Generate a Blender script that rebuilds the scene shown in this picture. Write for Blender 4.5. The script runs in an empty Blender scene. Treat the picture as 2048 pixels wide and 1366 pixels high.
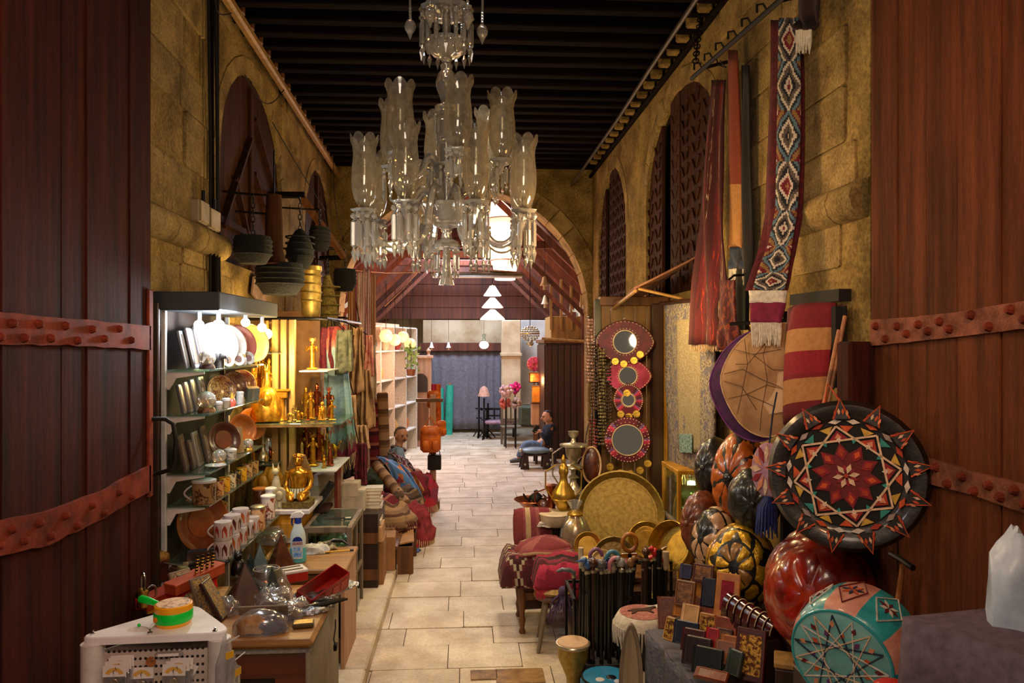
import bpy, math, random
from math import sin, cos, pi, radians, sqrt, atan2, atan
from mathutils import Vector, Matrix, Euler, noise
R = random.Random(7)
sc = bpy.context.scene
COL = sc.collection
V = Vector
# ------------------------------------------------------------------ camera, world, exposure
F, CX, CY, H = 1500.0, 1024.0, 683.0, 2.5
YAW = atan(94 / 1500)
cd = bpy.data.cameras.new('camera'); cam = bpy.data.objects.new('camera', cd); COL.objects.link(cam)
cd.sensor_width = 36; cd.lens = 36 * F / 2048; cd.clip_start = 0.05; cd.clip_end = 200
cam.location = (0, 0, H); cam.rotation_euler = (pi / 2, 0, -YAW)
sc.camera = cam
sc.view_settings.view_transform = 'Standard'; sc.view_settings.look = 'None'
sc.view_settings.exposure = 0.6; sc.view_settings.gamma = 1.0; sc.view_settings.use_curve_mapping = False
sc.cycles.use_denoising = True
sc.cycles.max_bounces = 8; sc.cycles.transparent_max_bounces = 16
sc.cycles.caustics_reflective = False; sc.cycles.caustics_refractive = False
sc.cycles.sample_clamp_indirect = 6.0
w = bpy.data.worlds.new('world'); sc.world = w; w.use_nodes = True
w.node_tree.nodes['Background'].inputs[0].default_value = (1.0, 0.74, 0.52, 1)
w.node_tree.nodes['Background'].inputs[1].default_value = 0.08
CAMF = V((sin(YAW), cos(YAW), 0)); CAMR = V((cos(YAW), -sin(YAW), 0)); CAMP = V((0, 0, H))
def ray(px, py):
    return CAMF * F + CAMR * (px - CX) + V((0, 0, CY - py))
def P(px, py, Y):
    d = ray(px, py); return CAMP + d * (Y / d.y)
def PX(px, py, X):
    d = ray(px, py); return CAMP + d * (X / d.x)
def PZ(px, py, Z):
    d = ray(px, py); return CAMP + d * ((Z - H) / d.z)
def S(v):
    return F / (V(v) - CAMP).dot(CAMF)
def light(kind, loc, power, color, size=0.1, rot=None, spot=None, blend=0.6, size_y=None, target=None):
    ld = bpy.data.lights.new(kind.lower() + '_light', kind); ld.energy = power; ld.color = color
    if kind == 'AREA':
        ld.size = size
        if size_y: ld.shape = 'RECTANGLE'; ld.size_y = size_y
    else: ld.shadow_soft_size = size
    if spot: ld.spot_size = radians(spot); ld.spot_blend = blend
    o = bpy.data.objects.new(kind.lower() + '_light', ld); COL.objects.link(o); o.location = loc
    if target is not None: o.rotation_euler = (V(target) - V(loc)).to_track_quat('-Z', 'Y').to_euler()
    elif rot: o.rotation_euler = rot
    return o
WARM = (1.0, 0.62, 0.28); AMBER = (1.0, 0.5, 0.14); COOL = (0.72, 0.84, 1.0); SOFT = (1.0, 0.78, 0.52)
light('SPOT', (0.35, 6.3, 5.3), 250, (1.0, .83, .65), .25, spot=78, blend=1, target=(0.2, 6.4, 0))
light('SPOT', (0.25, 9.6, 5.3), 230, (1.0, .88, .8), .25, spot=80, blend=1, target=(0.1, 9.8, 0))
light('POINT', (-0.7, 7.6, 3.3), 28, (1.0, .68, .28), .2)
light('POINT', (0.7, 9.5, 3.4), 30, (1.0, .68, .28), .2)
light('POINT', (0.9, 5.0, 3.2), 24, WARM, .15)
light('POINT', (0.5, 2.9, 3.0), 16, (1.0, .72, .45), .12)
light('POINT', (-.5, 4.5, 2.7), 12, (1.0, .8, .55), .12)  # bare light with no lamp body, added to brighten the front counters
light('POINT', (-.7, 1.7, 2.7), 9, (.85, .88, 1.0), .12)  # unseen cool light added near the camera to brighten the cart top
light('POINT', (0.8, 6.6, 2.7), 14, (1.0, .84, .6), .12)
light('AREA', (-.2, .2, 4.2), 32, (1.0, .8, .6), 1.2, target=(0.3, 6, 2.6))
light('AREA', (0.2, 17.4, 5.1), 360, (.62, .77, 1.0), 2.2, target=(0, 17.0, 0))
light('SPOT', (0.1, 13.6, 5.0), 130, (.66, .78, 1.0), .2, spot=70, blend=1, target=(0.1, 13.8, 0))
light('POINT', (.4, 14.6, 4.1), 70, (1.0, .66, .46), .25)
light('POINT', (-1.1, 13.9, 2.6), 85, (1.0, .58, .42), .2)
light('SPOT', (-.9, .4, 5.2), 110, (1.0, .16, .03), .1, spot=60, blend=1, target=(-1.83, 2.1, 3.6))
light('SPOT', (.9, .8, 3.9), 80, (1.0, .42, .17), .1, spot=70, blend=1, target=(2.03, 2.9, 2.9))
light('SPOT', (-.6, 1.2, 2.2), 12, (1.0, .5, .32), .1, spot=70, blend=1, target=(-1.83, 3.4, 1.8))
# ------------------------------------------------------------------ materials
MATS = {}
def _new(name):
    m = bpy.data.materials.new(name); m.use_nodes = True; nt = m.node_tree
    return m, nt, nt.nodes['Principled BSDF']
def rgb(c):
    return (c[0], c[1], c[2], 1)
def hx(s):
    c = [int(s[i:i + 2], 16) / 255 for i in (0, 2, 4)]
    return tuple((x / 12.92 if x <= .04045 else ((x + .055) / 1.055) ** 2.4) for x in c)
def nd(nt, t, **kw):
    n = nt.nodes.new(t)
    for k, v in kw.items(): setattr(n, k, v)
    return n
def vec(nt, coords, stretch):
    mp = nd(nt, 'ShaderNodeMapping'); mp.inputs['Scale'].default_value = stretch
    if coords == 'pos': nt.links.new(nd(nt, 'ShaderNodeNewGeometry').outputs['Position'], mp.inputs[0])
    else: nt.links.new(nd(nt, 'ShaderNodeTexCoord').outputs[coords], mp.inputs[0])
    return mp.outputs[0]
def bump(nt, b, src, strength, dist=0.01):
    if strength <= 0: return
    bn = nd(nt, 'ShaderNodeBump'); bn.inputs['Strength'].default_value = strength; bn.inputs['Distance'].default_value = dist
    nt.links.new(src, bn.inputs['Height']); nt.links.new(bn.outputs[0], b.inputs['Normal'])
def mat(name, col, rough=.55, metal=0., col2=None, scale=8, detail=5, bmp=.15, dist=.01, stretch=(1, 1, 1), coords='Object', lo=.35, hi=.65,
        rand=0., spec=.5, trans=0., coat=0., emit=None, estr=0., alpha=1., ior=1.5, vor=False, fine=0.):
    if name in MATS: return MATS[name]
    m, nt, b = _new(name)
    c = hx(col) if isinstance(col, str) else col
    c2 = (hx(col2) if isinstance(col2, str) else col2) if col2 else tuple(x * .62 for x in c)
    v = vec(nt, coords, stretch)
    if vor:
        n = nd(nt, 'ShaderNodeTexVoronoi'); n.inputs['Scale'].default_value = scale; out = n.outputs['Distance']
    else:
        n = nd(nt, 'ShaderNodeTexNoise'); n.inputs['Scale'].default_value = scale; n.inputs['Detail'].default_value = detail; n.inputs['Roughness'].default_value = .6; out = n.outputs['Fac']
    nt.links.new(v, n.inputs['Vector'])
    r = nd(nt, 'ShaderNodeValToRGB'); r.color_ramp.elements[0].position = lo; r.color_ramp.elements[1].position = hi
    r.color_ramp.elements[0].color = rgb(c2); r.color_ramp.elements[1].color = rgb(c)
    nt.links.new(out, r.inputs[0]); co = r.outputs[0]
    if fine > 0:
        n2 = nd(nt, 'ShaderNodeTexNoise'); n2.inputs['Scale'].default_value = scale * 16; n2.inputs['Detail'].default_value = 8; n2.inputs['Roughness'].default_value = .75; nt.links.new(v, n2.inputs['Vector'])
        r2 = nd(nt, 'ShaderNodeMapRange'); r2.inputs[1].default_value = .35; r2.inputs[2].default_value = .65; r2.inputs[3].default_value = 1 - fine; r2.inputs[4].default_value = 1 + fine * .6; nt.links.new(n2.outputs['Fac'], r2.inputs[0])
        m2 = nd(nt, 'ShaderNodeVectorMath', operation='SCALE'); nt.links.new(co, m2.inputs[0]); nt.links.new(r2.outputs[0], m2.inputs['Scale']); co = m2.outputs[0]
        ad = nd(nt, 'ShaderNodeMath', operation='MULTIPLY_ADD'); ad.inputs[1].default_value = .35; nt.links.new(n2.outputs['Fac'], ad.inputs[0]); nt.links.new(out, ad.inputs[2]); out = ad.outputs[0]
    if rand > 0:
        oi = nd(nt, 'ShaderNodeObjectInfo'); hs = nd(nt, 'ShaderNodeHueSaturation')
        mr = nd(nt, 'ShaderNodeMapRange'); mr.inputs[3].default_value = 1 - rand; mr.inputs[4].default_value = 1 + rand
        nt.links.new(oi.outputs['Random'], mr.inputs[0]); nt.links.new(mr.outputs[0], hs.inputs['Value']); nt.links.new(co, hs.inputs['Color']); co = hs.outputs[0]
    nt.links.new(co, b.inputs['Base Color'])
    b.inputs['Roughness'].default_value = rough; b.inputs['Metallic'].default_value = metal
    b.inputs['Specular IOR Level'].default_value = spec; b.inputs['IOR'].default_value = ior
    b.inputs['Transmission Weight'].default_value = trans; b.inputs['Coat Weight'].default_value = coat; b.inputs['Coat Roughness'].default_value = .12
    b.inputs['Alpha'].default_value = alpha
    if emit: b.inputs['Emission Color'].default_value = rgb(hx(emit) if isinstance(emit, str) else emit); b.inputs['Emission Strength'].default_value = estr
    bump(nt, b, out, bmp, dist)
    MATS[name] = m; return m
def wood(name, col, col2, rough=.55, scale=6, axis='Z', coords='Object', bmp=.25, rand=.12, coat=0., spec=.5, fine=0.):
    st = {'X': (.07, 1, 1), 'Y': (1, .07, 1), 'Z': (1, 1, .07)}[axis]
    return mat(name, col, rough, col2=col2, scale=scale * 3, detail=7, stretch=st, coords=coords, bmp=bmp, rand=rand, lo=.3, hi=.7, coat=coat, spec=spec, fine=fine)
def thin_glass(name, col='e8f0ee', fac=.12, rough=.05, frost=0.):
    """a thin pane or blown shell: mostly clear, a little mirror, a little milk"""
    if name in MATS: return MATS[name]
    m, nt, b = _new(name); nt.nodes.remove(b); out = nt.nodes['Material Output']
    t = nd(nt, 'ShaderNodeBsdfTransparent'); t.inputs[0].default_value = rgb(hx(col))
    g = nd(nt, 'ShaderNodeBsdfGlossy'); g.inputs['Roughness'].default_value = rough
    d = nd(nt, 'ShaderNodeBsdfTranslucent'); d.inputs[0].default_value = rgb(hx(col)); df = nd(nt, 'ShaderNodeBsdfDiffuse'); df.inputs[0].default_value = rgb(hx(col))
    md = nd(nt, 'ShaderNodeMixShader'); nt.links.new(d.outputs[0], md.inputs[1]); nt.links.new(df.outputs[0], md.inputs[2])
    lw = nd(nt, 'ShaderNodeLayerWeight'); lw.inputs[0].default_value = .35
    mr = nd(nt, 'ShaderNodeMapRange'); mr.inputs[3].default_value = fac; mr.inputs[4].default_value = min(1, fac + .55); nt.links.new(lw.outputs['Facing'], mr.inputs[0])
    mx = nd(nt, 'ShaderNodeMixShader'); nt.links.new(mr.outputs[0], mx.inputs[0]); nt.links.new(t.outputs[0], mx.inputs[1]); nt.links.new(g.outputs[0], mx.inputs[2])
    no = nd(nt, 'ShaderNodeTexNoise'); no.inputs['Scale'].default_value = 30; nt.links.new(nd(nt, 'ShaderNodeTexCoord').outputs['Object'], no.inputs['Vector'])
    m2 = nd(nt, 'ShaderNodeMath', operation='MULTIPLY'); m2.inputs[1].default_value = frost * 2; nt.links.new(no.outputs['Fac'], m2.inputs[0])
    mx2 = nd(nt, 'ShaderNodeMixShader'); nt.links.new(m2.outputs[0], mx2.inputs[0]); nt.links.new(mx.outputs[0], mx2.inputs[1]); nt.links.new(md.outputs[0], mx2.inputs[2])
    nt.links.new(mx2.outputs[0], out.inputs[0]); MATS[name] = m; return m
def ramp_mat(name, stops, axis='v', rep=1., rough=.85, scale=120, bmp=.25, kind='stripe', nu=6, nv=60, jag=0., wear=.25, coat=0., au=1., av=1., metal=0.):
    """cloth patterns woven from the UV map: stripe (along u or v), diamond (stepped lozenges), flake (blotches)"""
    if name in MATS: return MATS[name]
    m, nt, b = _new(name); L = nt.links.new
    tc = nd(nt, 'ShaderNodeTexCoord'); sp = nd(nt, 'ShaderNodeSeparateXYZ'); L(tc.outputs['UV'], sp.inputs[0])
    def mth(op, a, c=None):
        n = nd(nt, 'ShaderNodeMath', operation=op)
        for i, x in enumerate((a, c)):
            if x is None: continue
            if isinstance(x, (int, float)): n.inputs[i].default_value = x
            else: L(x, n.inputs[i])
        return n.outputs[0]
    u, v = sp.outputs[0], sp.outputs[1]
    if kind == 'diamond':
        u = mth('DIVIDE', mth('FLOOR', mth('MULTIPLY', u, nu)), nu); v = mth('DIVIDE', mth('FLOOR', mth('MULTIPLY', v, nv)), nv)
        a = mth('MULTIPLY', mth('ABSOLUTE', mth('SUBTRACT', mth('FRACT', mth('MULTIPLY', u, au)), .5)), 2)
        c = mth('MULTIPLY', mth('ABSOLUTE', mth('SUBTRACT', mth('FRACT', mth('MULTIPLY', v, rep)), .5)), 2)
        t = mth('MULTIPLY', mth('ADD', a, c), .5)
        ba = mth('FRACT', mth('MULTIPLY', mth('FLOOR', mth('MULTIPLY', v, rep)), .37)); t = mth('FRACT', mth('ADD', t, mth('MULTIPLY', ba, jag)))
    elif kind == 'flake':
        no = nd(nt, 'ShaderNodeTexNoise'); no.inputs['Scale'].default_value = rep; no.inputs['Detail'].default_value = 4; L(tc.outputs['UV'], no.inputs['Vector'])
        t = mth('ADD', mth('MULTIPLY', mth('SUBTRACT', no.outputs['Fac'], .5), 2.2), .5)
    else:
        t = v if axis == 'v' else u
        if jag > 0:
            no = nd(nt, 'ShaderNodeTexNoise'); no.inputs['Scale'].default_value = nu; mpp = nd(nt, 'ShaderNodeMapping'); mpp.inputs['Scale'].default_value = (au, av, 1); L(tc.outputs['UV'], mpp.inputs[0]); L(mpp.outputs[0], no.inputs['Vector'])
            t = mth('ADD', t, mth('MULTIPLY', mth('SUBTRACT', no.outputs['Fac'], .5), jag))
        t = mth('FRACT', mth('MULTIPLY', t, rep))
    r = nd(nt, 'ShaderNodeValToRGB'); r.color_ramp.interpolation = 'CONSTANT'; e = r.color_ramp.elements
    while len(e) < len(stops): e.new(.5)
    for el, (p, c) in zip(e, stops): el.position = p; el.color = rgb(hx(c) if isinstance(c, str) else c)
    L(t, r.inputs[0])
    n = nd(nt, 'ShaderNodeTexNoise'); n.inputs['Scale'].default_value = scale; n.inputs['Detail'].default_value = 3; L(tc.outputs['Object'], n.inputs['Vector'])
    mx = nd(nt, 'ShaderNodeMix', data_type='RGBA', blend_type='MULTIPLY'); mx.inputs[0].default_value = wear
    rr = nd(nt, 'ShaderNodeMapRange'); rr.inputs[1].default_value = .3; rr.inputs[2].default_value = .7; L(n.outputs['Fac'], rr.inputs[0])
    L(r.outputs[0], mx.inputs[6]); L(rr.outputs[0], mx.inputs[7]); L(mx.outputs[2], b.inputs['Base Color'])
    b.inputs['Roughness'].default_value = rough; b.inputs['Coat Weight'].default_value = coat; b.inputs['Metallic'].default_value = metal
    bump(nt, b, n.outputs['Fac'], bmp, .004); MATS[name] = m; return m
def emitter(name, col, strength):
    if name in MATS: return MATS[name]
    m, nt, b = _new(name); c = hx(col)
    b.inputs['Base Color'].default_value = rgb(c); b.inputs['Emission Color'].default_value = rgb(c); b.inputs['Emission Strength'].default_value = strength
    MATS[name] = m; return m
# ------------------------------------------------------------------ mesh builder
class MB:
    def __init__(s): s.v = []; s.f = []; s.k = []; s.uv = []; s.T = Matrix(); s.m = 0
    def at(s, loc=(0, 0, 0), rot=(0, 0, 0), sca=(1, 1, 1)):
        s.T = Matrix.LocRotScale(V(loc), Euler(rot), V(sca)); return s
    def add(s, vs, fs, uvs=None):
        o = len(s.v); T = s.T; s.v += [tuple(T @ V(p)) for p in vs]
        for f in fs:
            s.f.append([i + o for i in f]); s.k.append(s.m); s.uv.append([uvs[i] for i in f] if uvs else None)
        return s
    def box(s, c, d, b=0.):
        x, y, z = c; a, e, g = d[0] / 2, d[1] / 2, d[2] / 2
        if b <= 0:
            vs = [(x + i * a, y + j * e, z + k * g) for i in (-1, 1) for j in (-1, 1) for k in (-1, 1)]
            return s.add(vs, [(0, 1, 3, 2), (4, 6, 7, 5), (0, 4, 5, 1), (2, 3, 7, 6), (0, 2, 6, 4), (1, 5, 7, 3)])
        b = min(b, a * .9, e * .9, g * .9); vs = []; idx = {}
        for i in (-1, 1):
            for j in (-1, 1):
                for k in (-1, 1):
                    idx[i, j, k, 0] = len(vs); vs.append((x + i * a, y + j * (e - b), z + k * (g - b)))
                    idx[i, j, k, 1] = len(vs); vs.append((x + i * (a - b), y + j * e, z + k * (g - b)))
                    idx[i, j, k, 2] = len(vs); vs.append((x + i * (a - b), y + j * (e - b), z + k * g))
        I = lambda *q: idx[q]; fs = []
        def face(q):
            c3 = sum((V(vs[i]) for i in q), V()) / len(q); n = (V(vs[q[1]]) - V(vs[q[0]])).cross(V(vs[q[2]]) - V(vs[q[0]]))
            fs.append(tuple(q) if n.dot(c3 - V(c)) > 0 else tuple(reversed(q)))
        for i in (-1, 1):
            face([I(i, -1, -1, 0), I(i, 1, -1, 0), I(i, 1, 1, 0), I(i, -1, 1, 0)]); face([I(-1, i, -1, 1), I(1, i, -1, 1), I(1, i, 1, 1), I(-1, i, 1, 1)]); face([I(-1, -1, i, 2), I(1, -1, i, 2), I(1, 1, i, 2), I(-1, 1, i, 2)])
            for j in (-1, 1):
                face([I(i, j, -1, 0), I(i, j, 1, 0), I(i, j, 1, 1), I(i, j, -1, 1)]); face([I(i, -1, j, 0), I(i, 1, j, 0), I(i, 1, j, 2), I(i, -1, j, 2)]); face([I(-1, i, j, 1), I(1, i, j, 1), I(1, i, j, 2), I(-1, i, j, 2)])
                for k in (-1, 1): face([I(i, j, k, 0), I(i, j, k, 1), I(i, j, k, 2)])
        return s.add(vs, fs)
    def lathe(s, prof, n=20, wob=None, caps=True):
        vs = []; fs = []; uv = []; m = len(prof)
        for j, (r, z) in enumerate(prof):
            for i in range(n):
                a = 2 * pi * i / n; q = r * (wob(a, j) if wob else 1); vs.append((q * cos(a), q * sin(a), z)); uv.append((i / n, j / max(1, m - 1)))
        for j in range(m - 1):
            for i in range(n): fs.append((j * n + i, j * n + (i + 1) % n, (j + 1) * n + (i + 1) % n, (j + 1) * n + i))
        if caps:
            if prof[0][0] > 1e-5: fs.append(tuple(range(n - 1, -1, -1)))
            if prof[-1][0] > 1e-5: fs.append(tuple((m - 1) * n + i for i in range(n)))
        return s.add(vs, fs, uv)
    def cyl(s, p0, p1, r0, r1=None, n=12): return s.tube([p0, p1], [r0, r0 if r1 is None else r1], n)
    def tube(s, pts, r, n=8, flat=1.):
        pts = [V(p) for p in pts]; rs = r if isinstance(r, (list, tuple)) else [r] * len(pts); vs = []; fs = []; uv = []; N = None
        for i, p in enumerate(pts):
            t = (pts[min(i + 1, len(pts) - 1)] - pts[max(i - 1, 0)])
            t = t.normalized() if t.length > 1e-9 else V((0, 0, 1))
            if N is None: N = t.orthogonal().normalized()
            else:
                N = N - t * N.dot(t); N = N.normalized() if N.length > 1e-6 else t.orthogonal().normalized()
            B = t.cross(N)
            for k in range(n):
                a = 2 * pi * k / n; vs.append(tuple(p + (N * cos(a) + B * sin(a) * flat) * rs[i])); uv.append((k / n, i / max(1, len(pts) - 1)))
        for i in range(len(pts) - 1):
            for k in range(n): fs.append((i * n + k, i * n + (k + 1) % n, (i + 1) * n + (k + 1) % n, (i + 1) * n + k))
        fs.append(tuple(range(n - 1, -1, -1))); fs.append(tuple((len(pts) - 1) * n + k for k in range(n)))
        return s.add(vs, fs, uv)
    def ball(s, c, r, n=12, m=8, fn=None):
        rr = r if isinstance(r, (tuple, list)) else (r, r, r); vs = []; fs = []; uv = []
        for j in range(m + 1):
            for i in range(n):
                th = pi * j / m; a = 2 * pi * i / n; d = V((sin(th) * cos(a), sin(th) * sin(a), cos(th)))
                k = fn(d) if fn else 1
                vs.append((c[0] + d.x * rr[0] * k, c[1] + d.y * rr[1] * k, c[2] + d.z * rr[2] * k)); uv.append((i / n, j / m))
        for j in range(m):
            for i in range(n): fs.append((j * n + i, (j + 1) * n + i, (j + 1) * n + (i + 1) % n, j * n + (i + 1) % n))
        return s.add(vs, fs, uv)
    def prism(s, poly, z0, z1, taper=1.):
        n = len(poly); cx = sum(p[0] for p in poly) / n; cy = sum(p[1] for p in poly) / n
        a = sum(poly[i][0] * poly[(i + 1) % n][1] - poly[(i + 1) % n][0] * poly[i][1] for i in range(n))
        if a < 0: poly = list(reversed(poly))
        vs = [(x, y, z0) for x, y in poly] + [(cx + (x - cx) * taper, cy + (y - cy) * taper, z1) for x, y in poly]
        uv = [(x, y) for x, y in poly] * 2
        fs = [tuple(range(n - 1, -1, -1)), tuple(n + i for i in range(n))] + [(i, (i + 1) % n, n + (i + 1) % n, n + i) for i in range(n)]
        return s.add(vs, fs, uv)
    def grid(s, fn, nu, nv):
        vs = []; uv = []; fs = []
        for j in range(nv + 1):
            for i in range(nu + 1): vs.append(tuple(fn(i / nu, j / nv))); uv.append((i / nu, j / nv))
        w_ = nu + 1
        for j in range(nv):
            for i in range(nu): fs.append((j * w_ + i, j * w_ + i + 1, (j + 1) * w_ + i + 1, (j + 1) * w_ + i))
        return s.add(vs, fs, uv)
    def ring(s, R_, r, n=24, m=8, c=(0, 0, 0), a0=0, a1=2 * pi):
        pts = [(c[0] + R_ * cos(a0 + (a1 - a0) * i / n), c[1] + R_ * sin(a0 + (a1 - a0) * i / n), c[2]) for i in range(n + 1)]
        return s.tube(pts, r, m)
def mesh(name, mb, mats, smooth=35):
    me = bpy.data.meshes.new(name); me.from_pydata(mb.v, [], mb.f)
    mats = mats if isinstance(mats, (list, tuple)) else [mats]
    for m in mats: me.materials.append(m)
    if len(mats) > 1: me.polygons.foreach_set('material_index', mb.k)
    if any(u is not None for u in mb.uv):
        ul = me.uv_layers.new(name='UVMap'); flat = []
        for f, u in zip(mb.f, mb.uv):
            for i in range(len(f)): flat += list(u[i]) if u else [0, 0]
        ul.data.foreach_set('uv', flat)
    me.polygons.foreach_set('use_smooth', [smooth > 0] * len(mb.f))
    if 0 < smooth < 180: me.set_sharp_from_angle(angle=radians(smooth))
    me.update(); return me
def tag(o, label=None, cat=None, group=None, kind=None):
    if label: o['label'] = label
    if cat: o['category'] = cat
    if group: o['group'] = group
    if kind: o['kind'] = kind
    return o
def rotm(rot): return rot if isinstance(rot, Euler) else (rot.to_euler() if hasattr(rot, 'to_euler') else Euler(rot))
def mk(name, mb, mats, parent=None, loc=(0, 0, 0), rot=(0, 0, 0), label=None, cat=None, group=None, kind=None, smooth=35, solid=0, sub=0, sca=1):
    me = mb if isinstance(mb, bpy.types.Mesh) else mesh(name, mb, mats, smooth)
    o = bpy.data.objects.new(name, me); COL.objects.link(o); o.location = loc; o.rotation_euler = rotm(rot)
    o.scale = (sca, sca, sca) if isinstance(sca, (int, float)) else sca
    if parent: o.parent = parent
    if solid: md = o.modifiers.new('solid', 'SOLIDIFY'); md.thickness = solid; md.offset = 0
    if sub: md = o.modifiers.new('sub', 'SUBSURF'); md.levels = sub; md.render_levels = sub
    return tag(o, label, cat, group, kind)
def thing(name, loc=(0, 0, 0), label=None, cat=None, rot=(0, 0, 0), group=None, parent=None, kind=None, sca=1):
    o = bpy.data.objects.new(name, None); COL.objects.link(o); o.location = loc; o.rotation_euler = rotm(rot); o.empty_display_size = .05
    o.scale = (sca, sca, sca)
    if parent: o.parent = parent
    return tag(o, label, cat, group, kind)
KIDS = {}
def dup(o, loc=None, rot=None, label=None, group=None, cat=None, parent=None, sca=None, swap=None):
    """a copy of a thing together with copies of its parts and sub-parts; swap = {old material: new material}"""
    c = o.copy(); COL.objects.link(c)
    if parent: c.parent = parent
    if loc is not None: c.location = loc
    if rot is not None: c.rotation_euler = rotm(rot)
    if sca is not None: c.scale = (sca, sca, sca) if isinstance(sca, (int, float)) else sca
    tag(c, label, cat, group)
    if swap and c.type == 'MESH' and any(m and m.name in swap for m in c.data.materials):
        c.data = c.data.copy()
        for i, m in enumerate(c.data.materials):
            if m.name in swap: c.data.materials[i] = swap[m.name]
    for ch in list(o.children): dup(ch, parent=c, swap=swap)
    return c
def facing(n, up=(0, 0, 1)):
    """rotation that turns local +Z to n, with local +Y as near to up as can be"""
    z = V(n).normalized(); x = V(up).cross(z)
    x = x.normalized() if x.length > 1e-6 else V((1, 0, 0)); y = z.cross(x)
    return Matrix((x, y, z)).transposed().to_euler()
def jit(a): return R.uniform(-a, a)
def nz(x, y, z=0.): return noise.noise(V((x, y, z)))

# ------------------------------------------------------------------ shared materials
m_stone=mat('sandstone','b0935a',.92,col2='735c34',scale=3.2,detail=10,bmp=.6,dist=.03,coords='pos',rand=.14,spec=.2,fine=.45)
m_plaster=mat('old_plaster','a98b4e',.94,col2='6d5529',scale=2.2,detail=10,bmp=.6,dist=.03,coords='pos',spec=.2,fine=.5)
m_paleplaster=mat('pale_plaster','d8c4a4',.9,col2='a98d68',scale=1.5,detail=8,bmp=.3,dist=.02,coords='pos')
m_paving=mat('limestone_paving','dccbb2',.6,col2='b5a084',scale=2.6,detail=9,bmp=.3,dist=.012,coords='pos',rand=.1,fine=.16)
m_pavebrown=mat('worn_paving','a87f45',.6,col2='5c3d1c',scale=7,detail=9,bmp=.5,dist=.02,coords='pos')
m_grout=mat('dark_joint','9a866a',.95,scale=10)
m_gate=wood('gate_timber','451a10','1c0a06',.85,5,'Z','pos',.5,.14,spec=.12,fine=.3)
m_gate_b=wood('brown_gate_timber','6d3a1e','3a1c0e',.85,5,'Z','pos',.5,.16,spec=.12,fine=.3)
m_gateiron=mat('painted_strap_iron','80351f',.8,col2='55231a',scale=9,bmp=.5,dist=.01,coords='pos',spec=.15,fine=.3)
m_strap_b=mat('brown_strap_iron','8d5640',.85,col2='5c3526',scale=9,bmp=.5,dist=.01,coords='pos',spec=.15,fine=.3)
m_joist=wood('soot_dark_timber','160c09','060303',.9,5,'X','pos',.35,.45,spec=.05)  # near-black brown timber, tone varies from piece to piece
m_shutter=wood('shutter_timber','4a2610','221006',.85,5,'Z','pos',.35,.15,spec=.15,fine=.3)
m_redwood=wood('red_roof_timber','7c3a1e','40190c',.6,4,'Z','pos',.3,.2)
m_darkwood=wood('dark_wood','3a1d10','180b06',.45,5,'Z',rand=.15)
m_midwood=wood('brown_wood','7a4a22','452610',.5,5,'Z',rand=.12)
m_palewood=wood('pale_wood','b58a4c','7d5a2b',.5,5,'Z',rand=.1)
m_yellowwood=wood('varnished_yellow_wood','d09528','8d5d12',.4,5,'Z',rand=.08)
m_greywood=wood('grey_wood','8d7c66','5a4c3c',.7,5,'Z')
m_pinkwood=wood('painted_pink_board','c79a78','a0765a',.6,4,'Z')
m_iron=mat('black_iron','1a1512',.5,.6,scale=20)
m_steel=mat('steel','b8b6b0',.25,1.,col2='8a8880',scale=20,bmp=.03)
m_brass=mat('brass','d0a845',.3,.8,col2='a07c30',scale=12,bmp=.12)
m_dullbrass=mat('dull_brass','b0954c',.45,.7,col2='8d7436',scale=26,bmp=.18,dist=.006)
m_gold=mat('gilt','eab03a',.28,.82,col2='b87c1c',scale=25,bmp=.15)
m_copper=mat('copper','b5613a',.3,1.,col2='713418',scale=12)
m_silver=mat('tarnished_silver','d0c8b0',.28,.75,col2='989078',scale=14,bmp=.1)
m_whitepaint=mat('white_paint','d6d2cf',.4,col2='b4afac',scale=6,bmp=.05)
m_whiteplastic=mat('white_plastic','ecebee',.35,col2='d0cdca',scale=5,bmp=.0)
m_grey=mat('grey_metal','8c8a90',.4,.3,scale=8)
m_black=mat('black_lacquer','0f0c0b',.3,scale=20,bmp=.05)
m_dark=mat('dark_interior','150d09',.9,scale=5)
m_paper=mat('paper','d9c8ae',.8,col2='bfa888',scale=5,bmp=.05)
m_card=mat('cardboard','b08353',.85,col2='8c6238',scale=6,bmp=.1)
m_glass=thin_glass('clear_glass','e6f2ee',.08)
m_greenglass=thin_glass('green_edged_glass','c8e6d8',.12,frost=.06)
m_shade=thin_glass('etched_shade_glass','e4dcc8',.13,.08,frost=.18)
m_crystal=mat('cut_crystal','f2ede2',.05,col2='f2ede2',trans=.72,ior=1.5,bmp=0.,spec=.9)
m_mirror=mat('mirror_glass','e8eef0',.02,1.,col2='e8eef0',bmp=0.)
m_white=mat('white_cloth','d9d0c0',.85,scale=40,bmp=.2)
m_cream=mat('cream_cloth','cfae86',.9,col2='a8835c',scale=14,bmp=.3)
m_maroon=mat('maroon_cloth','6d1324',.85,col2='3d0a14',scale=20,bmp=.3)
m_navy=mat('navy_cloth','1c2a44',.8,col2='0f1626',scale=20,bmp=.3)
m_denim=mat('denim','6f86a4',.85,col2='47597a',scale=14,bmp=.3)
m_skin=mat('skin','d29c7a',.55,col2='ba8462',scale=6,bmp=.05)
m_hair=mat('grey_brown_hair','7a6a5c',.8,col2='4a3e34',scale=40)
m_blackhair=mat('black_hair','17110e',.6,scale=40)
m_leather=mat('brown_leather','5a2712',.35,col2='2d110a',scale=18,bmp=.3,coat=.3)
m_tan=mat('tan_leather','b0703a',.45,col2='7c4720',scale=14,bmp=.25)

# ------------------------------------------------------------------ the setting
CEIL=5.4
def xl(y): return -1.90-.028*y
def xr(y): return 2.2
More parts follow.
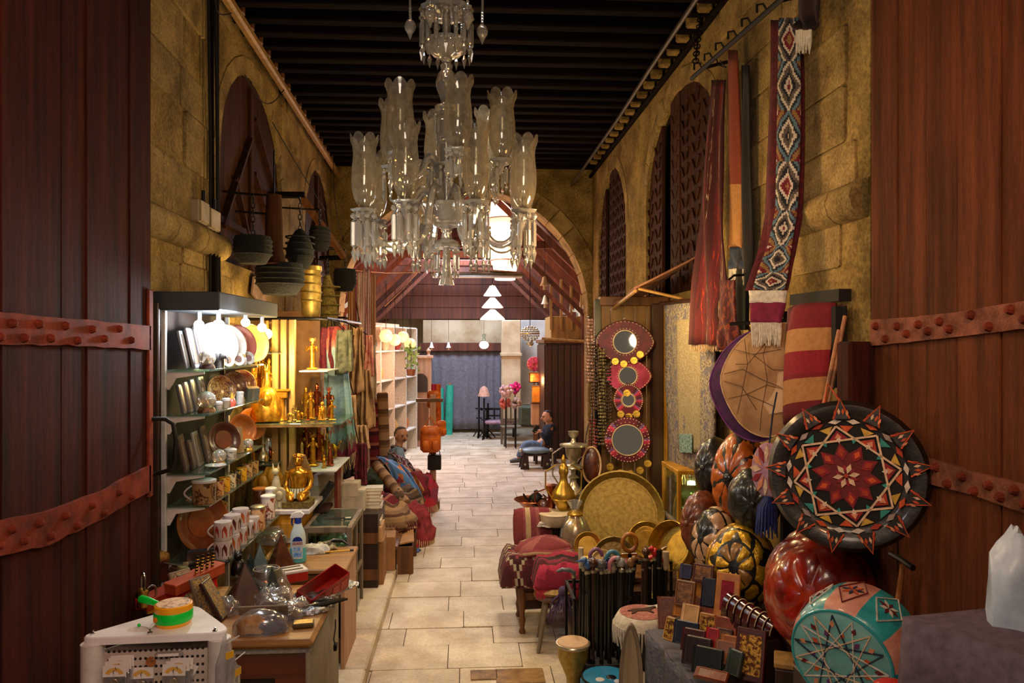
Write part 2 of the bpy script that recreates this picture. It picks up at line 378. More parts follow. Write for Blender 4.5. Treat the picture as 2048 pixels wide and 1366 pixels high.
# floor: paving slabs on a dark bed
fl=thing('floor',kind='structure')
mk('bed',MB().box((0,12,-.09),(7,24,.1)),m_grout,fl)
unit=[mesh('paving_slab',MB().box((0,0,-.5),(1,1,1),.02+.01*i),m_paving) for i in range(1)]
y=1.0
while y<22:
    d=R.uniform(.36,.5) if y>4.9 else .8;x=-2.35-R.uniform(0,.5)
    while x<2.4:
        wd=R.uniform(.5,.85) if y<13 else R.uniform(.75,1.1)
        o=mk('paving_slab',unit[0],None,fl,loc=(x+wd/2,y+d/2,R.uniform(-.004,.004)),sca=(wd -.007,d -.007,.04));o.rotation_euler=(jit(.004),jit(.004),jit(.004));x += wd
    y += d
for px,py,ww,dd in ((1040,1352,.36,.24),(968,1350,.2,.16)):
    q=PZ(px,py,.006);mk('worn_slab',MB().box((0,0,0),(ww,dd,.012),.004),m_pavebrown,fl,loc=q,label='worn brown slab')
kb=thing('trim_1',kind='structure')
for i in range(6):
    mk('kerb_stone',MB().box((-.97,4.4+.75*i,.06),(.5,.74,.12),.015),m_paving,kb)
# side walls with pointed-arch recesses
def archtop(u,op):
    u0,u1,zb,zs,za=op;t=abs(2*(u -(u0+u1)/2)/(u1 -u0))
    return zs+(za -zs)*sqrt(max(0,1-t ** 1.9)) if t<1 else zs
def yl(px):                                        # where the line of sight at px meets the wall at negative x
    d=ray(px,683);k=d.x/d.y;return -1.9/(k+.028)
def yr(px): d=ray(px,683);return 2.2*d.y/d.x
ARCH_L=[(yl(440),yl(562),3.2,4.15,5.12),(yl(610),yl(662),3.2,4.1,5.1)]
ARCH_R=[(yr(1440),yr(1292),3.0,4.15,5.12),(yr(1252),yr(1197),3.0,4.1,5.1)]
def side_wall(name,xf,sg,ops,y0,y1,zt=5.75):
    """sg = -1 for the wall at negative x: its face looks to +x"""
    root=thing(name,kind='structure');mb=MB()
    us=sorted(set([y0+(y1 -y0)*i/12 for i in range(13)]+[o[0]+(o[1]-o[0])*i/24 for o in ops for i in range(25)]))
    pt=lambda u,z,d=0.: (xf(u)+sg*d,u,z);D=.08
    for a,b in zip(us,us[1:]):
        mid=(a+b)/2;op=next((o for o in ops if o[0]<mid<o[1]),None)
        if not op: mb.add([pt(a,0),pt(b,0),pt(b,zt),pt(a,zt)],[(0,1,2,3)]);continue
        za,zb_=archtop(a,op),archtop(b,op);z0=op[2]
        mb.add([pt(a,0),pt(b,0),pt(b,z0),pt(a,z0)],[(0,1,2,3)]);mb.add([pt(a,za),pt(b,zb_),pt(b,zt),pt(a,zt)],[(0,1,2,3)])
        mb.add([pt(a,za),pt(b,zb_),pt(b,zb_,D),pt(a,za,D)],[(0,1,2,3)]);mb.add([pt(a,z0),pt(b,z0),pt(b,z0,D),pt(a,z0,D)],[(0,1,2,3)])
    for o in ops:
        for u in (o[0],o[1]):
            z1=archtop(u,o);mb.add([pt(u,o[2]),pt(u,z1),pt(u,z1,D),pt(u,o[2],D)],[(0,1,2,3)])
    mb.add([pt(y0,0),pt(y0,zt),pt(y0,zt,.6),pt(y0,0,.6)],[(0,1,2,3)])
    mb.add([pt(y0,0,.6),pt(y1,0,.6),pt(y1,zt,.6),pt(y0,zt,.6)],[(0,1,2,3)])
    mk('plaster',mb,m_plaster,root,smooth=0)
    unitb=mesh('stone',MB().box((0,0,0),(1,1,1),.035),m_stone)
    z=1.5;row=0
    while z<zt -.3:
        h=R.uniform(.3,.42);u=y0+(R.uniform(.1,.5))
        while u<y1 -.3:
            l=R.uniform(.45,.95);ok=R.random()>.3
            for o in ops:
                if u+l>o[0]-.22 and u<o[1]+.22:
                    near=min(max((o[0]+o[1])/2,u),u+l)
                    if z+h>o[2]-.05 and z<archtop(near,o)+.25: ok=False
            if u+l>y1: ok=False
            if ok:
                mid=u+l/2;ob=mk('stone',unitb,None,root,loc=(xf(mid)+sg*(.036-R.uniform(0,.012)),mid,z+h/2),sca=(.09,l -.014,h -.014));ob.rotation_euler=(jit(.004),jit(.01),atan2(-(xf(mid+.1)-xf(mid)),.1)+jit(.006))
            u += l
        z += h;row += 1
    for o in ops:                                  # arch ring of voussoirs
        n=13;pts=[]
        for i in range(n+1):
            a=pi*i/n;u=(o[0]+o[1])/2-(o[1]-o[0])/2*cos(a);pts.append((u,archtop(u,o) if 0<i<n else o[3]))
        for i in range(n):
            (u0,z0),(u1,z1)=pts[i],pts[i+1];mu=(o[0]+o[1])/2
            def outp(u,z): dv=V((u -mu,z -o[3]+.25));dv.normalize();return (u+dv.x*.17,min(z+dv.y*.17,zt))
            g=.004;q=[(u0,z0),(u1,z1),outp(u1,z1),outp(u0,z0)];c=(sum(p[0] for p in q)/4,sum(p[1] for p in q)/4)
            q=[(c[0]+(p[0]-c[0])*.97,c[1]+(p[1]-c[1])*.97) for p in q];pr=.002+R.uniform(0,.008)
            vs=[pt(p[0],p[1],.05) for p in q]+[pt(p[0],p[1],-pr) for p in q]
            mk('stone',MB().add(vs,[(3,2,1,0),(4,5,6,7)]+[(k,(k+1) % 4,4+(k+1) % 4,4+k) for k in range(4)]),m_stone,root,smooth=0)
    return root
side_wall('wall_left',xl,-1,ARCH_L,4.6,12.9)
side_wall('wall_right',xr,1,ARCH_R,3.95,12.9)
# string courses (half-round mouldings)
for i,(xf,sg,a,b) in enumerate(((xl,1,4.62,yl(440)),(xr,-1,3.97,yr(1598)))):
    tr=thing('trim_%d' % (2+i),kind='structure');u=a;n=3;st=(b -a)/n
    for k in range(n):
        mb=MB();pr=[(.0,-.12),(.05,-.11),(.09,-.07),(.11,0),(.09,.06),(.05,.09),(0,.1)]
        y0,y1=a+st*k,a+st*(k+1)-.012;vs=[(xf(y0)+sg*d,y0,3.3+z) for d,z in pr]+[(xf(y1)+sg*d,y1,3.3+z) for d,z in pr];m=len(pr)
        mb.add(vs,[(j,j+1,m+j+1,m+j) for j in range(m -1)]+[tuple(range(m)),tuple(range(2*m -1,m -1,-1))]);mk('moulding_stone',mb,m_stone,tr,smooth=50)
# shutters in the arches
def shutter(idx,xf,sg,op,pat):
    root=thing('window_%d' % idx,kind='structure');u0,u1=op[0],op[1];n=8;wd=(u1 -u0+.2)/n
    for i in range(n):
        u=u0 -.1+wd*(i+.5)
        if pat and i == 5: continue
        zt=min(archtop(min(max(u,u0+.02),u1 -.02),op)+.25,5.3)
        mk('plank',MB().box((xf(u)+sg*(.05+R.uniform(0,.012)),u,(op[2]+zt)/2),(.04,wd -.012,zt -op[2]),.006),m_shutter,root)
        if pat:
            mb=MB();z=op[2]+.12
            while z<zt -.35:
                for s in (-1,1): mb.at((xf(u)+sg*.03,u+s*wd*.22,z),(s*.9,0,0)).box((0,0,0),(.016,.13,.03),.004)
                z += .16
            mk('carving',mb,m_shutter,root)
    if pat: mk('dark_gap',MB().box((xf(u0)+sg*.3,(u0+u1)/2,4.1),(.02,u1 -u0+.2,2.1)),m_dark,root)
    else:
        mu=(u0+u1)/2;x=lambda u: xf(u)+sg*.02
        mk('stile',MB().box((x(mu),mu -.12,(op[2]+5.0)/2),(.06,.1,5.0-op[2]),.008),m_shutter,root)
        for a,b in (((u0+.1,3.5),(mu -.15,4.5)),((mu,4.75),(u1 -.3,4.2)),((mu,4.2),(u1 -.12,3.5)),((mu -.05,3.3),(mu -.7,4.0))):
            mk('brace',MB().tube([(x(a[0])+sg*-.01,a[0],a[1]),(x(b[0])+sg*-.01,b[0],b[1])],.035,4),m_shutter,root,smooth=0)
        mk('rail',MB().tube([(x(u0),u0,3.55),(x(u1),u1,3.55)],.04,4),m_shutter,root,smooth=0)
    return root
shutter(1,xl,-1,ARCH_L[0],0);shutter(2,xl,-1,ARCH_L[1],0);shutter(3,xr,1,ARCH_R[0],1);shutter(4,xr,1,ARCH_R[1],1)
# ceiling with joists, wall plates
ce=thing('ceiling',kind='structure')
for i in range(12):
    mk('board',MB().box((-2.3+.42*i,8.2,CEIL+.24),(.41,9.7,.04),.004),m_joist,ce)
yj=3.6
while yj<12.8:
    mk('joist',MB().box((0,0,0),(4.9,.13,.2),.012),m_joist,ce,loc=(jit(.03),yj,CEIL+.1+jit(.015)),rot=(jit(.03),jit(.004),jit(.012)));yj += .33
mk('wall_plate',MB().box((0,0,0),(.08,9.2,.09),.02),m_palewood,ce,loc=(-2.02,8.4,CEIL -.07),rot=(0,0,.028))
mk('wall_plate',MB().box((2.17,8.4,CEIL -.04),(.06,9.2,.06),.02),m_joist,ce)
for k in range(26):
    mk('joist_end',MB().box((0,0,0),(.12,.1,.12),.015),m_plaster,ce,loc=(2.08,3.76+.33*k,CEIL+.03))
    mk('joist_end',MB().box((0,0,0),(.1,.1,.1),.015),m_midwood,ce,loc=(xl(3.76+.33*k)+.1,3.76+.33*k,CEIL+.02))
cp=mk('ceiling_pipe',MB().tube([(1.86,3.6,5.28),(1.87,7.5,5.26),(1.9,9.2,5.27),(1.84,12.85,5.2)],.022,8),mat('enamel_conduit','6d645c',.3,.7,scale=4),label='thin dark conduit running under the joists beside the upper wall',cat='pipe')
# end wall with the big round arch
aw=thing('wall_front',kind='structure');mb=MB();cz,rr,Y0,Y1=3.0,2.15,12.9,13.45;N=40;xo,zo=2.75,5.9
angs=[pi*i/N for i in range(N+1)]
for Yk,fl_ in ((Y0,0),(Y1,1)):
    for a,b in zip(angs,angs[1:]):
        p,q=(rr*cos(a),cz+rr*sin(a)),(rr*cos(b),cz+rr*sin(b))
        mb.add([(p[0],Yk,p[1]),(q[0],Yk,q[1]),(q[0],Yk,zo),(p[0],Yk,zo)],[(0,1,2,3)])
    for s in (-1,1): mb.add([(s*rr,Yk,0),(s*xo,Yk,0),(s*xo,Yk,zo),(s*rr,Yk,zo)],[(0,1,2,3)])
for a,b in zip(angs,angs[1:]): mb.add([(rr*cos(t),Yk,cz+rr*sin(t)) for t,Yk in ((a,Y0),(b,Y0),(b,Y1),(a,Y1))],[(0,1,2,3)])
for s in (-1,1): mb.add([(s*rr,Y0,0),(s*rr,Y1,0),(s*rr,Y1,cz),(s*rr,Y0,cz)],[(0,1,2,3)])
mk('masonry',mb,m_plaster,aw,smooth=0)
for i in range(19):
    a0,a1=pi*i/19+.006,pi*(i+1)/19-.006;r0,r1=rr -.02,rr+.26;d=Y0 -.03-R.uniform(0,.02)
    q=[(rad*cos(a),cz+rad*sin(a)) for rad,a in ((r0,a0),(r0,(a0+a1)/2),(r0,a1),(r1,a1),(r1,a0))];n=len(q)
    mk('stone',MB().add([(x,d,z) for x,z in q]+[(x,Y1 -.02 if k<3 else Y0+.1,z) for k,(x,z) in enumerate(q)],[tuple(range(n)),tuple(range(2*n -1,n -1,-1))]+[(k,n+k,n+(k+1) % n,(k+1) % n) for k in range(n)]),m_stone,aw,smooth=0)
for s in (-1,1):
    z=0.
    while z<cz -.2:
        h=R.uniform(.3,.42);mk('stone',MB().box((s*(rr+.1),Y0+.05,z+h/2),(.26,.2,h -.012),.02),m_stone,aw);z += h
# the timber-roofed court beyond the arch
cw=thing('wall_court',kind='structure')
for s in (-1,1): mk('side',MB().box((s*2.75,17.6,1.8),(.2,8.3,3.6)),m_paleplaster,cw)
mk('end',MB().box((0,21.9,2.9),(6,.2,5.8)),m_paleplaster,cw)
rf=thing('roof',kind='structure')
for s in (-1,1):
    n=7
    for i in range(n):
        t0,t1=i/n,(i+1)/n;xa,za,xb,zb=2.75*(1-t0),3.4+2.6*t0,2.75*(1-t1),3.4+2.6*t1
        mk('plank',MB().add([(s*xa,13.4,za),(s*xb,13.4,zb),(s*xb,21.9,zb),(s*xa,21.9,za),(s*xa,13.4,za+.05),(s*xb,13.4,zb+.05),(s*xb,21.9,zb+.05),(s*xa,21.9,za+.05)],[(0,1,2,3),(7,6,5,4),(0,4,5,1),(2,6,7,3),(0,3,7,4),(1,5,6,2)]),m_redwood,rf,smooth=0)
    for k in range(10):
        yy=13.9+.85*k;mk('rafter',MB().tube([(s*2.8,yy,3.2),(s*.02,yy,5.85)],.085,4),m_redwood,rf,smooth=0)
for k in range(5):
    yy=14.3+1.7*k
    mk('tie_beam',MB().box((0,yy,4.35),(3.4,.12,.14),.01),m_redwood,rf)
    for s in (-1,1): mk('strut',MB().tube([(s*2.6,yy -.08,2.7),(s*.9,yy -.08,4.35)],.06,4),m_redwood,rf,smooth=0);mk('post',MB().box((s*2.55,yy -.08,1.6),(.14,.14,3.2),.01),m_redwood,rf)

for k in range(9):
    z=3.12+.32*k;hw=max(.3,2.75*(1-max(0,z -3.3)/2.6));mk('plank',MB().box((0,20.75,z+.155),(2*hw,.04,.31),.005),m_redwood,rf)

# ------------------------------------------------------------------ the two gate leaves
def hinge(v): return v
def gate(idx,X,sg,y0,y1,straps,seed,m_=None):
    """a leaf of thick planks lying along the alley; its face looks to -sg x"""
    rn=random.Random(seed);g=thing('door_%d' % idx,kind='structure');y=y0
    while y<y1 -.02:
        wd=min(rn.uniform(.17,.26),y1 -y);wd=y1 -y if y1 -y -wd<.08 else wd
        mk('plank',MB().box((X+sg*(.05+rn.uniform(0,.012)),y+wd/2,3.0),(.1,wd -.002,6.0),.004),m_ or m_gate,g);y += wd
    for pts in straps:                              # pts: pixel edges [(px, top, bottom), ...]
        n=22;row=[]
        for i in range(n+1):
            t=i/n*(len(pts)-1);k=min(int(t),len(pts)-2);f=t -k
            px=pts[k][0]+(pts[k+1][0]-pts[k][0])*f;a=pts[k][1]+(pts[k+1][1]-pts[k][1])*f;b=pts[k][2]+(pts[k+1][2]-pts[k][2])*f
            row.append((PX(px,a+nz(px*.06,3)*3,X -sg*.018),PX(px,b+nz(px*.07,9)*4,X -sg*.018)))
        mb=MB();vs=[]
        for a,b in row: vs += [a,b,a+V((sg*.025,0,0)),b+V((sg*.025,0,0))]
        fs=[]
        for i in range(n):
            o=4*i;fs += [(o,o+4,o+5,o+1),(o,o+2,o+6,o+4),(o+1,o+5,o+7,o+3)]
        fs += [(0,1,3,2),(4*n,4*n+2,4*n+3,4*n+1)]
        st=mk('strap',mb.add(vs,fs),m_strap_b if m_ else m_gateiron,g,smooth=0,label='wavy riveted iron strap')
        for j in range(7):
            for r in (.3,.72):
                f=(j+.3+(.45 if r>.5 else 0))/7.5;i=f*n;k=min(int(i),n -1);a=row[k][0].lerp(row[k+1][0],i -k);b=row[k][1].lerp(row[k+1][1],i -k)
                c=a.lerp(b,r+rn.uniform(-.08,.08));mk('stud',MB().lathe([(.02,0),(.02,.006),(.012,.022),(0,.025)],8),m_gateiron,st,loc=c,rot=(0,-sg*pi/2,0))
    return g
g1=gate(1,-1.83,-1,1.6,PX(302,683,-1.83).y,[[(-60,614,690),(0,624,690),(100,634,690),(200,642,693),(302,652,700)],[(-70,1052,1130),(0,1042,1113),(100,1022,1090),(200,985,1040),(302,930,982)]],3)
# pull handle, edge iron and hasp of the first leaf
a,b,c,d_=PX(297,838,-1.83),PX(345,846,-1.76),PX(350,930,-1.76),PX(303,950,-1.83)
mk('handle',MB().tube([a,P(330,838,a.y+.05),P(346,848,a.y+.06),P(352,880,a.y+.06),P(350,925,a.y+.06),P(340,940,a.y+.05),d_],.013,8),m_iron,g1,label='bent iron pull handle')
mk('edge_iron',MB().box((-1.822,PX(302,683,-1.83).y -.04,2.2),(.02,.06,1.2),.006),m_gateiron,g1)
mk('hasp',MB().box((-1.80,PX(285,683,-1.8).y,1.06),(.05,.06,.1),.01),m_iron,g1)
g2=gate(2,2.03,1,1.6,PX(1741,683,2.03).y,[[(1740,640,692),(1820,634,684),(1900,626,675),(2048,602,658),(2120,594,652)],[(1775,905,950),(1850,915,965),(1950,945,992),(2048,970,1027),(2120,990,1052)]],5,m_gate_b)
g2y=PX(1741,683,2.03).y
mk('edge_post',MB().box((1.98,g2y+.03,1.25),(.16,.14,2.5),.015),m_gate,g2,label='splintered lower post')
# stone jamb and block behind the second leaf
jm=thing('wall_jamb',kind='structure')
mk('stone',MB().box((2.22,4.03,1.12),(.34,.2,2.24),.03),m_stone,jm)

# ------------------------------------------------------------------ builders shared by the goods
def base_of(mb):
    xs,ys,zs=zip(*mb.v);return V(((min(xs)+max(xs))/2,(min(ys)+max(ys))/2,min(zs)))
def put(name,mb,mats,parent=None,**kw):
    """link a mesh built in world space with its origin moved to the foot of its own bounds"""
    o=base_of(mb);mb.v=[(x -o.x,y -o.y,z -o.z) for x,y,z in mb.v]
    pl=parent.location if parent else V((0,0,0));return mk(name,mb,mats,parent,loc=o -pl,**kw)
def cloth(tl,tr,bl,br,nu=14,nv=26,fold=.03,k=3.,seed=0.,pinch=0.,mid=None,sag=0.):
    """hanging cloth between four corners with folds across its face; pinch gathers the top"""
    tl,tr,bl,br=V(tl),V(tr),V(bl),V(br);n=(tr -tl).cross(bl -tl).normalized()
    def fn(u,v):
        a=tl.lerp(tr,.5+(u -.5)*(1-pinch*(1-v)));b=bl.lerp(br,u);p=a.lerp(b,v)
        if mid is not None: p=p+V(mid)*(4*v*(1-v))
        w_=sin((u*k+nz(u*2,v*1.5,seed)*.8+seed)*2*pi)*fold*(.35+.65*min(1,v*2+.3))
        return p+n*(w_+nz(u*3,v*4,seed+5)*fold*.6)+V((0,0,-sag*4*u*(1-u)))
    return MB().grid(fn,nu,nv)
def hang(name,tl,tr,bl,br,material,label,cat,group=None,fringe=None,flen=.06,fn=24,thick=.008,**kw):
    root=thing(name,V(tl).lerp(V(tr),.5),label,cat,group=group)
    mb=cloth(tl,tr,bl,br,**kw);put('cloth',mb,material,root,solid=thick,smooth=60)
    if fringe:
        a,b=V(bl),V(br);f=MB()
        for i in range(fn):
            t=(i+.5)/fn;p=a.lerp(b,t);f.tube([p+V((0,0,.01)),p+V((jit(.008),jit(.008),-flen*.5)),p+V((jit(.015),jit(.015),-flen*R.uniform(.8,1.1)))],[.004,.0035,.002],4)
        put('fringe',f,fringe,root,kind='stuff')
    return root
def heap(c,size,seed=0,h=None,lump=.25,nu=22,nv=14):
    """a soft crumpled pile of cloth resting on its flat underside"""
    sx,sy,sz=size
    def fn(d):
        k=1+lump*nz(d.x*2.2+seed,d.y*2.2,d.z*2.2)+lump*.45*nz(d.x*6,d.y*6+seed,d.z*6);return k
    mb=MB().ball((0,0,0),1,nu,nv,fn);mb.v=[(c[0]+x*sx,c[1]+y*sy,c[2]+max(z,-.12)*sz+.12*sz) for x,y,z in mb.v];return mb
def skin(name,joints,bones,material,parent=None,sub=2,root=0,loc=(0,0,0),**kw):
    """one continuous body grown round a skeleton: joints = [(point, radius or (rx, ry))]"""
    me=bpy.data.meshes.new(name);me.from_pydata([tuple(j[0]) for j in joints],bones,[]);me.materials.append(material)
    o=bpy.data.objects.new(name,me);COL.objects.link(o);o.location=loc
    if parent: o.parent=parent
    md=o.modifiers.new('skin','SKIN');md.use_smooth_shade=True
    if not me.skin_vertices: me.skin_vertices.new() if hasattr(me.skin_vertices,'new') else None
    for i,sv in enumerate(me.skin_vertices[0].data):
        r=joints[i][1];sv.radius=r if isinstance(r,(tuple,list)) else (r,r);sv.use_root=(i == root)
    s=o.modifiers.new('sub','SUBSURF');s.levels=sub;s.render_levels=sub
    return tag(o,**kw)
def leaf_box(mb,w,d,h,b=.004): return mb.box((0,0,h/2),(w,d,h),b)
def smooth_path(pts,k=5):
    out=[]
    for i in range(len(pts)-1):
        p0,p1,p2,p3=(V(pts[max(i -1,0)]),V(pts[i]),V(pts[i+1]),V(pts[min(i+2,len(pts)-1)]))
        for j in range(k):
            t=j/k;out.append(.5*((2*p1)+(p2 -p0)*t+(2*p0 -5*p1+4*p2 -p3)*t*t+(3*p1 -p0 -3*p2+p3)*t ** 3))
    return out+[V(pts[-1])]
# --- mugs, plates, globes, pyramids
def mug(label,loc,rot=0,r=.045,h=.1,body=None,group='mugs on the glass shelves',handle=True,upside=True,lid=None,cat='mug',dec=None):
    t=thing('mug' if cat == 'mug' else 'jar',loc,label,cat,(0,0,rot),group)
    pr=[(0,0),(r*.96,0),(r,h*.06),(r,h*.97),(r*.96,h),(r*.9,h),(r*.9,h*.1),(0,h*.08)]
    if upside: pr=[(a,h -z) for a,z in reversed(pr)]
    mk('cup',MB().lathe(pr,20),body,t)
    if handle: mk('handle',MB().tube([(-r*.95-(.55*r)*sin(pi*i/10)*1.2,0,h*(.15+.7*i/10)) for i in range(11)],.007,6),m_whitepaint,t,smooth=60)
    if lid: mk('lid',MB().lathe([(0,h),(r*1.05,h),(r*1.05,h+.014),(r*.7,h+.022),(0,h+.022)],18),lid,t)
    if dec:
        mb=MB()
        for i in range(7):
            a0=2*pi*i/7;q=[(a0+.08,h*.2),(a0+.62,h*.2),(a0+.62,h*.62),(a0+.35,h*.86),(a0+.08,h*.62)]
            mb.add([((r+.0012)*cos(a),(r+.0012)*sin(a),z) for a,z in q],[tuple(range(5))])
        mk('printed_figures',mb,dec,t,smooth=0)
    return t
def plate(label,loc,n,r,body,rim=None,group='plates standing on the glass shelves',tilt_up=(0,0,1),name='plate',cat='plate',motif=None,deep=.12):
    t=thing(name,loc,label,cat,facing(n,tilt_up),group)
    mk('dish',MB().lathe([(0,-.006),(r*.6,-.006),(r*.72,0),(r*.97,r*deep),(r,r*deep),(r,r*deep+.006),(r*.95,r*deep+.007),(r*.7,.009),(r*.6,.005),(0,.005)],32),body,t)
    if rim: mk('rim',MB().ring(r*.985,r*.03,32,6,(0,0,r*deep+.004)),rim,t)
    if motif: mk('motif',MB().lathe([(r*.22,.007),(r*.52,.007),(r*.52,.009),(r*.22,.009)],24),motif,t)
    return t
def globe(label,loc,r,base,group='glass domes on the shelves'):
    t=thing('snow_globe',loc,label,'globe',group=group)
    mk('foot',MB().lathe([(0,0),(r*.9,0),(r*.92,r*.25),(r*.75,r*.55),(0,r*.55)],20),base,t)
    mk('dome',MB().ball((0,0,r*1.3),r,20,12),m_crystal,t,smooth=180)
    mk('scene',MB().at((0,0,r*.55)).prism([(-r*.4,-r*.4),(r*.4,-r*.4),(r*.4,r*.4),(-r*.4,r*.4)],0,r*.8,.05),m_gold,t,smooth=0)
    return t
def pyramid(label,loc,w,h,body,rot=.3,wrap=True,group='souvenir pyramids on the counters'):
    t=thing('pyramid',loc,label,'pyramid',(0,0,rot),group);a=w/2
    mk('stone_body',MB().prism([(-a,-a),(a,-a),(a,a),(-a,a)],0,h,.02),body,t,smooth=0)
    if wrap: mk('wrapper',MB().prism([(-a*1.15,-a*1.1),(a*1.1,-a*1.15),(a*1.2,a*1.1),(-a*1.1,a*1.2)],.001,h*1.08,.06),m_glass,t,smooth=0)
    return t
def figure(name,loc,h,body,label,cat='statuette',kind=0,rot=0,group='gilt figures on the display',base=None):
    """standing gilt figures: 0 goddess with raised disc, 1 striding pharaoh, 2 seated cat, 3 falcon, 4 obelisk, 5 camel"""
    t=thing(name,loc,label,cat,(0,0,rot),group);k=h;b=base or body
    mk('plinth',MB().box((0,0,.03*k),(.34*k,.3*k,.06*k),.006),b,t)
    mb=MB()
    if kind in (0,1):
        mb.lathe([(0,.06*k),(.1*k,.06*k),(.085*k,.25*k),(.075*k,.4*k),(.09*k,.5*k),(.075*k,.58*k),(.115*k,.7*k),(.1*k,.75*k),(.04*k,.77*k),(.04*k,.79*k),(0,.8*k)],14,lambda a,j: 1 if j>6 else 1-.25*abs(sin(a)))
        mb.ball((0,0,.84*k),(.055*k,.06*k,.07*k),10,8)
        for s in (-1,1):
            if kind == 0: mb.tube([(s*.1*k,0,.71*k),(s*.17*k,-.05*k,.6*k),(s*.16*k,-.12*k,.74*k)],[.03*k,.025*k,.018*k],6)
            else: mb.tube([(s*.11*k,0,.71*k),(s*.13*k,0,.55*k),(s*.12*k,-.02*k,.42*k)],[.032*k,.026*k,.02*k],6)
        mk('figure',mb,body,t,smooth=60)
        cr=MB()
        if kind == 0: cr.at((0,0,.95*k),(pi/2,0,0)).lathe([(0,-.01),(.06*k,-.01),(.06*k,.01),(0,.01)],14);cr.at().tube([(-.07*k,0,.9*k),(-.1*k,0,.97*k),(-.07*k,0,1.02*k)],.012*k,5).tube([(.07*k,0,.9*k),(.1*k,0,.97*k),(.07*k,0,1.02*k)],.012*k,5)
        else: cr.lathe([(.06*k,.86*k),(.065*k,.92*k),(.03*k,1.*k),(0,1.02*k)],10)
        mk('crown',cr,body,t,smooth=60)
        if kind == 1: mk('staff',MB().cyl((.15*k,-.04*k,.06*k),(.15*k,-.04*k,.9*k),.01*k,n=6),body,t)
    elif kind == 2:
        mb.lathe([(0,.06*k),(.15*k,.06*k),(.15*k,.2*k),(.1*k,.45*k),(.075*k,.6*k),(.06*k,.66*k),(0,.7*k)],12);mb.ball((0,-.03*k,.76*k),(.09*k,.1*k,.09*k),10,8)
        for s in (-1,1): mb.cyl((s*.055*k,-.02*k,.82*k),(s*.07*k,-.02*k,.97*k),.035*k,.004,6);mb.tube([(s*.06*k,-.1*k,.4*k),(s*.06*k,-.13*k,.2*k),(s*.06*k,-.16*k,.07*k)],.03*k,6)
        mk('cat',mb,body,t,smooth=60)
    elif kind == 3:
        mb.ball((0,0,.4*k),(.13*k,.15*k,.3*k),12,10);mb.ball((0,-.05*k,.75*k),(.09*k,.1*k,.1*k),10,8);mb.cyl((0,-.13*k,.75*k),(0,-.2*k,.7*k),.03*k,.004,6);mb.tube([(0,.1*k,.3*k),(0,.2*k,.1*k)],[.07*k,.03*k],6)
        for s in (-1,1): mb.cyl((s*.05*k,0,.2*k),(s*.05*k,-.02*k,.06*k),.025*k,n=6)
        mk('falcon',mb,body,t,smooth=60)
    elif kind == 4:
        mb.at((0,0,.06*k)).prism([(-.08*k,-.08*k),(.08*k,-.08*k),(.08*k,.08*k),(-.08*k,.08*k)],0,.8*k,.6).at((0,0,.86*k)).prism([(-.048*k,-.048*k),(.048*k,-.048*k),(.048*k,.048*k),(-.048*k,.048*k)],0,.14*k,.02);mk('shaft',mb,body,t,smooth=0)
    else:
        mb.ball((0,0,.5*k),(.26*k,.13*k,.15*k),12,8,lambda d: 1+.5*max(0,d.z)*max(0,1-abs(d.x)*1.6))
        for sx in (-.17,.17):
            for sy in (-.06,.06): mb.tube([(sx*k,sy*k,.45*k),(sx*k*1.05,sy*k,.25*k),(sx*k,sy*k,.06*k)],[.04*k,.025*k,.022*k],6)
        mb.tube([(.22*k,0,.52*k),(.34*k,0,.5*k),(.38*k,0,.66*k),(.4*k,0,.8*k)],[.06*k,.045*k,.035*k,.03*k],6);mb.ball((.44*k,0,.82*k),(.09*k,.04*k,.05*k),8,6);mk('animal',mb,body,t,smooth=60)
    return t
def carton(label,loc,size,body=None,rot=0,group=None,name='carton',cat='box',tape=True):
    t=thing(name,loc,label,cat,(0,0,rot),group);w,d,h=size
    mk('case',MB().box((0,0,h/2),(w,d,h),.004),body or m_card,t)
    if tape: mk('lid_flap',MB().box((-w*.25,0,h+.003),(w*.49,d*.98,.005)),body or m_card,t,smooth=0);mk('lid_flap',MB().box((w*.25,0,h+.003),(w*.49,d*.98,.005)),body or m_card,t,smooth=0)
    return t

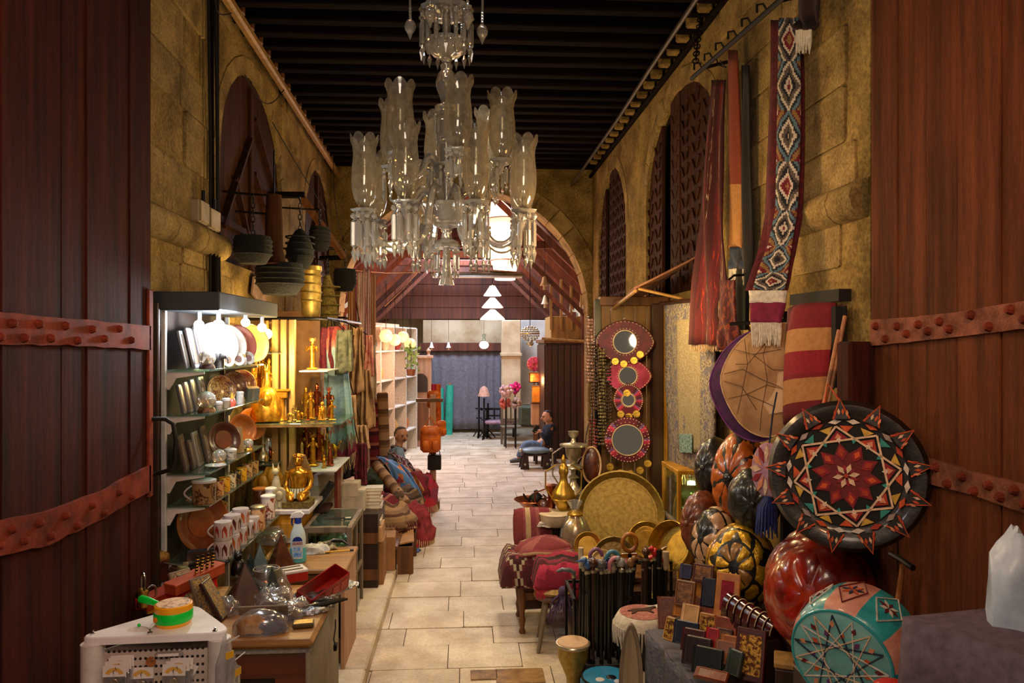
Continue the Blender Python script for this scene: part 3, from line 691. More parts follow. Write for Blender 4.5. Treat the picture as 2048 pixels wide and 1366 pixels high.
# ------------------------------------------------------------------ people
def smooth_chain(pts): return pts
def head(parent,c,look,r,hair,skinm,beard=None,cap=None):
    """head with its face turned to look; r = half the head height"""
    o=thing('head',c -parent.location,parent=parent);z=V((0,0,1));f=V(look).normalized();x=z.cross(f).normalized()*-1;z2=x.cross(f) if False else f.cross(x)*-1
    o.rotation_euler=facing(f)       # local +Z forward, +Y up
    def fn(d):
        k=1.0
        if d.y<-.2: k *= 1-.12*(-d.y -.2)
        if d.z>.5: k *= .97
        return k
    mk('skull',MB().ball((0,0,0),(r*.74,r,r*.86),20,14,fn),skinm,o,smooth=180)
    mk('nose',MB().tube([(0,r*.18,r*.8),(0,-.05*r,r*.98),(0,-.16*r,r*1.0),(0,-.2*r,r*.84)],[r*.07,r*.1,r*.12,r*.06],8),skinm,o,smooth=180)
    for s in (-1,1):
        mk('eye',MB().ball((s*r*.3,r*.1,r*.74),(r*.13,r*.08,r*.08),8,6),m_black,o);mk('brow',MB().tube([(s*r*.14,r*.26,r*.8),(s*r*.32,r*.31,r*.76),(s*r*.48,r*.24,r*.66)],r*.05,5),hair,o)
        mk('ear',MB().ball((s*r*.75,0,-.02*r),(r*.1,r*.24,r*.16),8,6),skinm,o,smooth=180)
    mk('mouth',MB().ball((0,-.42*r,r*.74),(r*.26,r*.05,r*.08),10,6),mat('lips','7a4034',.5),o)
    mk('hair',MB().ball((0,r*.14,-r*.12),(r*.8,r*.94,r*.88),20,12,lambda d: 1.02 if (d.y>.62 or d.z<-.15 and d.y>.1+.8*d.z) and not (d.z>.45 and d.y<.8) else .72),hair,o,smooth=180)
    if beard: mk('moustache',MB().tube([(-r*.3,-.34*r,r*.74),(0,-.27*r,r*.86),(r*.3,-.34*r,r*.74)],[r*.05,r*.09,r*.05],6),beard,o)
    if cap: mk('cap',MB().ball((0,r*.3,-r*.08),(r*.84,r*.8,r*.92),18,10,lambda d: 1 if d.y>0 else .8),cap,o,smooth=180)
    return o
def hand(parent,c,d,up,s,skinm):
    """palm, four unequal curled fingers and a thumb; d points from the wrist to the knuckles, up is the back of the hand"""
    o=thing('hand',V(c)-parent.location,parent=parent);d=V(d).normalized();o.rotation_euler=facing(up,d)   # local Y = fingers, Z = back
    mb=MB();mb.ball((0,s*.3,0),(s*.26,s*.36,s*.13),12,8);mb.tube([(0,-s*.15,0),(0,s*.1,0)],[s*.17,s*.2],8)
    for i,(x,l) in enumerate(((-.2,.36),(-.07,.42),(.07,.4),(.19,.31))):
        y0=s*(.56-abs(i -1.4)*.03);mb.tube([(s*x,s*.4,0),(s*x,y0,0),(s*x*1.05,y0+s*l*.45,-s*.06),(s*x*1.05,y0+s*l*.8,-s*.2),(s*x,y0+s*l*.85,-s*.33)],[s*.07,s*.075,s*.065,s*.058,s*.045],6)
    mb.tube([(-s*.16,s*.12,0),(-s*.33,s*.28,-s*.06),(-s*.37,s*.46,-s*.14),(-s*.3,s*.6,-s*.2)],[s*.09,s*.08,s*.07,s*.05],6)
    mk('fingers',mb,skinm,o,smooth=180);return o

# ------------------------------------------------------------------ white display cart, front cabinet and their goods
ZC=1.2
A,B,C_=PZ(160,1274,ZC),PZ(456,1262,ZC),PZ(384,1209,ZC)
cart=thing('display_cart',(0,0,0),'white three-cornered display cart with a perforated front board and rounded top','display stand')
cen=(A+B+C_)/3
def rounded(pts,r,n=6):
    out=[];m=len(pts)
    for i in range(m):
        p,a,b=V(pts[i]),V(pts[i -1]),V(pts[(i+1) % m]);s=p+(a -p).normalized()*r;e=p+(b -p).normalized()*r
        for k in range(n+1): t=k/n;out.append(s*(1-t) ** 2+p*2*t*(1-t)+e*t*t)
    return out
off=[cen+(p -cen)*1.1 for p in (A,B,C_)]
poly=[(p.x -cen.x,p.y -cen.y) for p in rounded(off,.11)]
cart.location=(cen.x,cen.y,0)
mk('top',MB().prism(poly,ZC -.035,ZC -.006).prism(poly,ZC -.006,ZC,.985),m_whiteplastic,cart)
lcl=lambda p: V((p.x -cen.x,p.y -cen.y,0))
inn=[cen+(p -cen)*.86 for p in (A,B,C_)]
for p in inn: mk('post',MB().cyl(lcl(p),lcl(p)+V((0,0,ZC -.035)),.05,n=16),m_whitepaint,cart)
fa,fb,fc=[lcl(p) for p in inn]
dirf=(fb -fa).normalized();nrm=V((dirf.y,-dirf.x,0));ang=atan2(dirf.y,dirf.x)
m_perf=mat('perforated_board','c2b6aa',.55,col2='a89a8e',scale=5,bmp=.05)
L_=(fb -fa).length
mk('perforated_board',MB().box((0,0,0),(L_ -.08,.012,1.0)),m_perf,cart,loc=(fa+fb)/2+V((0,0,.62))-nrm*-.0,rot=(0,0,ang))
for a_,b_ in ((fb,fc),(fc,fa)):
    d2=b_ -a_;mk('side_board',MB().box((0,0,0),(d2.length -.06,.012,1.0)),m_whitepaint,cart,loc=(a_+b_)/2+V((0,0,.62)),rot=(0,0,atan2(d2.y,d2.x)))
mb=MB()
for i in range(19):
    for k in range(12):
        p=fa+dirf*(.07+(L_ -.14)*i/18)+nrm*.0065+V((0,0,ZC -.075-.036*k));mb.at(p,facing(nrm)).lathe([(.0065,0),(.0065,.001),(0,.001)],8)
mk('holes',mb,m_dark,cart,kind='stuff',smooth=0)
for px,py in ((186,1267),(430,1262),(368,1216),(300,1266),(330,1222)):
    p=PZ(px,py,ZC);mk('bolt',MB().lathe([(.011,0),(.011,.004),(.005,.008),(.005,.016),(0,.017)],8),m_steel,cart,loc=(p.x -cen.x,p.y -cen.y,ZC))
# bagged cards hung on the cart
m_yel=mat('yellow_print','f0b51a',.6,bmp=0);m_bag=thin_glass('poly_bag','f4f4f8',.12,.15,.12);m_cardw=mat('white_card','e6e2df',.6,col2='d8d2cd',bmp=0)
def card_pack(px,py,back,label,group=None,rot=0):
    f=fa+V((cen.x,cen.y,0));d=ray(px,py);pl=f+nrm*(.012+.012*back);t=(pl -CAMP).dot(nrm)/d.dot(nrm);p=CAMP+d*t
    t_=thing('card_pack',p,label,'card',(0,rot,ang),group or 'bagged cards hanging on the white cart')
    mk('card',MB().box((0,0,0),(.098,.003,.05)),m_cardw,t_);mb=MB();n=12;w_=.0075
    for i in range(n):
        a0,a1=pi*(.1+.8*i/n),pi*(.1+.8*(i+.8)/n);mb.add([(rr_*cos(a),-.0025,-.022+rr_*.9*sin(a)) for rr_,a in ((.023,a0),(.023,a1),(.041,a1),(.041,a0))],[(3,2,1,0)])
    mk('yellow_arc',mb,m_yel,t_,smooth=0);mk('hook',MB().tube([(0,.01,.004),(0,-.016,.004),(.004,-.02,-.004)],.0018,5),m_steel,t_)
    mk('bag',MB().box((0,.002,-.075),(.098,.008,.1),.004),m_bag,t_);mk('coin',MB().at((.0,-.004,-.05),(pi/2,0,0)).lathe([(.016,0),(.018,.002),(.016,.004),(0,.004)],14),m_silver,t_);return t_
for k,(x,y_) in enumerate(((229,1342),(234,1334),(240,1327),(245,1322))): card_pack(x,y_,3-k,'white card with yellow arc, %s in the stack beside the gate leaf' % ('front one','second one','third one','rearmost one')[k],rot=jit(.03))
card_pack(284,1346,0,'single white card with yellow arc hanging alone in the middle of the cart')
for k,(x,y_) in enumerate(((348,1340),(356,1332),(364,1327),(372,1334))): card_pack(x,y_,3-k,'white card with yellow arc, %s of the stack beside the clear bags' % ('front one','second one','third one','tilted rear one')[k],rot=(.04,-.05,.03,.5)[k])
f0=fa+V((cen.x,cen.y,0));pl=f0+nrm*.012
def on_front(px,py,o=.012): d=ray(px,py);q_=f0+nrm*o;return CAMP+d*((q_ -CAMP).dot(nrm)/d.dot(nrm))
t=thing('round_tag',on_front(302,1323),'brown round leather tag on the perforated board','tag');mk('disc',MB().at((0,0,0),facing(nrm)).lathe([(0,0),(.021,0),(.022,.003),(0,.004)],18),m_tan,t);mk('hook',MB().tube([V((0,0,0))+nrm*.004,nrm*.02+V((.02,0,.02))],.002,5),m_steel,t)
t=thing('flat_packet',on_front(338,1308,.02),'flat clear packet lying across the hooks of the cart','packet',(0,0,ang));mk('bag',MB().box((0,0,0),(.12,.02,.022),.006),m_bag,t);mk('label_card',MB().box((0,-.011,0),(.09,.002,.012)),m_cardw,t)
for k,(dx,dy,n_) in enumerate(((.035,-.03,'upper'),(.05,.02,'lower'))):
    p=B+V((dx -.03,dy -.02,-.14-.1*k));t=thing('hanging_bag',p,'crinkled clear bag with a yellow sticker, %s one on the side of the cart' % n_,'bag',(0,0,.9+.3*k));mk('bag',heap((0,0,-.1),(.05,.022,.2),k,lump=.2),m_bag,t,smooth=60);mk('sticker',MB().box((0,-.03,.06),(.04,.002,.03)),m_yel,t);mk('peg',MB().cyl((0,0,.1),(.05,-.03,.13),.003,n=6),m_whitepaint,t)
# green and yellow toy pan
m_green=mat('toy_green','00d83c',.35,col2='00c034',bmp=0);m_toyyel=mat('toy_yellow','f5b21c',.35,col2='e89e12',bmp=0);m_orange=mat('toy_orange','f58a12',.4,bmp=0)
p=PZ(347,1247,ZC);toy=thing('toy_pan',p,'small green and yellow plastic toy pan with a green handle on the white cart','toy',(0,0,0))
rt=.084
mk('bowl',MB().lathe([(0,0),(rt*.86,0),(rt*.93,.012),(rt*.95,.018)],32),m_toyyel,toy);mk('band',MB().lathe([(rt*.95,.018),(rt,.024),(rt*1.01,.04),(rt,.062),(rt*.98,.066)],32),m_green,toy)
mk('upper_rim',MB().lathe([(rt*.98,.066),(rt,.07),(rt*.97,.092),(rt*.9,.096),(rt*.9,.092),(0,.092)],32),m_toyyel,toy)
mk('lid',MB().lathe([(0,.093),(rt*.89,.093),(rt*.87,.097),(0,.099)],28),mat('toy_lid','dcb98a',.5,col2='8d6c48',scale=30,lo=.4,hi=.5,bmp=0),toy)
mk('handle',MB().tube([(-.06,.02,.075),(-.09,.03,.085),(-.13,.045,.092),(-.17,.06,.097),(-.18,.064,.098)],[.012,.013,.017,.018,.011],12),m_green,toy,smooth=70)
mk('knob',MB().lathe([(.012,0),(.012,.006),(.006,.01),(0,.011)],12),m_orange,toy,loc=(-.052,-.068,.042),rot=facing((-.6,-.8,0)))
mk('pull_cord',MB().tube([(-.055,-.072,.042),(-.075,-.085,.012),(-.1,-.05,.004),(-.135,-.035,.004)],.0016,5),m_white,toy);mk('pull_bead',MB().ball((-.14,-.034,.008),.008),m_green,toy)
# padlocks on the gate hasp
def padlock(px,py,X,rot,sz,label):
    p=PX(px,py,X);t=thing('padlock',p,label,'padlock',(0,0,rot),'padlocks on the gate')
    mk('body',MB().box((0,0,0),(.055*sz,.028*sz,.075*sz),.006),m_brass,t);mk('shackle',MB().tube([(-.02*sz,0,.03*sz),(-.021*sz,0,.08*sz)]+[(.021*sz*cos(a),0,.08*sz+.024*sz*sin(a)) for a in [pi*(1-i/8) for i in range(9)]]+[(.02*sz,0,.03*sz)],.0055*sz,8),m_steel,t);return t
padlock(286,1196,-1.76,-.9,1.3,'brass padlock with a tall steel shackle on the plank gate');padlock(303,1212,-1.745,.6,1.1,'smaller brass padlock hanging beside the tall shackled one')
# ---- front cabinet
ZK=.95
cab=thing('shop_counter',(-1.28,4.4,0),'old wooden counter with a worn yellow top and grey striped end panel','counter')
m_stripe=ramp_mat('grey_striped_panel',[(0,'8a7c66'),(.25,'75684f'),(.5,'93856c'),(.75,'6d6049')],'u',22,.8,60,.3,wear=.3)
m_top=wood('worn_yellow_top','b5803a','6d4418',.5,4,'X',rand=.1)
mk('carcass',MB().box((0,.02,.44),(.9,.8,.88),.004),m_darkwood,cab)
mk('end_panel',MB().grid(lambda u,v: (.462,-.44+.9*u,.88*v),1,1),m_stripe,cab,solid=.02)
mk('worktop',MB().box((0,0,.93),(.98,.92,.045),.018),m_top,cab)
mk('front_frame',MB().box((-.0,-.4,.81),(.9,.02,.14)).box((0,-.4,.12),(.9,.02,.2)).box((.37,-.4,.48),(.16,.02,.52)).box((-.37,-.4,.48),(.16,.02,.52)),wood('red_brown_counter_wood','6a3218','3d1a0c',.5,4,'X'),cab)
mk('grey_trim',MB().box((0,-.415,.895),(.96,.012,.05),.004),mat('grey_carpet_strip','9a8f88',.95,scale=60,bmp=.5),cab)
mk('door_panel',MB().box((0,-.395,.47),(.56,.012,.42),.004),mat('dark_panel','3b332c',.7,scale=20),cab)
p=PX(664,1265,-.80);mk('key_cord',MB().tube([p+V((.012,.05,.06))-cab.location,p+V((.02,.0,.02))-cab.location,p+V((.015,-.03,-.03))-cab.location,p+V((.02,.0,-.075))-cab.location],.004,6),m_iron,cab);mk('lock_block',MB().box(p+V((.02,.01,-.09))-cab.location,(.02,.05,.04),.005),m_iron,cab)
ZT=ZK+.005
def T(px,py,dz=0.): return PZ(px,py,ZT+dz)
m_pyr=mat('red_brown_stone','7a3824',.3,col2='4e2216',scale=14,bmp=.1,coat=.4);m_pyrb=mat('blue_green_stone','3b5560',.3,col2='22333b',scale=14,coat=.4);m_pyrc=mat('copper_brown_stone','8a4a30',.3,col2='5a2c1c',scale=14,coat=.4)
pyramid('large red brown stone pyramid wrapped in clear film on the worn counter',T(490,1207),.2,.23,m_pyr,.5)
pyramid('copper brown pyramid standing behind the spray bottle side of the counter',T(562,1140,.0),.16,.24,m_pyrc,.6)
pyramid('blue green pyramid standing below the mug shelf',T(520,1150),.14,.2,m_pyrb,.3)
pyramid('small slim blue pyramid leaning against the blue green one',T(500,1155),.08,.15,m_pyrb,.7)
pyramid('dark pyramid inside the film wrapped grey bowl',T(544,1183,.02),.09,.15,mat('dark_stone','2e2a22',.4,scale=15),.4)
t=thing('stone_bowl',T(533,1182),'grey stone bowl wrapped in clear plastic between the pyramids','bowl');mk('bowl',MB().lathe([(0,0),(.05,0),(.085,.03),(.1,.07),(.095,.11),(.08,.14),(.075,.14),(.085,.1),(.07,.03),(0,.02)],24),mat('grey_green_stone','6a6858',.4,col2='3c3b30',scale=9,coat=.4),t);mk('wrapper',heap((0,0,-.02),(.14,.13,.15),3,lump=.18),m_bag,t,smooth=60)
t=thing('dark_cat',T(477,1148),'small black cat figure sitting beside the blue pyramids','figurine');k=.16;mk('body',MB().lathe([(0,0),(.05,0),(.05,.04),(.035,.09),(0,.11)],12).ball((0,-.01,.12),.03).cyl((-.015,-.01,.14),(-.02,-.01,.17),.012,.002,6).cyl((.015,-.01,.14),(.02,-.01,.17),.012,.002,6),m_black,t,smooth=60)
m_redp=mat('red_plastic','a81e18',.35,col2='86140f',scale=6,bmp=.03)
# red crate
p=T(645,1192);t=thing('red_crate',p,'red plastic carrier box tipped on its side at the counter edge','crate',(.35,-.25,.95))
mk('floor_panel',MB().box((0,0,.01),(.32,.12,.012),.003),m_redp,t);[mk('side_panel',MB().box((0,s*.06,.06),(.32,.008,.11),.003),m_redp,t) for s in (-1,1)];[mk('end_panel',MB().box((s*.16,0,.06),(.008,.12,.11),.003),m_redp,t) for s in (-1,1)]
mk('slot_row',MB().box((-.1,-.066,.06),(.05,.004,.05)).box((-.03,-.066,.06),(.05,.004,.05)).box((.04,-.066,.06),(.05,.004,.05)).box((.11,-.066,.06),(.05,.004,.05)),mat('pale_red_print','c8574a',.5),t,smooth=0)
p=T(583,1160,0);t=thing('slotted_box',p,'white and red slotted box lying behind the red crate','box',(0,0,.5));mk('base',MB().box((0,0,.03),(.18,.13,.06),.005),m_redp,t);mk('lid',MB().box((0,0,.065),(.185,.135,.02),.005),m_whitepaint,t);mk('slots',MB().box((0,-.03,.076),(.13,.025,.002)).box((0,.03,.076),(.13,.025,.002)),m_iron,t,smooth=0)
# clamp
p=T(648,1208,.03);t=thing('spring_clamp',p,'dark grey spring clamp lying on silver foil packets','clamp',(0,0,.35));mb=MB()
mk('jaw',MB().tube([(-.13,-.02,0),(-.02,-.025,.005),(.05,.0,.005),(.14,.03,.0)],[.008,.016,.014,.007],6),m_iron,t);mk('handle',MB().tube([(-.05,.06,0),(.0,.03,.006),(.05,.02,.005),(.13,.045,0)],[.007,.013,.012,.006],6),m_iron,t)
m_foil=mat('silver_foil','c6c8cc',.18,.9,col2='7c8088',scale=18,bmp=.9,dist=.02)
for k,(px,py,a,n_) in enumerate(((668,1180,.3,'near the back corner'),(640,1205,-.2,'under the dark clamp'),(628,1222,.6,'next to the worn front edge'),(655,1192,1.1,'against the red crate'),(600,1212,.9,'below the slotted box'),(615,1196,-.5,'between the slotted box and the crate'),(682,1172,.1,'right at the back edge'))):
    t=thing('foil_packet',T(px,py),'crumpled silver foil packet %s' % n_,'packet',(0,0,a),'silver foil packets');mk('packet',heap((0,0,0),(.1,.06,.035),k*3,lump=.2),m_foil,t,smooth=50);mk('seam',MB().box((.1,0,.008),(.02,.08,.004)),m_foil,t)
t=thing('scarf_packet',T(522,1262),'clear bag of yellow and blue scarves with a grey header card','packet',(0,0,.05))
mk('yellow_scarf',heap((-.05,0,.005),(.075,.06,.07),4,lump=.3),mat('ochre_yarn','c98a14',.9,col2='8a5a08',scale=50,bmp=.6),t,smooth=60);mk('blue_scarf',heap((.06,0,.005),(.07,.06,.06),8,lump=.3),mat('slate_yarn','33475c',.9,col2='5c4a62',scale=40,bmp=.6),t,smooth=60);mk('bag',heap((0,0,0),(.15,.085,.1),2,lump=.12),m_bag,t,smooth=60);mk('header_card',MB().at((0,.06,.09),(.4,0,0)).box((0,0,0),(.26,.012,.06),.003),m_greywood,t)
t=thing('small_board',T(607,1252),'small flat dark board at the worn front edge','board',(0,0,.15));mk('board',MB().box((0,0,.012),(.11,.07,.022),.004),mat('dark_olive_board','5a4a2a',.6,scale=12),t);mk('face',MB().box((0,0,.024),(.1,.06,.003)),m_dullbrass,t)
for k,(px,py,c,a) in enumerate(((560,1205,'6b5b4c',.3),(545,1222,'54483c',-.4),(590,1228,'8c6c5a',.8),(572,1240,'3a2018',.1),(535,1205,'8d8478',1.2),(455,1225,'5c5046',-.9))):
    t=thing('wrapped_souvenir',T(px,py),('grey','dark','pinkish','black and red','silvery','brown')[k]+' souvenir crumpled in clear film on the counter','packet',(0,0,a),'film wrapped souvenirs');mk('content',MB().box((0,0,.03),(.11,.06,.05),.012),mat('souvenir_%d' % k,c,.6,scale=20),t);mk('film',heap((0,0,0),(.09,.07,.08),k+20,lump=.3),m_bag,t,smooth=50)
# slim pictures leaning in a row
m_pap=ramp_mat('painted_papyrus',[(0,'c99a2e'),(.3,'3e5560'),(.48,'b98a2a'),(.58,'7a6a3a'),(.75,'8d4a28')],rep=7,kind='flake',rough=.6,wear=.3)
m_pap2=ramp_mat('stone_relief_card',[(0,'a58d68'),(.45,'8d7650'),(.6,'6d5a3c')],rep=9,kind='flake',rough=.8,wear=.3)
for k,(px,py,m_,n_) in enumerate(((380,1222,m_pap2,'grey relief panel first in the leaning row'),(398,1226,m_pap2,'pale carved panel second in the leaning row'),(424,1236,m_pap,'panel painted yellow and blue leaning beside the white cart'),(450,1236,m_pap,'narrow dark framed panel last in the leaning row'))):
    t=thing('leaning_picture',T(px,py),n_,'picture',(-.5,.0,.9+.03*k+.55*(k == 3)),'pictures leaning in a row');mk('frame',MB().box((0,0,.12),(.13,.022,.24),.004),m_greywood if k != 3 else m_darkwood,t);mk('picture',MB().grid(lambda u,v: (-.054+.108*u,-.0125,.01+.22*v),1,1),m_,t,smooth=0)
# red boxes, pens, carved head
for k,(px,py,w_,c,dz,n_) in enumerate(((338,1196,.3,'7a2214',0.,'long dark red presentation box under the others'),(345,1192,.4,'a8381a',.075,'orange red long box slanting across the stack'),(392,1166,.34,'b04a24',.15,'long orange box on top, beside the brass dotted pens'),(385,1190,.28,'d01c12',.075,'bright red narrow box wedged in the stack'))):
    t=thing('long_box',T(px,py,dz),n_,'box',(0,-.12,1.02),'long red boxes stacked by the gate');mk('base',MB().box((0,0,.025),(w_,.1,.05),.004),mat('box_%s' % c,c,.45,scale=10),t);mk('lid',MB().box((0,0,.055),(w_+.006,.106,.018),.004),mat('box_%s' % c,c,.45),t)
for k in range(4):
    p=T(392+10.5*k,1150-3*k,.2);t=thing('dotted_pen',p,'upright dark pen ringed with brass dots, %s from the gate' % ('first','second','third','fourth')[k],'pen',(0,.1,0),'brass dotted pens');mk('barrel',MB().cyl((0,0,-.05),(0,0,.11),.008),m_black,t);mk('dots',[mb := MB(),[mb.lathe([(.0082,z_*.018-.04),(.0105,z_*.018-.036),(.0082,z_*.018-.032)],8,caps=False) for z_ in range(8)]][0],m_brass,t)
t=thing('pen_block',T(405,1152,0),'dark block holding the brass dotted pens','pen stand',(0,0,.3));mk('block',MB().box((0,.0,.085),(.2,.08,.17),.006),m_darkwood,t);mk('felt',MB().box((0,0,.171),(.18,.06,.004)),m_navy,t)
t=thing('carved_box',T(318,1160,.0),'small dark box with a gold woven lid beside the gate','box',(0,0,.3));mk('box',MB().box((0,0,.07),(.12,.1,.14),.006),m_leather,t);mk('lid',MB().at((0,0,.14)).ball((0,0,0),(.065,.055,.06),14,8),mat('gold_weave','a87a34',.6,.3,col2='5a3a14',scale=40,bmp=.8),t)
for k in range(5):
    t=thing('trinket',T(345+14*k,1164+(k % 2)*9,.0),('thin steel letter opener','green soapstone scarab','grey metal flask','dark pen case','slim black box')[k]+' in the clutter by the gate','trinket',(0,.2,.8*k));mk('body',MB().at((0,0,.11)).box((0,0,0),((.16,.01,.012),(.06,.045,.03),(.1,.035,.035),(.14,.03,.022),(.12,.05,.03))[k],.005),(m_steel,mat('soapstone','7a7a50',.5),m_silver,m_black,m_iron)[k],t);mk('tray',MB().box((0,0,.05),(.06,.05,.1),.004),m_darkwood,t)
# ---- middle desk with the spray bottle
ZD=.85
dk=thing('small_desk',(-1.2,5.82,0),'small wooden desk with a pale pink end panel behind the counter','desk')
mk('desk_top',MB().box((0,0,.83),(.68,.62,.035),.008),wood('desk_top_wood','a8804e','7a5428',.5,3,'X'),dk);mk('end_panel',MB().box((.31,0,.405),(.03,.58,.81),.004),m_pinkwood,dk);mk('end_panel',MB().box((-.31,0,.405),(.03,.58,.81),.004),m_pinkwood,dk);mk('drawer_front',MB().box((0,-.28,.7),(.58,.02,.2),.006),m_midwood,dk);mk('back_board',MB().box((0,.28,.4),(.58,.02,.8)),m_darkwood,dk)
def D(px,py,dz=0.): return PZ(px,py,ZD+dz)
b_=D(596,1124);sp=thing('spray_bottle',b_,'white and blue glass cleaner spray bottle standing on the small desk','spray bottle',(0,0,.12));k=.385
mk('bottle',MB().at((0,0,0),(0,0,0),(1,.62,1)).lathe([(0,0),(.052,0),(.059,.012),(.06,.05),(.056,.12),(.058,.18),(.05,.225),(.036,.26),(.026,.29),(.022,.3)],24),mat('bottle_plastic','cfe2e2',.25,col2='c4dadc',bmp=0),sp,smooth=60)
mk('liquid',MB().at((0,0,0),(0,0,0),(1,.62,1)).lathe([(0,.001),(.053,.001),(.0605,.012),(.0612,.05),(.0575,.11),(0,.112)],24),mat('cyan_liquid','5cc4d4',.2,col2='4ab8cc',bmp=0),sp,smooth=60)
mk('collar',MB().at((0,0,0),(0,0,0),(1,.8,1)).lathe([(0,.29),(.024,.29),(.026,.32),(.02,.335),(0,.335)],16),mat('royal_blue','1e3aa0',.35,bmp=0),sp)
mk('trigger',MB().tube([(-.015,0,.34),(-.04,0,.33),(-.046,0,.3),(-.04,0,.275)],[.01,.009,.007,.005],8),mat('royal_blue','1e3aa0'),sp)
mk('spray_head',MB().at((0,0,.335)).prism([(-.055,0),(-.05,.02),(-.02,.042),(.02,.045),(.042,.025),(.03,.004),(.01,-.002)],-.018,.018) if False else MB().at((0,.018,.335),(pi/2,0,0)).prism([(-.058,.0),(-.05,.022),(-.02,.04),(.02,.042),(.045,.022),(.03,.0)],0,.036),m_whiteplastic,sp)
def plaque(pts,y): return MB().add([(x,y,z) for x,z in pts],[tuple(range(len(pts)))])
arch=[(-.036,.035),(.036,.035),(.038,.1)]+[(.036*cos(pi*i/10),.165+.035*sin(pi*i/10)) for i in range(11)]+[(-.038,.1)]
mk('label_panel',MB().at((0,-.0405,0),(0,0,0)).add([(x,-abs(0)-.0,z) for x,z in arch],[tuple(range(len(arch)))]),mat('label_white','dfe8ee',.4,bmp=0),sp,smooth=0)
mk('label_top',MB().add([(x,-.041,z) for x,z in [(.036*cos(pi*i/10),.165+.034*sin(pi*i/10)) for i in range(11)]],[tuple(range(11))]),mat('royal_blue','1e3aa0'),sp,smooth=0)
win=MB()
for (x,z,w_,h_) in ((-.02,.105,.022,.03),(.008,.105,.024,.03),(-.0,.065,.06,.035)): win.add([(x -w_/2,-.0412,z -h_/2),(x+w_/2,-.0412,z -h_/2),(x+w_/2,-.0412,z+h_/2),(x -w_/2,-.0412,z+h_/2)],[(0,1,2,3)])
mk('label_windows',win,mat('label_sky','3f86d0',.4,col2='9cc8f0',scale=60,bmp=0),sp,smooth=0)
def lettering(text,parent,loc,rot,size,material,name='lettering'):
    cu=bpy.data.curves.new(name,'FONT');cu.body=text;cu.size=size;cu.align_x='CENTER';cu.extrude=size*.02;cu.offset=size*.02;cu.resolution_u=3;tmp=bpy.data.objects.new(name,cu);COL.objects.link(tmp)
    me=bpy.data.meshes.new_from_object(tmp.evaluated_get(bpy.context.evaluated_depsgraph_get()));bpy.data.objects.remove(tmp);bpy.data.curves.remove(cu)
    me.materials.clear();me.materials.append(material);me.name=name
    o=bpy.data.objects.new(name,me);COL.objects.link(o);o.parent=parent;o.location=loc;o.rotation_euler=rot;return o
lettering('GLASO',sp,(0,-.042,.142),(pi/2,0,0),.024,mat('label_red','b02020',.4,bmp=0))
for k,(px,py,s_,n_) in enumerate(((628,1105,(.12,.06,.06),'white crumpled wrapper next to the spray bottle'),(545,1085,(.13,.1,.1),'greenish clear film heap on the desk'),(650,1098,(.09,.05,.05),'pale patterned cloth bundle on the desk'))):
    put('wrapper',heap(D(px,py),s_,30+k,lump=.35),(mat('white_wrapper','c9c6bc',.6,col2='8d8a80',scale=12),m_bag,mat('beaded_cloth','a89a78',.8,col2='3c3420',scale=30,lo=.45,hi=.55))[k],label=n_,cat='wrapper',smooth=50)
t=thing('dotted_stick',D(668,1106,.0),'thin brass dotted stick lying on the desk','stick',(0,0,.2));mk('stick',MB().cyl((-.12,0,.012),(.12,0,.012),.007),m_brass,t);mk('tip',MB().cyl((.12,0,.012),(.15,0,.012),.009),m_black,t)
t=thing('curved_horn',D(678,1092),'curved black horn lying on the desk','horn');mk('horn',MB().tube([(-.1,0,.02),(-.04,.01,.045),(.03,0,.04),(.08,-.02,.012)],[.02,.02,.014,.003],8),m_black,t,smooth=60);mk('cap',MB().ball((-.1,0,.02),.021),m_silver,t)

# ------------------------------------------------------------------ glass shelf bay of plates and mugs
ZS=[2.317,2.027,1.643,1.433,1.067];SXR=[-1.66,-1.66,-1.66,-1.66,-1.53]
un=thing('shelf_unit',(-1.8,5.6,0),'white metal shelf unit with five glass shelves under a dark canopy beside the gate','shelf')
U=lambda x,y,z: (x+1.8,y -5.6,z)
for y_ in (5.0,6.3): mk('upright',MB().box(U(-1.95,y_,1.35),(.03,.03,2.7),.003),m_whitepaint,un)
for k in range(5):
    mk('glass_shelf',MB().box(((SXR[k]-1.93)/2+1.8,.05,ZS[k]-.006),(SXR[k]+1.93,1.32,.012),.002),m_greenglass,un)
    for y_ in (5.02,6.28): mk('bracket',MB().at(U(-1.94,y_,ZS[k]-.012),(pi/2,0,0)).prism([(0,0),(SXR[k]+1.9,0),(SXR[k]+1.9,-.018),(.06,-.045),(.02,-.12),(0,-.12)],-.006,.006),m_whitepaint,un,smooth=0)
mk('back_board',MB().box(U(-1.985,5.65,1.75),(.02,1.36,1.9)),mat('shelf_back','2c1c16',.8,scale=6),un)
mk('canopy',MB().box(U(-1.78,5.66,2.76),(.42,1.5,.12),.008),mat('canopy_blue_grey','2f353c',.8,col2='1c2126',scale=5),un)
mk('side_board',MB().box(U(-1.99,4.9,1.5),(.1,.03,2.5),.006),m_darkwood,un)
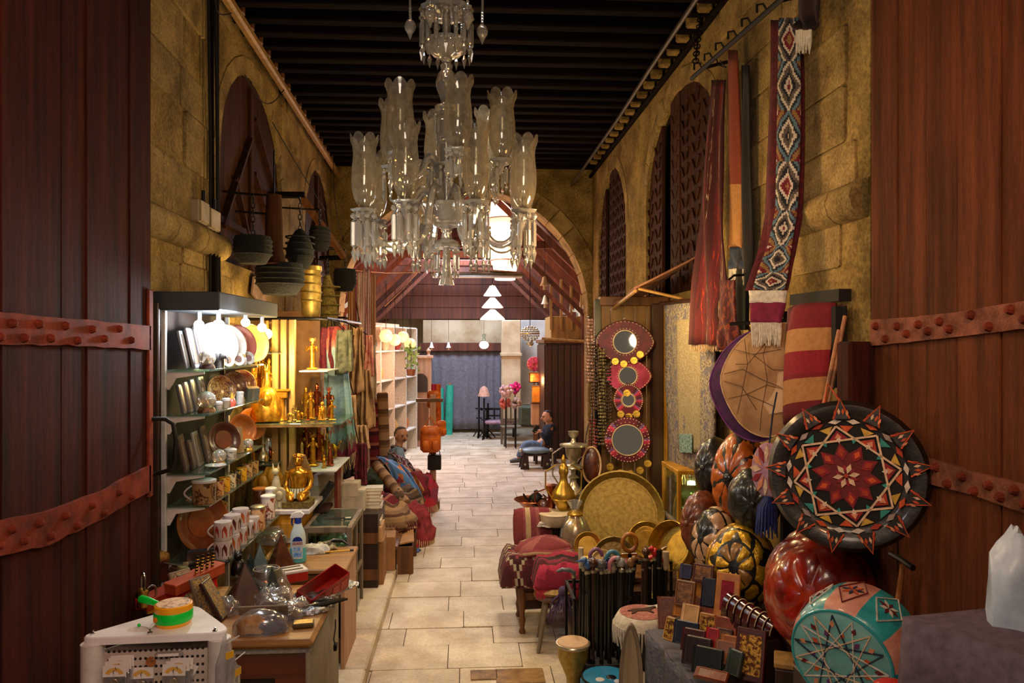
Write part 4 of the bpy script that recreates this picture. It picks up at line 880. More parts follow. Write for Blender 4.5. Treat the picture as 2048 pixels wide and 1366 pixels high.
# bulbs below the canopy
m_bulbhot=emitter('lit_bulb','f4f8ff',22);m_bulb=emitter('soft_bulb','fff2dc',3.0)
for k,(px,py,r,m_,n_) in enumerate(((398,650,.034,m_bulb,'dim round bulb first under the dark canopy'),(437,652,.045,m_bulbhot,'brilliant white bulb under the dark canopy'),(491,645,.034,m_bulb,'round bulb above the beige rimmed plate'),(524,655,.036,m_bulb,'round bulb at the inner end of the canopy'))):
    Y_=5.25+.3*k;p=P(px,py,Y_);t=thing('light_bulb',p,n_,'bulb',group='bulbs under the canopy');mk('globe',MB().ball((0,0,0),r,16,10),m_,t,smooth=180);mk('cap',MB().cyl((0,0,r*.8),(0,0,2.7-p.z),.016,n=10),m_whitepaint,t)
light('POINT',P(437,652,5.3)+V((.12,-.1,0)),26,(.86,.93,1.0),.06)
def SH(i,px,X=-1.78):
    d=ray(px,700);return V((X,X*d.y/d.x,ZS[i]))
def col(c,**k): return mat('glaze_'+c,c,.3,scale=9,bmp=.02,coat=.4,**k)
def pat(a,b,c='7d3018'): return ramp_mat('ware_%s_%s_%s' % (a,b,c),[(0,a),(.42,b),(.5,c),(.58,a),(.72,b)],rep=9,kind='flake',rough=.35,wear=.1,bmp=0,coat=.4)
N_=V((.72,-.66,.22))
def splate(i,px,X,r,body,rim,label,n=N_,deep=.12,motif=None):
    p=SH(i,px,X);return plate(label,p+V((0,0,r*.97)),n,r,body,rim,motif=motif,deep=deep)
def sframe(i,px,X,w,h,c,label,face=None):
    t=thing('framed_picture',SH(i,px,X),label,'picture',(-.2,0,1.72),'picture frames standing on the glass shelves');mk('frame',MB().box((0,0,h/2),(w,.02,h),.005),col(c),t);mk('picture',MB().box((0,-.011,h/2),(w*.78,.003,h*.8)),face or pat('6d5a44','3c3026','4a3c30'),t,smooth=0);return t
# shelf 1
sframe(0,378,-1.84,.18,.26,'70747a','thin grey frame at the gate end of the topmost glass shelf');sframe(0,393,-1.82,.18,.28,'8a8890','second grey frame on the topmost glass shelf');sframe(0,408,-1.83,.2,.3,'5d5a60','darker frame behind the topmost glass dome')
for px,r,a,b,n_ in ((432,.165,'e2dfe2','c9c4c8','big white plate under the brilliant bulb'),(452,.16,'d8d2cc','b8aa98','big cream plate behind the elephant figurine'),(474,.16,'a85a50','8d4a44','big reddish plate on the topmost glass shelf'),(500,.17,'d9b36a','2a2420','big beige plate with a dark rim at the inner end of the topmost shelf')): splate(0,px,-1.83,r,col(a),col(b),n_)
globe('glass dome on a dark foot on the topmost shelf',SH(0,414,-1.72),.055,m_darkwood)
t=thing('elephant',SH(0,436,-1.7),'small dark elephant figurine under the brilliant bulb','figurine',(0,0,-.3));mb=MB();mb.ball((0,0,.07),(.045,.03,.035),12,8).ball((.045,0,.085),.024,10,8).tube([(.065,0,.085),(.08,0,.06),(.078,0,.03)],[.011,.008,.005],6)
for sx in (-.025,.025):
    for sy in (-.015,.015): mb.cyl((sx,sy,.06),(sx,sy,0),.012,n=8)
mk('body',mb,mat('grey_stone_figurine','4a4644',.5),t,smooth=60);[mk('ear',MB().at((.04,s*.026,.085)).ball((0,0,0),(.014,.005,.02),8,6),mat('grey_stone_figurine','4a4644',.5),t) for s in (-1,1)]
for px,r,c,n_ in ((455,.05,'d9c9a0','small cream dish standing beside the elephant'),(476,.05,'c9c4b8','small white dish with a blue and brown scene'),(496,.052,'b5b0ac','small grey dish leaning at the inner end')): splate(0,px,-1.71,r,col(c),col('e0dcd4'),n_,motif=pat('7d5a3a','4a5a78'))
t=thing('ornament_block',SH(0,486,-1.7),'small white ornament block between the small dishes','ornament',(0,0,.5));mk('block',MB().box((0,0,.03),(.05,.03,.06),.006),m_whiteplastic,t);mk('crest',MB().ball((0,0,.065),(.018,.014,.02)),m_gold,t)
# shelf 2
for k,(px,c,n_) in enumerate(((372,'4a4a52','darkest ribbed frame first on the second shelf'),(384,'6d6d74','grey frame second on the second shelf'),(396,'5a565c','plum grey frame third on the second shelf'),(412,'7d7878','light grey frame behind the larger glass dome'))): sframe(1,px,-1.83,.17,.2+.01*k,c,n_)
splate(1,441,-1.8,.115,pat('b07a44','3a1d10'),col('2a1a14'),'round plate with a brown papyrus scene on the second shelf');splate(1,466,-1.85,.12,pat('5a1f14','8d6a3a'),col('3a1710'),'dark red and ochre banded plate on the second shelf');splate(1,484,-1.85,.12,pat('7d2a1a','a8843c'),col('b59a50'),'red plate with gold rim at the inner end of the second shelf')
globe('larger glass dome on a mottled foot on the second shelf',SH(1,413,-1.72),.062,mat('mottled_brown','7a5a34',.5,col2='3a2818',scale=30,lo=.45,hi=.55))
for px,h,c,n_ in ((436,.04,'b9b4a8','low white lidded dish next to the larger glass dome'),(452,.05,'a8957a','small tan lidded pot on the second shelf'),(479,.075,'c9c4c0','small white printed mug on the second shelf')): mug(n_,SH(1,px,-1.7),r=.03,h=h,body=col(c),handle=False,lid=col('d8d4d0'),cat='jar',group='small pots on the glass shelves',upside=False)
t=thing('pink_figurine',SH(1,464,-1.69),'small orange and pink figurine on the second shelf','figurine');mk('body',MB().lathe([(0,0),(.025,0),(.03,.03),(.018,.06),(0,.065)],12),col('d8604a'),t,smooth=60);mk('flame_hat',MB().cyl((0,0,.06),(0,0,.1),.014,.002),col('e0b030'),t)
t=thing('gift_box',SH(1,503,-1.72),'tilted grey gift box at the inner end of the second shelf','box',(.3,0,.6));mk('box',MB().box((0,0,.055),(.1,.06,.11),.004),col('6d6a5c'),t);mk('band',MB().box((0,-.031,.055),(.02,.003,.11)),m_silver,t)
# shelf 3
for px,h,c,n_ in ((374,.25,'3a3230','dark frame first on the third shelf'),(389,.2,'2e2624','black frame leaning on the third shelf'),(402,.24,'8d8680','pale grey thick frame on the third shelf'),(418,.26,'4a4140','tall dark frame behind the small glass dome')): sframe(2,px,-1.82,.15,h,c,n_)
splate(2,446,-1.8,.13,col('4a1a10'),col('5e2a18'),'dark red brown plate on the third shelf',motif=col('7d3a22'));splate(2,482,-1.85,.13,col('a8581c'),col('8d4412'),'amber brown plate on the third shelf');splate(2,502,-1.86,.14,col('b8661e'),col('9a4a14'),'larger amber plate at the inner end of the third shelf')
t=thing('square_plaque',SH(2,470,-1.75),'square tan plaque with a round brown relief on an easel','plaque',(-.2,0,.85));mk('tile_body',MB().box((0,0,.1),(.16,.015,.2),.004),col('a08058'),t);mk('relief',MB().at((0,-.009,.1),(pi/2,0,0)).lathe([(0,0),(.06,0),(.055,.006),(0,.006)],20),col('7d5c3a'),t);mk('easel_leg',MB().tube([(.05,0,.12),(.09,.03,0)],.006,6),m_darkwood,t)
globe('small glass dome with a yellow foot on the third shelf',SH(2,438,-1.7),.048,m_dullbrass);globe('tiny glass dome holding a gold pyramid at the inner end',SH(2,496,-1.7),.042,m_brass)
mug('white printed pot on the third shelf',SH(2,461,-1.7),r=.042,h=.06,body=pat('c9c4b4','8d8a80','4a4a40'),handle=False,lid=col('d8d8d0'),cat='jar',group='small pots on the glass shelves',upside=False)
t=thing('shallow_dish',SH(2,431,-1.69),'shallow white dish at the edge of the third shelf','dish');mk('dish',MB().lathe([(0,0),(.03,0),(.07,.018),(.068,.022),(.03,.008),(0,.008)],20),col('c9c9c4'),t);mk('foot',MB().lathe([(0,-.001),(.03,-.001),(.03,.004),(0,.004)],14),m_silver,t)
# shelf 4: big lidded mug and a row of printed mugs
mug('wide white rimmed mug with brown hunting print on the fourth shelf',SH(3,408,-1.72),.2,.075,.14,pat('8d7048','3c2c1c','4a1f10'),lid=col('c9c9c9'),upside=False,cat='mug')
for k,(px,a,b,c,n_) in enumerate(((436,'c99a60','8d2a1a','5a1a10','red and tan mug beside the wide rimmed mug'),(449,'e0a01c','c98410','7d4a10','bright yellow mug, third on the fourth shelf'),(461,'d8c8a0','2a221c','8d7a50','cream mug with black figures'),(472,'1f1a18','b08020','0f0c0a','black mug with gold marks'),(483,'e0a820','b57a10','8d5a10','second yellow mug on the fourth shelf'),(495,'c09a64','4a3018','7d3018','tan mug with a brown frieze'),(507,'b89050','5a3a1c','3a2414','brown frieze mug at the inner end of the fourth shelf'))): mug(n_,SH(3,px,-1.71),.5,.04,.1,pat(a,b,c),upside=False,handle=(k == 0))
# shelf 5: two tiers of upturned mugs and big brown plate
m_fig=mat('print_red','a83a24',.4,bmp=0);m_fig2=mat('print_orange','c0602a',.4,bmp=0);m_fig3=mat('print_plum','5a2028',.4,bmp=0);cw_=col('cfc6c6')
tiers=[(446,0,m_fig3,'lower front white mug with plum figures'),(446,1,m_fig,'upper front white mug with a red panel'),(462,0,m_fig2,'lower second white mug with orange figures'),(464,1,m_fig3,'upper second white mug with plum figures'),(477,0,m_fig,'lower third white mug in the stacked row'),(481,1,m_fig2,'upper third mug with orange panel'),(491,0,m_fig3,'lower fourth mug in the stacked row'),(503,0,m_fig2,'lower mug at the inner end of the stacked row')]
for px,tier,m_,n_ in tiers: mug(n_+' on the lowest shelf',SH(4,px,-1.6)+V((0,0,.122*tier)),.35,.058,.12,cw_,dec=m_,upside=True)
plate('large brown glazed plate leaning behind the stacked mugs',SH(4,402,-1.8)+V((0,0,.2)),V((.8,-.55,.2)),.2,col('7a3a18'),col('9a5a2a'),motif=col('8d4a22'))
t=thing('yellow_jug',SH(4,420,-1.86),'ochre pottery jug half hidden by the large brown plate','jug');mk('jug',MB().lathe([(0,0),(.06,0),(.1,.08),(.09,.2),(.05,.28),(.06,.3),(.045,.3),(0,.27)],20),col('b58434'),t);mk('handle',MB().tube([(.05,0,.28),(.12,0,.25),(.1,0,.14)],.01,6),col('b58434'),t)
t=thing('black_lizard',SH(4,436,-1.56),'small black curling lizard figure at the edge of the lowest shelf','figurine');mk('body',MB().tube([(-.07,0,.02),(-.03,.01,.03),(.02,0,.025),(.05,-.01,.03),(.07,0,.05),(.06,.01,.065)],[.012,.02,.018,.012,.008,.003],8),m_black,t,smooth=60);mk('foot',MB().cyl((-.02,.02,.02),(-.04,.04,0),.006,n=6).cyl((.02,-.02,.02),(.03,-.04,0),.006,n=6),m_black,t)
# jars on the yellow cabinet
yc=thing('drawer_cabinet',(-1.56,6.62,0),'yellow varnished drawer cabinet below the jars and gilt bust','cabinet')
mk('carcass',MB().box((0,0,.53),(.38,.5,1.06),.006),m_yellowwood,yc);mk('cabinet_top',MB().box((.02,0,1.08),(.5,.58,.035),.004),m_whitepaint,yc)
for k in range(3): dr=mk('drawer',MB().box((0,-.255,.9-.2*k),(.34,.02,.17),.005),m_yellowwood,yc);mk('knob',MB().ball((0,-.275,.9-.2*k),.014),m_dullbrass,dr)
mk('price_card',MB().box((-.04,-.268,.93),(.12,.003,.07)),m_paper,yc)
ZJ=1.098
for k,(px,py,r,h,b,li,n_) in enumerate(((478,1063,.05,.16,pat('9a7a44','6d5028'),m_silver,'plain glass jar with a silver lid'),(513,1058,.055,.16,pat('c9a070','7d3a20'),m_silver,'jar with a wide silver rim and brown print'),(520,1000,.06,.14,m_leather,m_tan,'dark brown jar with a tan lid'),(536,1064,.056,.17,pat('d8c8b8','7d2a18'),m_whiteplastic,'white lidded jar with red triangle print'),(541,1018,.05,.14,pat('d8d4d0','8d8078','5a4a40'),m_whiteplastic,'white jar with a frieze of dark figures'))):
    p=P(px,py,6.5 if k in (2,4) else 6.2);p.z=ZJ if k in (2,4) else ZS[4]
    if k<2: p=SH(4,px+3,-1.6+.02*k)
    mug(n_+' beside the drawer cabinet',p,.5,r,h,b,handle=False,lid=li,upside=False,cat='jar',group='jars between the shelf and the bust')
for k,(px,py,n_) in enumerate(((527,985,'yellow pharaoh mask standing behind the jars'),(545,972,'second yellow pharaoh mask beside the white cat statue'))):
    t=thing('mask',P(px,py,6.75),n_,'mask',(-.1,0,.1),'yellow masks');p=t.location;mk('face',MB().ball((0,0,.09),(.055,.03,.075),14,10),m_yellowwood,t,smooth=180);mk('headcloth',MB().at((0,.01,.0)).prism([(-.08,.0),(.08,0),(.1,.07),(.05,.17),(-.05,.17),(-.1,.07)],-.0,.001) if False else MB().at((0,.025,0),(pi/2,0,0)).prism([(-.085,0),(.085,0),(.09,.08),(.055,.17),(-.055,.17),(-.09,.08)],0,.03),m_gold,t);mk('stand',MB().box((0,0,(ZJ -p.z)/2),(.03,.03,max(.02,p.z -ZJ))),m_darkwood,t)
t=thing('white_bust',P(561,1013,6.45),'small white pharaoh head bust beside the gilt kneeling king','bust');t.location.z=ZJ
m_alab=mat('alabaster','cbbf98',.45,col2='9a8d66',scale=12,bmp=.1)
mk('headdress',MB().at((0,.02,0),(pi/2,0,0)).prism([(-.075,0),(.075,0),(.085,.06),(.05,.15),(0,.17),(-.05,.15),(-.085,.06)],0,.06),m_alab,t);mk('face',MB().ball((0,-.045,.105),(.032,.02,.042),12,8),m_alab,t,smooth=180);mk('beard',MB().cyl((0,-.05,.06),(0,-.05,.015),.01,.013,8),m_alab,t)
t=thing('white_cat',P(552,935,6.6),'slim white cat statue behind the small white bust','statuette');t.location.z=ZJ;k=.34;mk('cat',MB().lathe([(0,0),(.05,0),(.055,.08),(.035,.18),(.022,.24),(0,.26)],14).ball((0,-.015,.28),(.032,.036,.03),10,8).cyl((-.02,-.01,.3),(-.025,-.01,.35),.012,.002,6).cyl((.02,-.01,.3),(.025,-.01,.35),.012,.002,6),m_alab,t,smooth=60);mk('foot',MB().box((0,0,.006),(.12,.1,.012),.003),m_alab,t)
# the gilt kneeling king
p=P(597,1010,6.48);p.z=ZJ;kg=thing('pharaoh_statue',p,'large gilt kneeling pharaoh statue in striped headcloth and pleated kilt','statue',(0,0,-.05))
m_headcl=ramp_mat('striped_headcloth',[(0,'d29a28'),(.5,'4a5560')],'v',13,.35,60,.1,wear=.1,metal=.5);m_kilt=ramp_mat('pleated_kilt',[(0,'d8d4b0'),(.5,'6d6a40')],'u',22,.5,60,.1,wear=.1)
mk('plinth',MB().box((0,0,.03),(.23,.2,.06),.006),mat('carved_plinth','8d7838',.5,.4,col2='4a3c1a',scale=40,bmp=.6),kg)
mk('torso',MB().lathe([(0,.14),(.075,.14),(.066,.19),(.075,.24),(.092,.285),(.08,.31),(.035,.325),(.03,.345),(0,.346)],18,lambda a,j: 1-.3*abs(sin(a)) if j<6 else 1),m_gold,kg,smooth=60)
for s in (-1,1):
    mk('arm',MB().tube([(s*.088,0,.295),(s*.105,.005,.23),(s*.1,-.02,.17),(s*.07,-.07,.135),(s*.055,-.095,.13)],[.026,.024,.02,.017,.012],10),m_gold,kg,smooth=60)
    mk('leg',MB().tube([(s*.05,.06,.09),(s*.05,-.02,.11),(s*.045,-.085,.1),(s*.045,-.09,.075)],[.04,.045,.04,.032],10).tube([(s*.045,-.085,.085),(s*.05,.02,.075),(s*.05,.09,.07)],[.03,.028,.02],8),m_gold,kg,smooth=60)
mk('kilt',MB().at((0,0,0)).lathe([(.078,.165),(.09,.13),(.1,.095),(.095,.085)],36,lambda a,j: 1+.02*cos(18*a),caps=False),m_kilt,kg,smooth=60)
mk('head',MB().ball((0,-.012,.395),(.036,.04,.05),16,12,lambda d: 1+.1*max(0,-d.y)*(1 if abs(d.z)<.3 and abs(d.x)<.25 else 0)),m_gold,kg,smooth=180)
for s in (-1,1): mk('eye',MB().ball((s*.015,-.047,.405),(.008,.004,.004),8,6),m_black,kg);mk('ear',MB().ball((s*.038,-.01,.395),(.006,.008,.014),8,6),m_gold,kg)
mk('nose',MB().cyl((0,-.05,.405),(0,-.058,.388),.004,.007,6),m_gold,kg);mk('mouth',MB().ball((0,-.049,.375),(.012,.004,.004),8,6),m_copper,kg);mk('false_beard',MB().cyl((0,-.045,.35),(0,-.05,.315),.008,.011,8),m_gold,kg)
mk('headcloth',MB().grid(lambda u,v: ((.047+.05*min(1,v*1.35)-(.02 if v>.8 else 0))*sin((u -.5)*pi*1.35),.012-(.04+.01*v)*cos((u -.5)*pi*1.35)*(.35+.0*v)+.02*v,.45-.17*v -.02*abs(2*u -1)),24,16),m_headcl,kg,solid=.012,smooth=70)
mk('brow_band',MB().ring(.041,.006,20,6,(0,-.01,.43)),m_gold,kg);mk('cobra',MB().tube([(0,-.05,.43),(0,-.062,.445),(0,-.055,.462)],[.007,.008,.003],6),m_copper,kg)
# ---- gilt display behind
db=thing('display_cabinet',(-1.55,7.2,0),'tall pale wood display cabinet with glass shelves of gilt figures','cabinet');W_=lambda v: v -db.location
for px in (551,568,585):
    p=P(px,800,6.95);mk('upright',MB().box((p.x+1.55,-.25,1.35),(.055,.05,2.7),.004),m_palewood,db)
mk('back_board',MB().box((-.225,.42,1.85),(.65,.03,1.9)),mat('warm_brown_board','8d6230',.7,col2='6d4820',scale=4),db)
gl=[(1.785,500,682,6.62,7.5),(2.235,598,655,6.9,7.5),(2.4,505,556,6.75,7.5),(2.07,505,545,6.75,7.5),(1.36,600,672,6.7,7.5),(1.42,505,552,6.7,7.5)]
for z,a,b,y0,y1 in gl:
    xa,xb=P(a,800,y0).x,P(b,800,y0).x;mk('glass_shelf',MB().box(((xa+xb)/2+1.55,(y0+y1)/2-7.2,z -.006),(xb -xa,y1 -y0,.012),.002),m_greenglass if z != 1.36 and z != 2.235 else m_whitepaint,db)
mk('shelf_edge',MB().box((.0,-.57,1.768),(.8,.02,.03),.003),m_palewood,db);mk('side_panel',MB().box((.35,-.02,.66),(.03,.2,1.28),.004),wood('red_lacquer','7a2c14','4a160a',.4,4),db)
tube_=thing('display_lamp',P(533,668,6.9),'warm round lamp over the glass shelves of gilt figures','lamp');mk('bulb',MB().ball((0,0,0),.05,16,10),emitter('warm_bulb','ffd27a',9),tube_,smooth=180);mk('cap',MB().cyl((0,0,.04),(0,0,.12),.02),m_brass,tube_);mk('stem',MB().cyl((0,0,.1),(0,.55,.12),.008,n=6),m_brass,tube_)
light('POINT',P(560,720,6.6),30,(1.0,.7,.28),.06);light('POINT',P(640,650,7.0),14,(1.0,.72,.34),.05)
def G(px,zb_,hpx,kind,Yd=6.95,m_=None,extra='',rot=0):
    p=P(px,800,Yd);p.z=zb_;h=hpx/S(p);nm=('goddess','pharaoh','cat','falcon','obelisk','camel')[kind];return nm,p,h,kind,m_ or m_gold,extra,rot
glist=[G(625,2.241,62,0,7.05,None,'alone on the white bracket shelf'),G(512,2.076,60,1,7.0,None,'first on the upper glass beside the plates'),G(526,2.076,64,0,7.2,None,'second on the upper glass beside the plates'),G(538,2.076,58,1,7.0,None,'third on the upper glass beside the plates'),G(531,2.406,34,4,7.2,m_silver,'on the topmost glass under the lamp'),
 G(512,1.791,40,2,6.8,None,'at the inner end of the plates on the long glass shelf'),G(545,1.791,22,5,6.75,m_brass,'small and bright at the front of the long glass shelf'),G(562,1.791,30,2,6.9,m_brass,'between the pale posts on the long shelf'),G(580,1.791,26,5,6.75,m_brass,'beside the middle post on the long shelf'),G(597,1.791,26,3,6.75,None,'low at the front of the long shelf'),G(612,1.791,60,1,7.2,None,'tall in the second half of the long shelf'),G(622,1.791,52,0,7.0,None,'next to the tall one on the long shelf'),G(634,1.791,66,1,7.2,m_copper,'copper toned at the back of the long shelf'),G(645,1.791,44,3,6.85,None,'near the blue scarf on the long shelf'),G(658,1.791,60,0,7.1,m_copper,'last by the blue scarf on the long shelf'),
 G(512,1.426,34,5,7.0,m_copper,'first on the low glass beside the amber plates'),G(527,1.426,40,2,7.1,m_silver,'silver on the low glass'),G(541,1.426,30,3,6.95,m_copper,'copper on the low glass'),G(612,1.366,74,1,7.3,m_copper,'dark at the back of the white lower shelf'),G(626,1.366,62,0,6.95,None,'standing upright in the middle of the white lower shelf'),G(637,1.366,72,1,7.2,m_copper,'behind the upright one on the white lower shelf'),G(648,1.366,30,3,6.85,None,'beak raised at the front of the white lower shelf'),G(660,1.366,46,2,6.95,m_copper,'at the scarf end of the white lower shelf'),G(604,1.366,44,4,7.1,m_dullbrass,'dull at the inside of the white lower shelf')]
for nm,p,h,kind,m_,ex,rot in glist: figure(nm+'_figure',p,h,m_,('gilt ' if m_ is m_gold else 'metal ')+nm+' figure '+ex,'statuette',kind,jit(.3))
# big gold sphinx-like mask on the long shelf
t=thing('gold_mask',P(532,838,6.72),'large shining gold headdress mask leaning on the long glass shelf','mask',(-.15,0,.3));t.location.z=1.79
mk('headcloth',MB().lathe([(.12,0),(.14,.08),(.12,.2),(.08,.29),(0,.32)],20,lambda a,j: 1-.35*abs(sin(a))),m_gold,t,smooth=60);mk('face',MB().ball((0,-.08,.2),(.05,.035,.07),14,10),m_gold,t,smooth=180)
t=thing('hookah_vase',P(526,900,6.9),'slim glass and brass vase on the low glass shelf','vase');t.location.z=1.426;mk('vase',MB().lathe([(0,0),(.05,0),(.055,.03),(.03,.07),(.012,.12),(.012,.26),(.02,.28),(0,.28)],16),m_silver,t,smooth=50);mk('neck_ring',MB().ring(.018,.006,14,6,(0,0,.14)),m_brass,t)
t=thing('small_printed_jar',P(537,875,7.0),'little white printed jar on the low glass shelf','jar');t.location.z=1.426;mk('jar',MB().lathe([(0,0),(.04,0),(.04,.15),(.03,.17),(0,.17)],16),pat('d8e0d8','8d9a90','4a5a5a'),t);mk('lid',MB().lathe([(0,.17),(.035,.17),(.03,.19),(0,.19)],14),m_silver,t)
t=thing('gold_stand',P(562,775,6.9),'gold offering table between the pale posts','ornament');t.location.z=1.79;mk('table',MB().box((0,0,.27),(.16,.1,.02),.004).box((0,0,.23),(.12,.08,.06),.004),m_gold,t);mk('pedestal',MB().lathe([(0,0),(.06,0),(.03,.05),(.03,.2),(0,.2)],12),m_gold,t)
# a second rank of small gilt figures fills the gaps of the display
ADJ=('slender','squat','dull','bright','small','upright','leaning','dark toned','polished','worn')
ranks=[(2.406,(509,520,545),(20,30,24),6.95,'beneath the warm lamp'),(2.076,(507,519,533,543),(44,30,50,36),6.85,'on the plate end glass'),(1.791,(505,538,553,571,588,603,616,628,640,651,664),(30,24,18,22,34,20,24,22,30,26,40),6.85,'along the long glass rear'),(1.426,(507,518,533,546),(24,30,22,28),6.82,'on the low glass'),(1.366,(608,619,632,643,654,666),(60,50,56,60,52,40),7.3,'along the white shelf rear')]
for z,pxs,hs,yd,where in ranks:
    for k,(px,hp) in enumerate(zip(pxs,hs)):
        kd=(1,0,2,3,1,5,0,4,2,1,0)[k];m_=(m_gold,m_copper,m_brass,m_gold,m_dullbrass)[k % 5];nm,p,h,kind,_,_,rot=G(px,z,hp,kd,yd+.12*(k % 2));figure(nm+'_figure',p,h,m_,'%s %s figure %s, %s one' % (ADJ[k % 10],nm,where,('first','second','third','fourth','fifth','sixth','seventh','eighth','ninth','tenth','eleventh')[k]),'statuette',kind,jit(.5))

# ------------------------------------------------------------------ glass vitrine, boxes, textiles and the stall of blankets
vt=thing('glass_vitrine',(-1.145,6.69,0),'tall wooden vitrine with a glass top standing on the kerb','display case');wv,dv,hv=.4,.72,.95
for sx in (-1,1):
    for sy in (-1,1): mk('post',MB().box((sx*(wv/2-.02),sy*(dv/2-.02),hv/2+.02),(.04,.04,hv -.04),.004),m_greywood,vt)
    mk('side_pane',MB().box((sx*(wv/2-.015),0,.5),(.005,dv -.07,.84)),m_glass,vt);mk('side_rail',MB().box((sx*(wv/2-.02),0,.47),(.035,dv -.08,.04),.004),m_greywood,vt);mk('mid_post',MB().box((sx*(wv/2-.02),0,.5),(.035,.035,.86),.004),m_greywood,vt)
    for z in (.06,hv -.02): mk('side_rail',MB().box((sx*(wv/2-.02),0,z),(.04,dv -.08,.05),.004),m_greywood,vt);mk('end_rail',MB().box((0,sx*(dv/2-.02),z),(wv -.08,.04,.05),.004),m_greywood,vt)
mk('top_pane',MB().box((0,0,hv -.002),(wv -.06,dv -.06,.008)),m_greenglass,vt);mk('front_pane',MB().box((0,-dv/2+.02,.7),(wv -.08,.005,.42)),m_glass,vt);mk('lower_panel',MB().box((0,-dv/2+.025,.28),(wv -.08,.015,.4)),m_greywood,vt)
mk('inner_shelf',MB().box((0,0,.72),(wv -.07,dv -.08,.01)),m_greenglass,vt);mk('inner_shelf',MB().box((0,0,.45),(wv -.07,dv -.08,.012)),m_greywood,vt);mk('silver_chains',heap((0,.05,.73),(.13,.25,.05),4,lump=.4),m_silver,vt,smooth=50)
t=thing('ornate_dagger',(-1.12,6.6,hv+.004),'small dark ornament lying on the glass top of the vitrine','ornament',(0,0,.1));mk('blade',MB().tube([(-.1,0,.008),(0,.0,.012),(.08,.0,.01)],[.006,.014,.005],6,.4),m_iron,t);mk('grip',MB().cyl((.08,0,.01),(.13,0,.01),.008),m_silver,t)
# pale boxes stacked behind the vitrine on a crate
bx=thing('packing_crate',(-1.3,7.62,0),'dark packing crate carrying the stack of pale boxes','crate');mk('crate',MB().box((0,0,.42),(.92,.62,.84),.006),m_darkwood,bx);mk('slat',MB().box((0,-.315,.25),(.92,.02,.1)).box((0,-.315,.6),(.92,.02,.1)),m_midwood,bx)
for k,(px,py,w_,h,c) in enumerate(((640,1013,.17,.13,'b8a486'),(668,1013,.17,.13,'c4b090'),(700,1013,.15,.14,'d0c0a4'),(722,1013,.1,.2,'d6c8ae'),(645,988,.2,.12,'c0ac8c'),(674,988,.17,.12,'b4a084'),(704,986,.15,.13,'cdbda2'),(656,964,.24,.1,'d8c4b4'))):
    p=P(px,py,7.5);z=(.84,.84,.84,.84,.972,.972,.982,1.094)[k];p.z=z;carton(('tan','beige','cream','tall cream','light tan','shaded tan','pale','pinkish white')[k]+' small box %s in the stack behind the vitrine' % ('first below','second below','third below','at the end','first above','second above','third above','topmost')[k],p,(w_,.2,h),mat('boxcard_%d' % k,c,.8,scale=5,bmp=.03),jit(.06),'pale boxes behind the vitrine')
t=thing('printed_case',P(633,1005,7.0),'dark leaning box edge with a white printed side by the bust','box',(0,.6,.2));t.location.z=.99;mk('case',MB().box((0,0,.12),(.05,.16,.26),.004),m_black,t);mk('printed_side',MB().box((.027,0,.12),(.003,.14,.22)),pat('d8d0c8','3a302a','8d8070'),t)
tb=thing('trestle_table',(-1.3,7.0,0),'low dark board under the leaning box','table');mk('tabletop',MB().box((-.0,0,.97),(.12,.3,.03),.004),m_darkwood,tb);[mk('leg',MB().box((0,s*.12,.48),(.03,.03,.96)),m_darkwood,tb) for s in (-1,1)]
# ---- hung scarves and garments on a rail
RL=[(-2.12,7.3,2.72),(-1.34,7.35,2.72),(-1.45,10.5,2.75),(-2.0,12.7,2.9),(-2.28,12.75,2.9)]
rail=mk('hanging_rail',MB().tube([V(a).lerp(V(b),i/12) for a,b in zip(RL,RL[1:]) for i in range(12)]+[V(RL[-1])],.018,8),m_iron,label='thin iron rail from which the scarves hang',cat='rail')
m_blue=ramp_mat('blue_scarf',[(0,'a0483c'),(.1,'b87862'),(.17,'9ab8bc'),(.5,'86a8ae'),(.72,'a05a4a'),(.76,'7fa4a8'),(.86,'6a6048'),(.92,'6a1430')],'v',1,.9,50,.3,jag=.22,nu=6,au=4,av=1.5)
def HP(px,py,Y): return P(px,py,Y)
hang('blue_scarf',HP(648,655,7.62),HP(690,650,7.56),HP(652,938,7.6),HP(712,905,7.55),m_blue,'long faded blue scarf with coral and plum ends and a fringe beside the gilt display','scarf',fringe=m_cream,flen=.14,fn=22,fold=.025,k=2.5)
hanger_q=[]
m_olive=mat('olive_net','7a7a5c',.9,col2='4a4c38',scale=22,bmp=.5);m_beigewrap=mat('beige_wrap','c4a078',.9,col2='94704a',scale=10,bmp=.4)
for k,(a,b,c,d_,Y_,m_,n_,f_) in enumerate(((672,660,704,750,7.5,m_olive,'olive grey tasselled scarf behind the blue scarf',.02),(640,655,668,745,7.6,mat('plum_bead','7a1a2c',.8,col2='4a0e1a',scale=30),'plum beaded strands above the gilt goddess',.02),(700,655,726,790,8.0,m_beigewrap,'beige knotted cotton wrap hanging first on the rail',.04),(712,740,748,862,8.2,m_beigewrap,'beige cotton bag with a red print hanging below the wraps',.06),(690,790,712,905,7.8,m_cream,'cream cloth sleeve hanging behind the blue scarf',.04),(706,850,738,905,7.9,m_cream,'cream cotton bag bulging above the maroon bag',.06),(688,860,706,960,7.7,mat('black_fringe','1c1214',.9,scale=40),'black fringed shawl hanging behind the maroon bag',.02),(730,670,746,760,8.4,mat('rose_tassel','b84a5c',.9,col2='e0b8a0',scale=12),'rose and white tasselled garment near the court arch',.02))):
    hanger_q.append(hang('hanging_garment',HP(a,b,Y_),HP(c,b,Y_),HP(a -2,d_,Y_),HP(c+2,d_ -8,Y_),m_,n_,'garment','garments on the long rail',fold=f_,k=2.2,seed=k*3.1,nu=12,nv=18,pinch=.4 if k in (3,5) else .1))
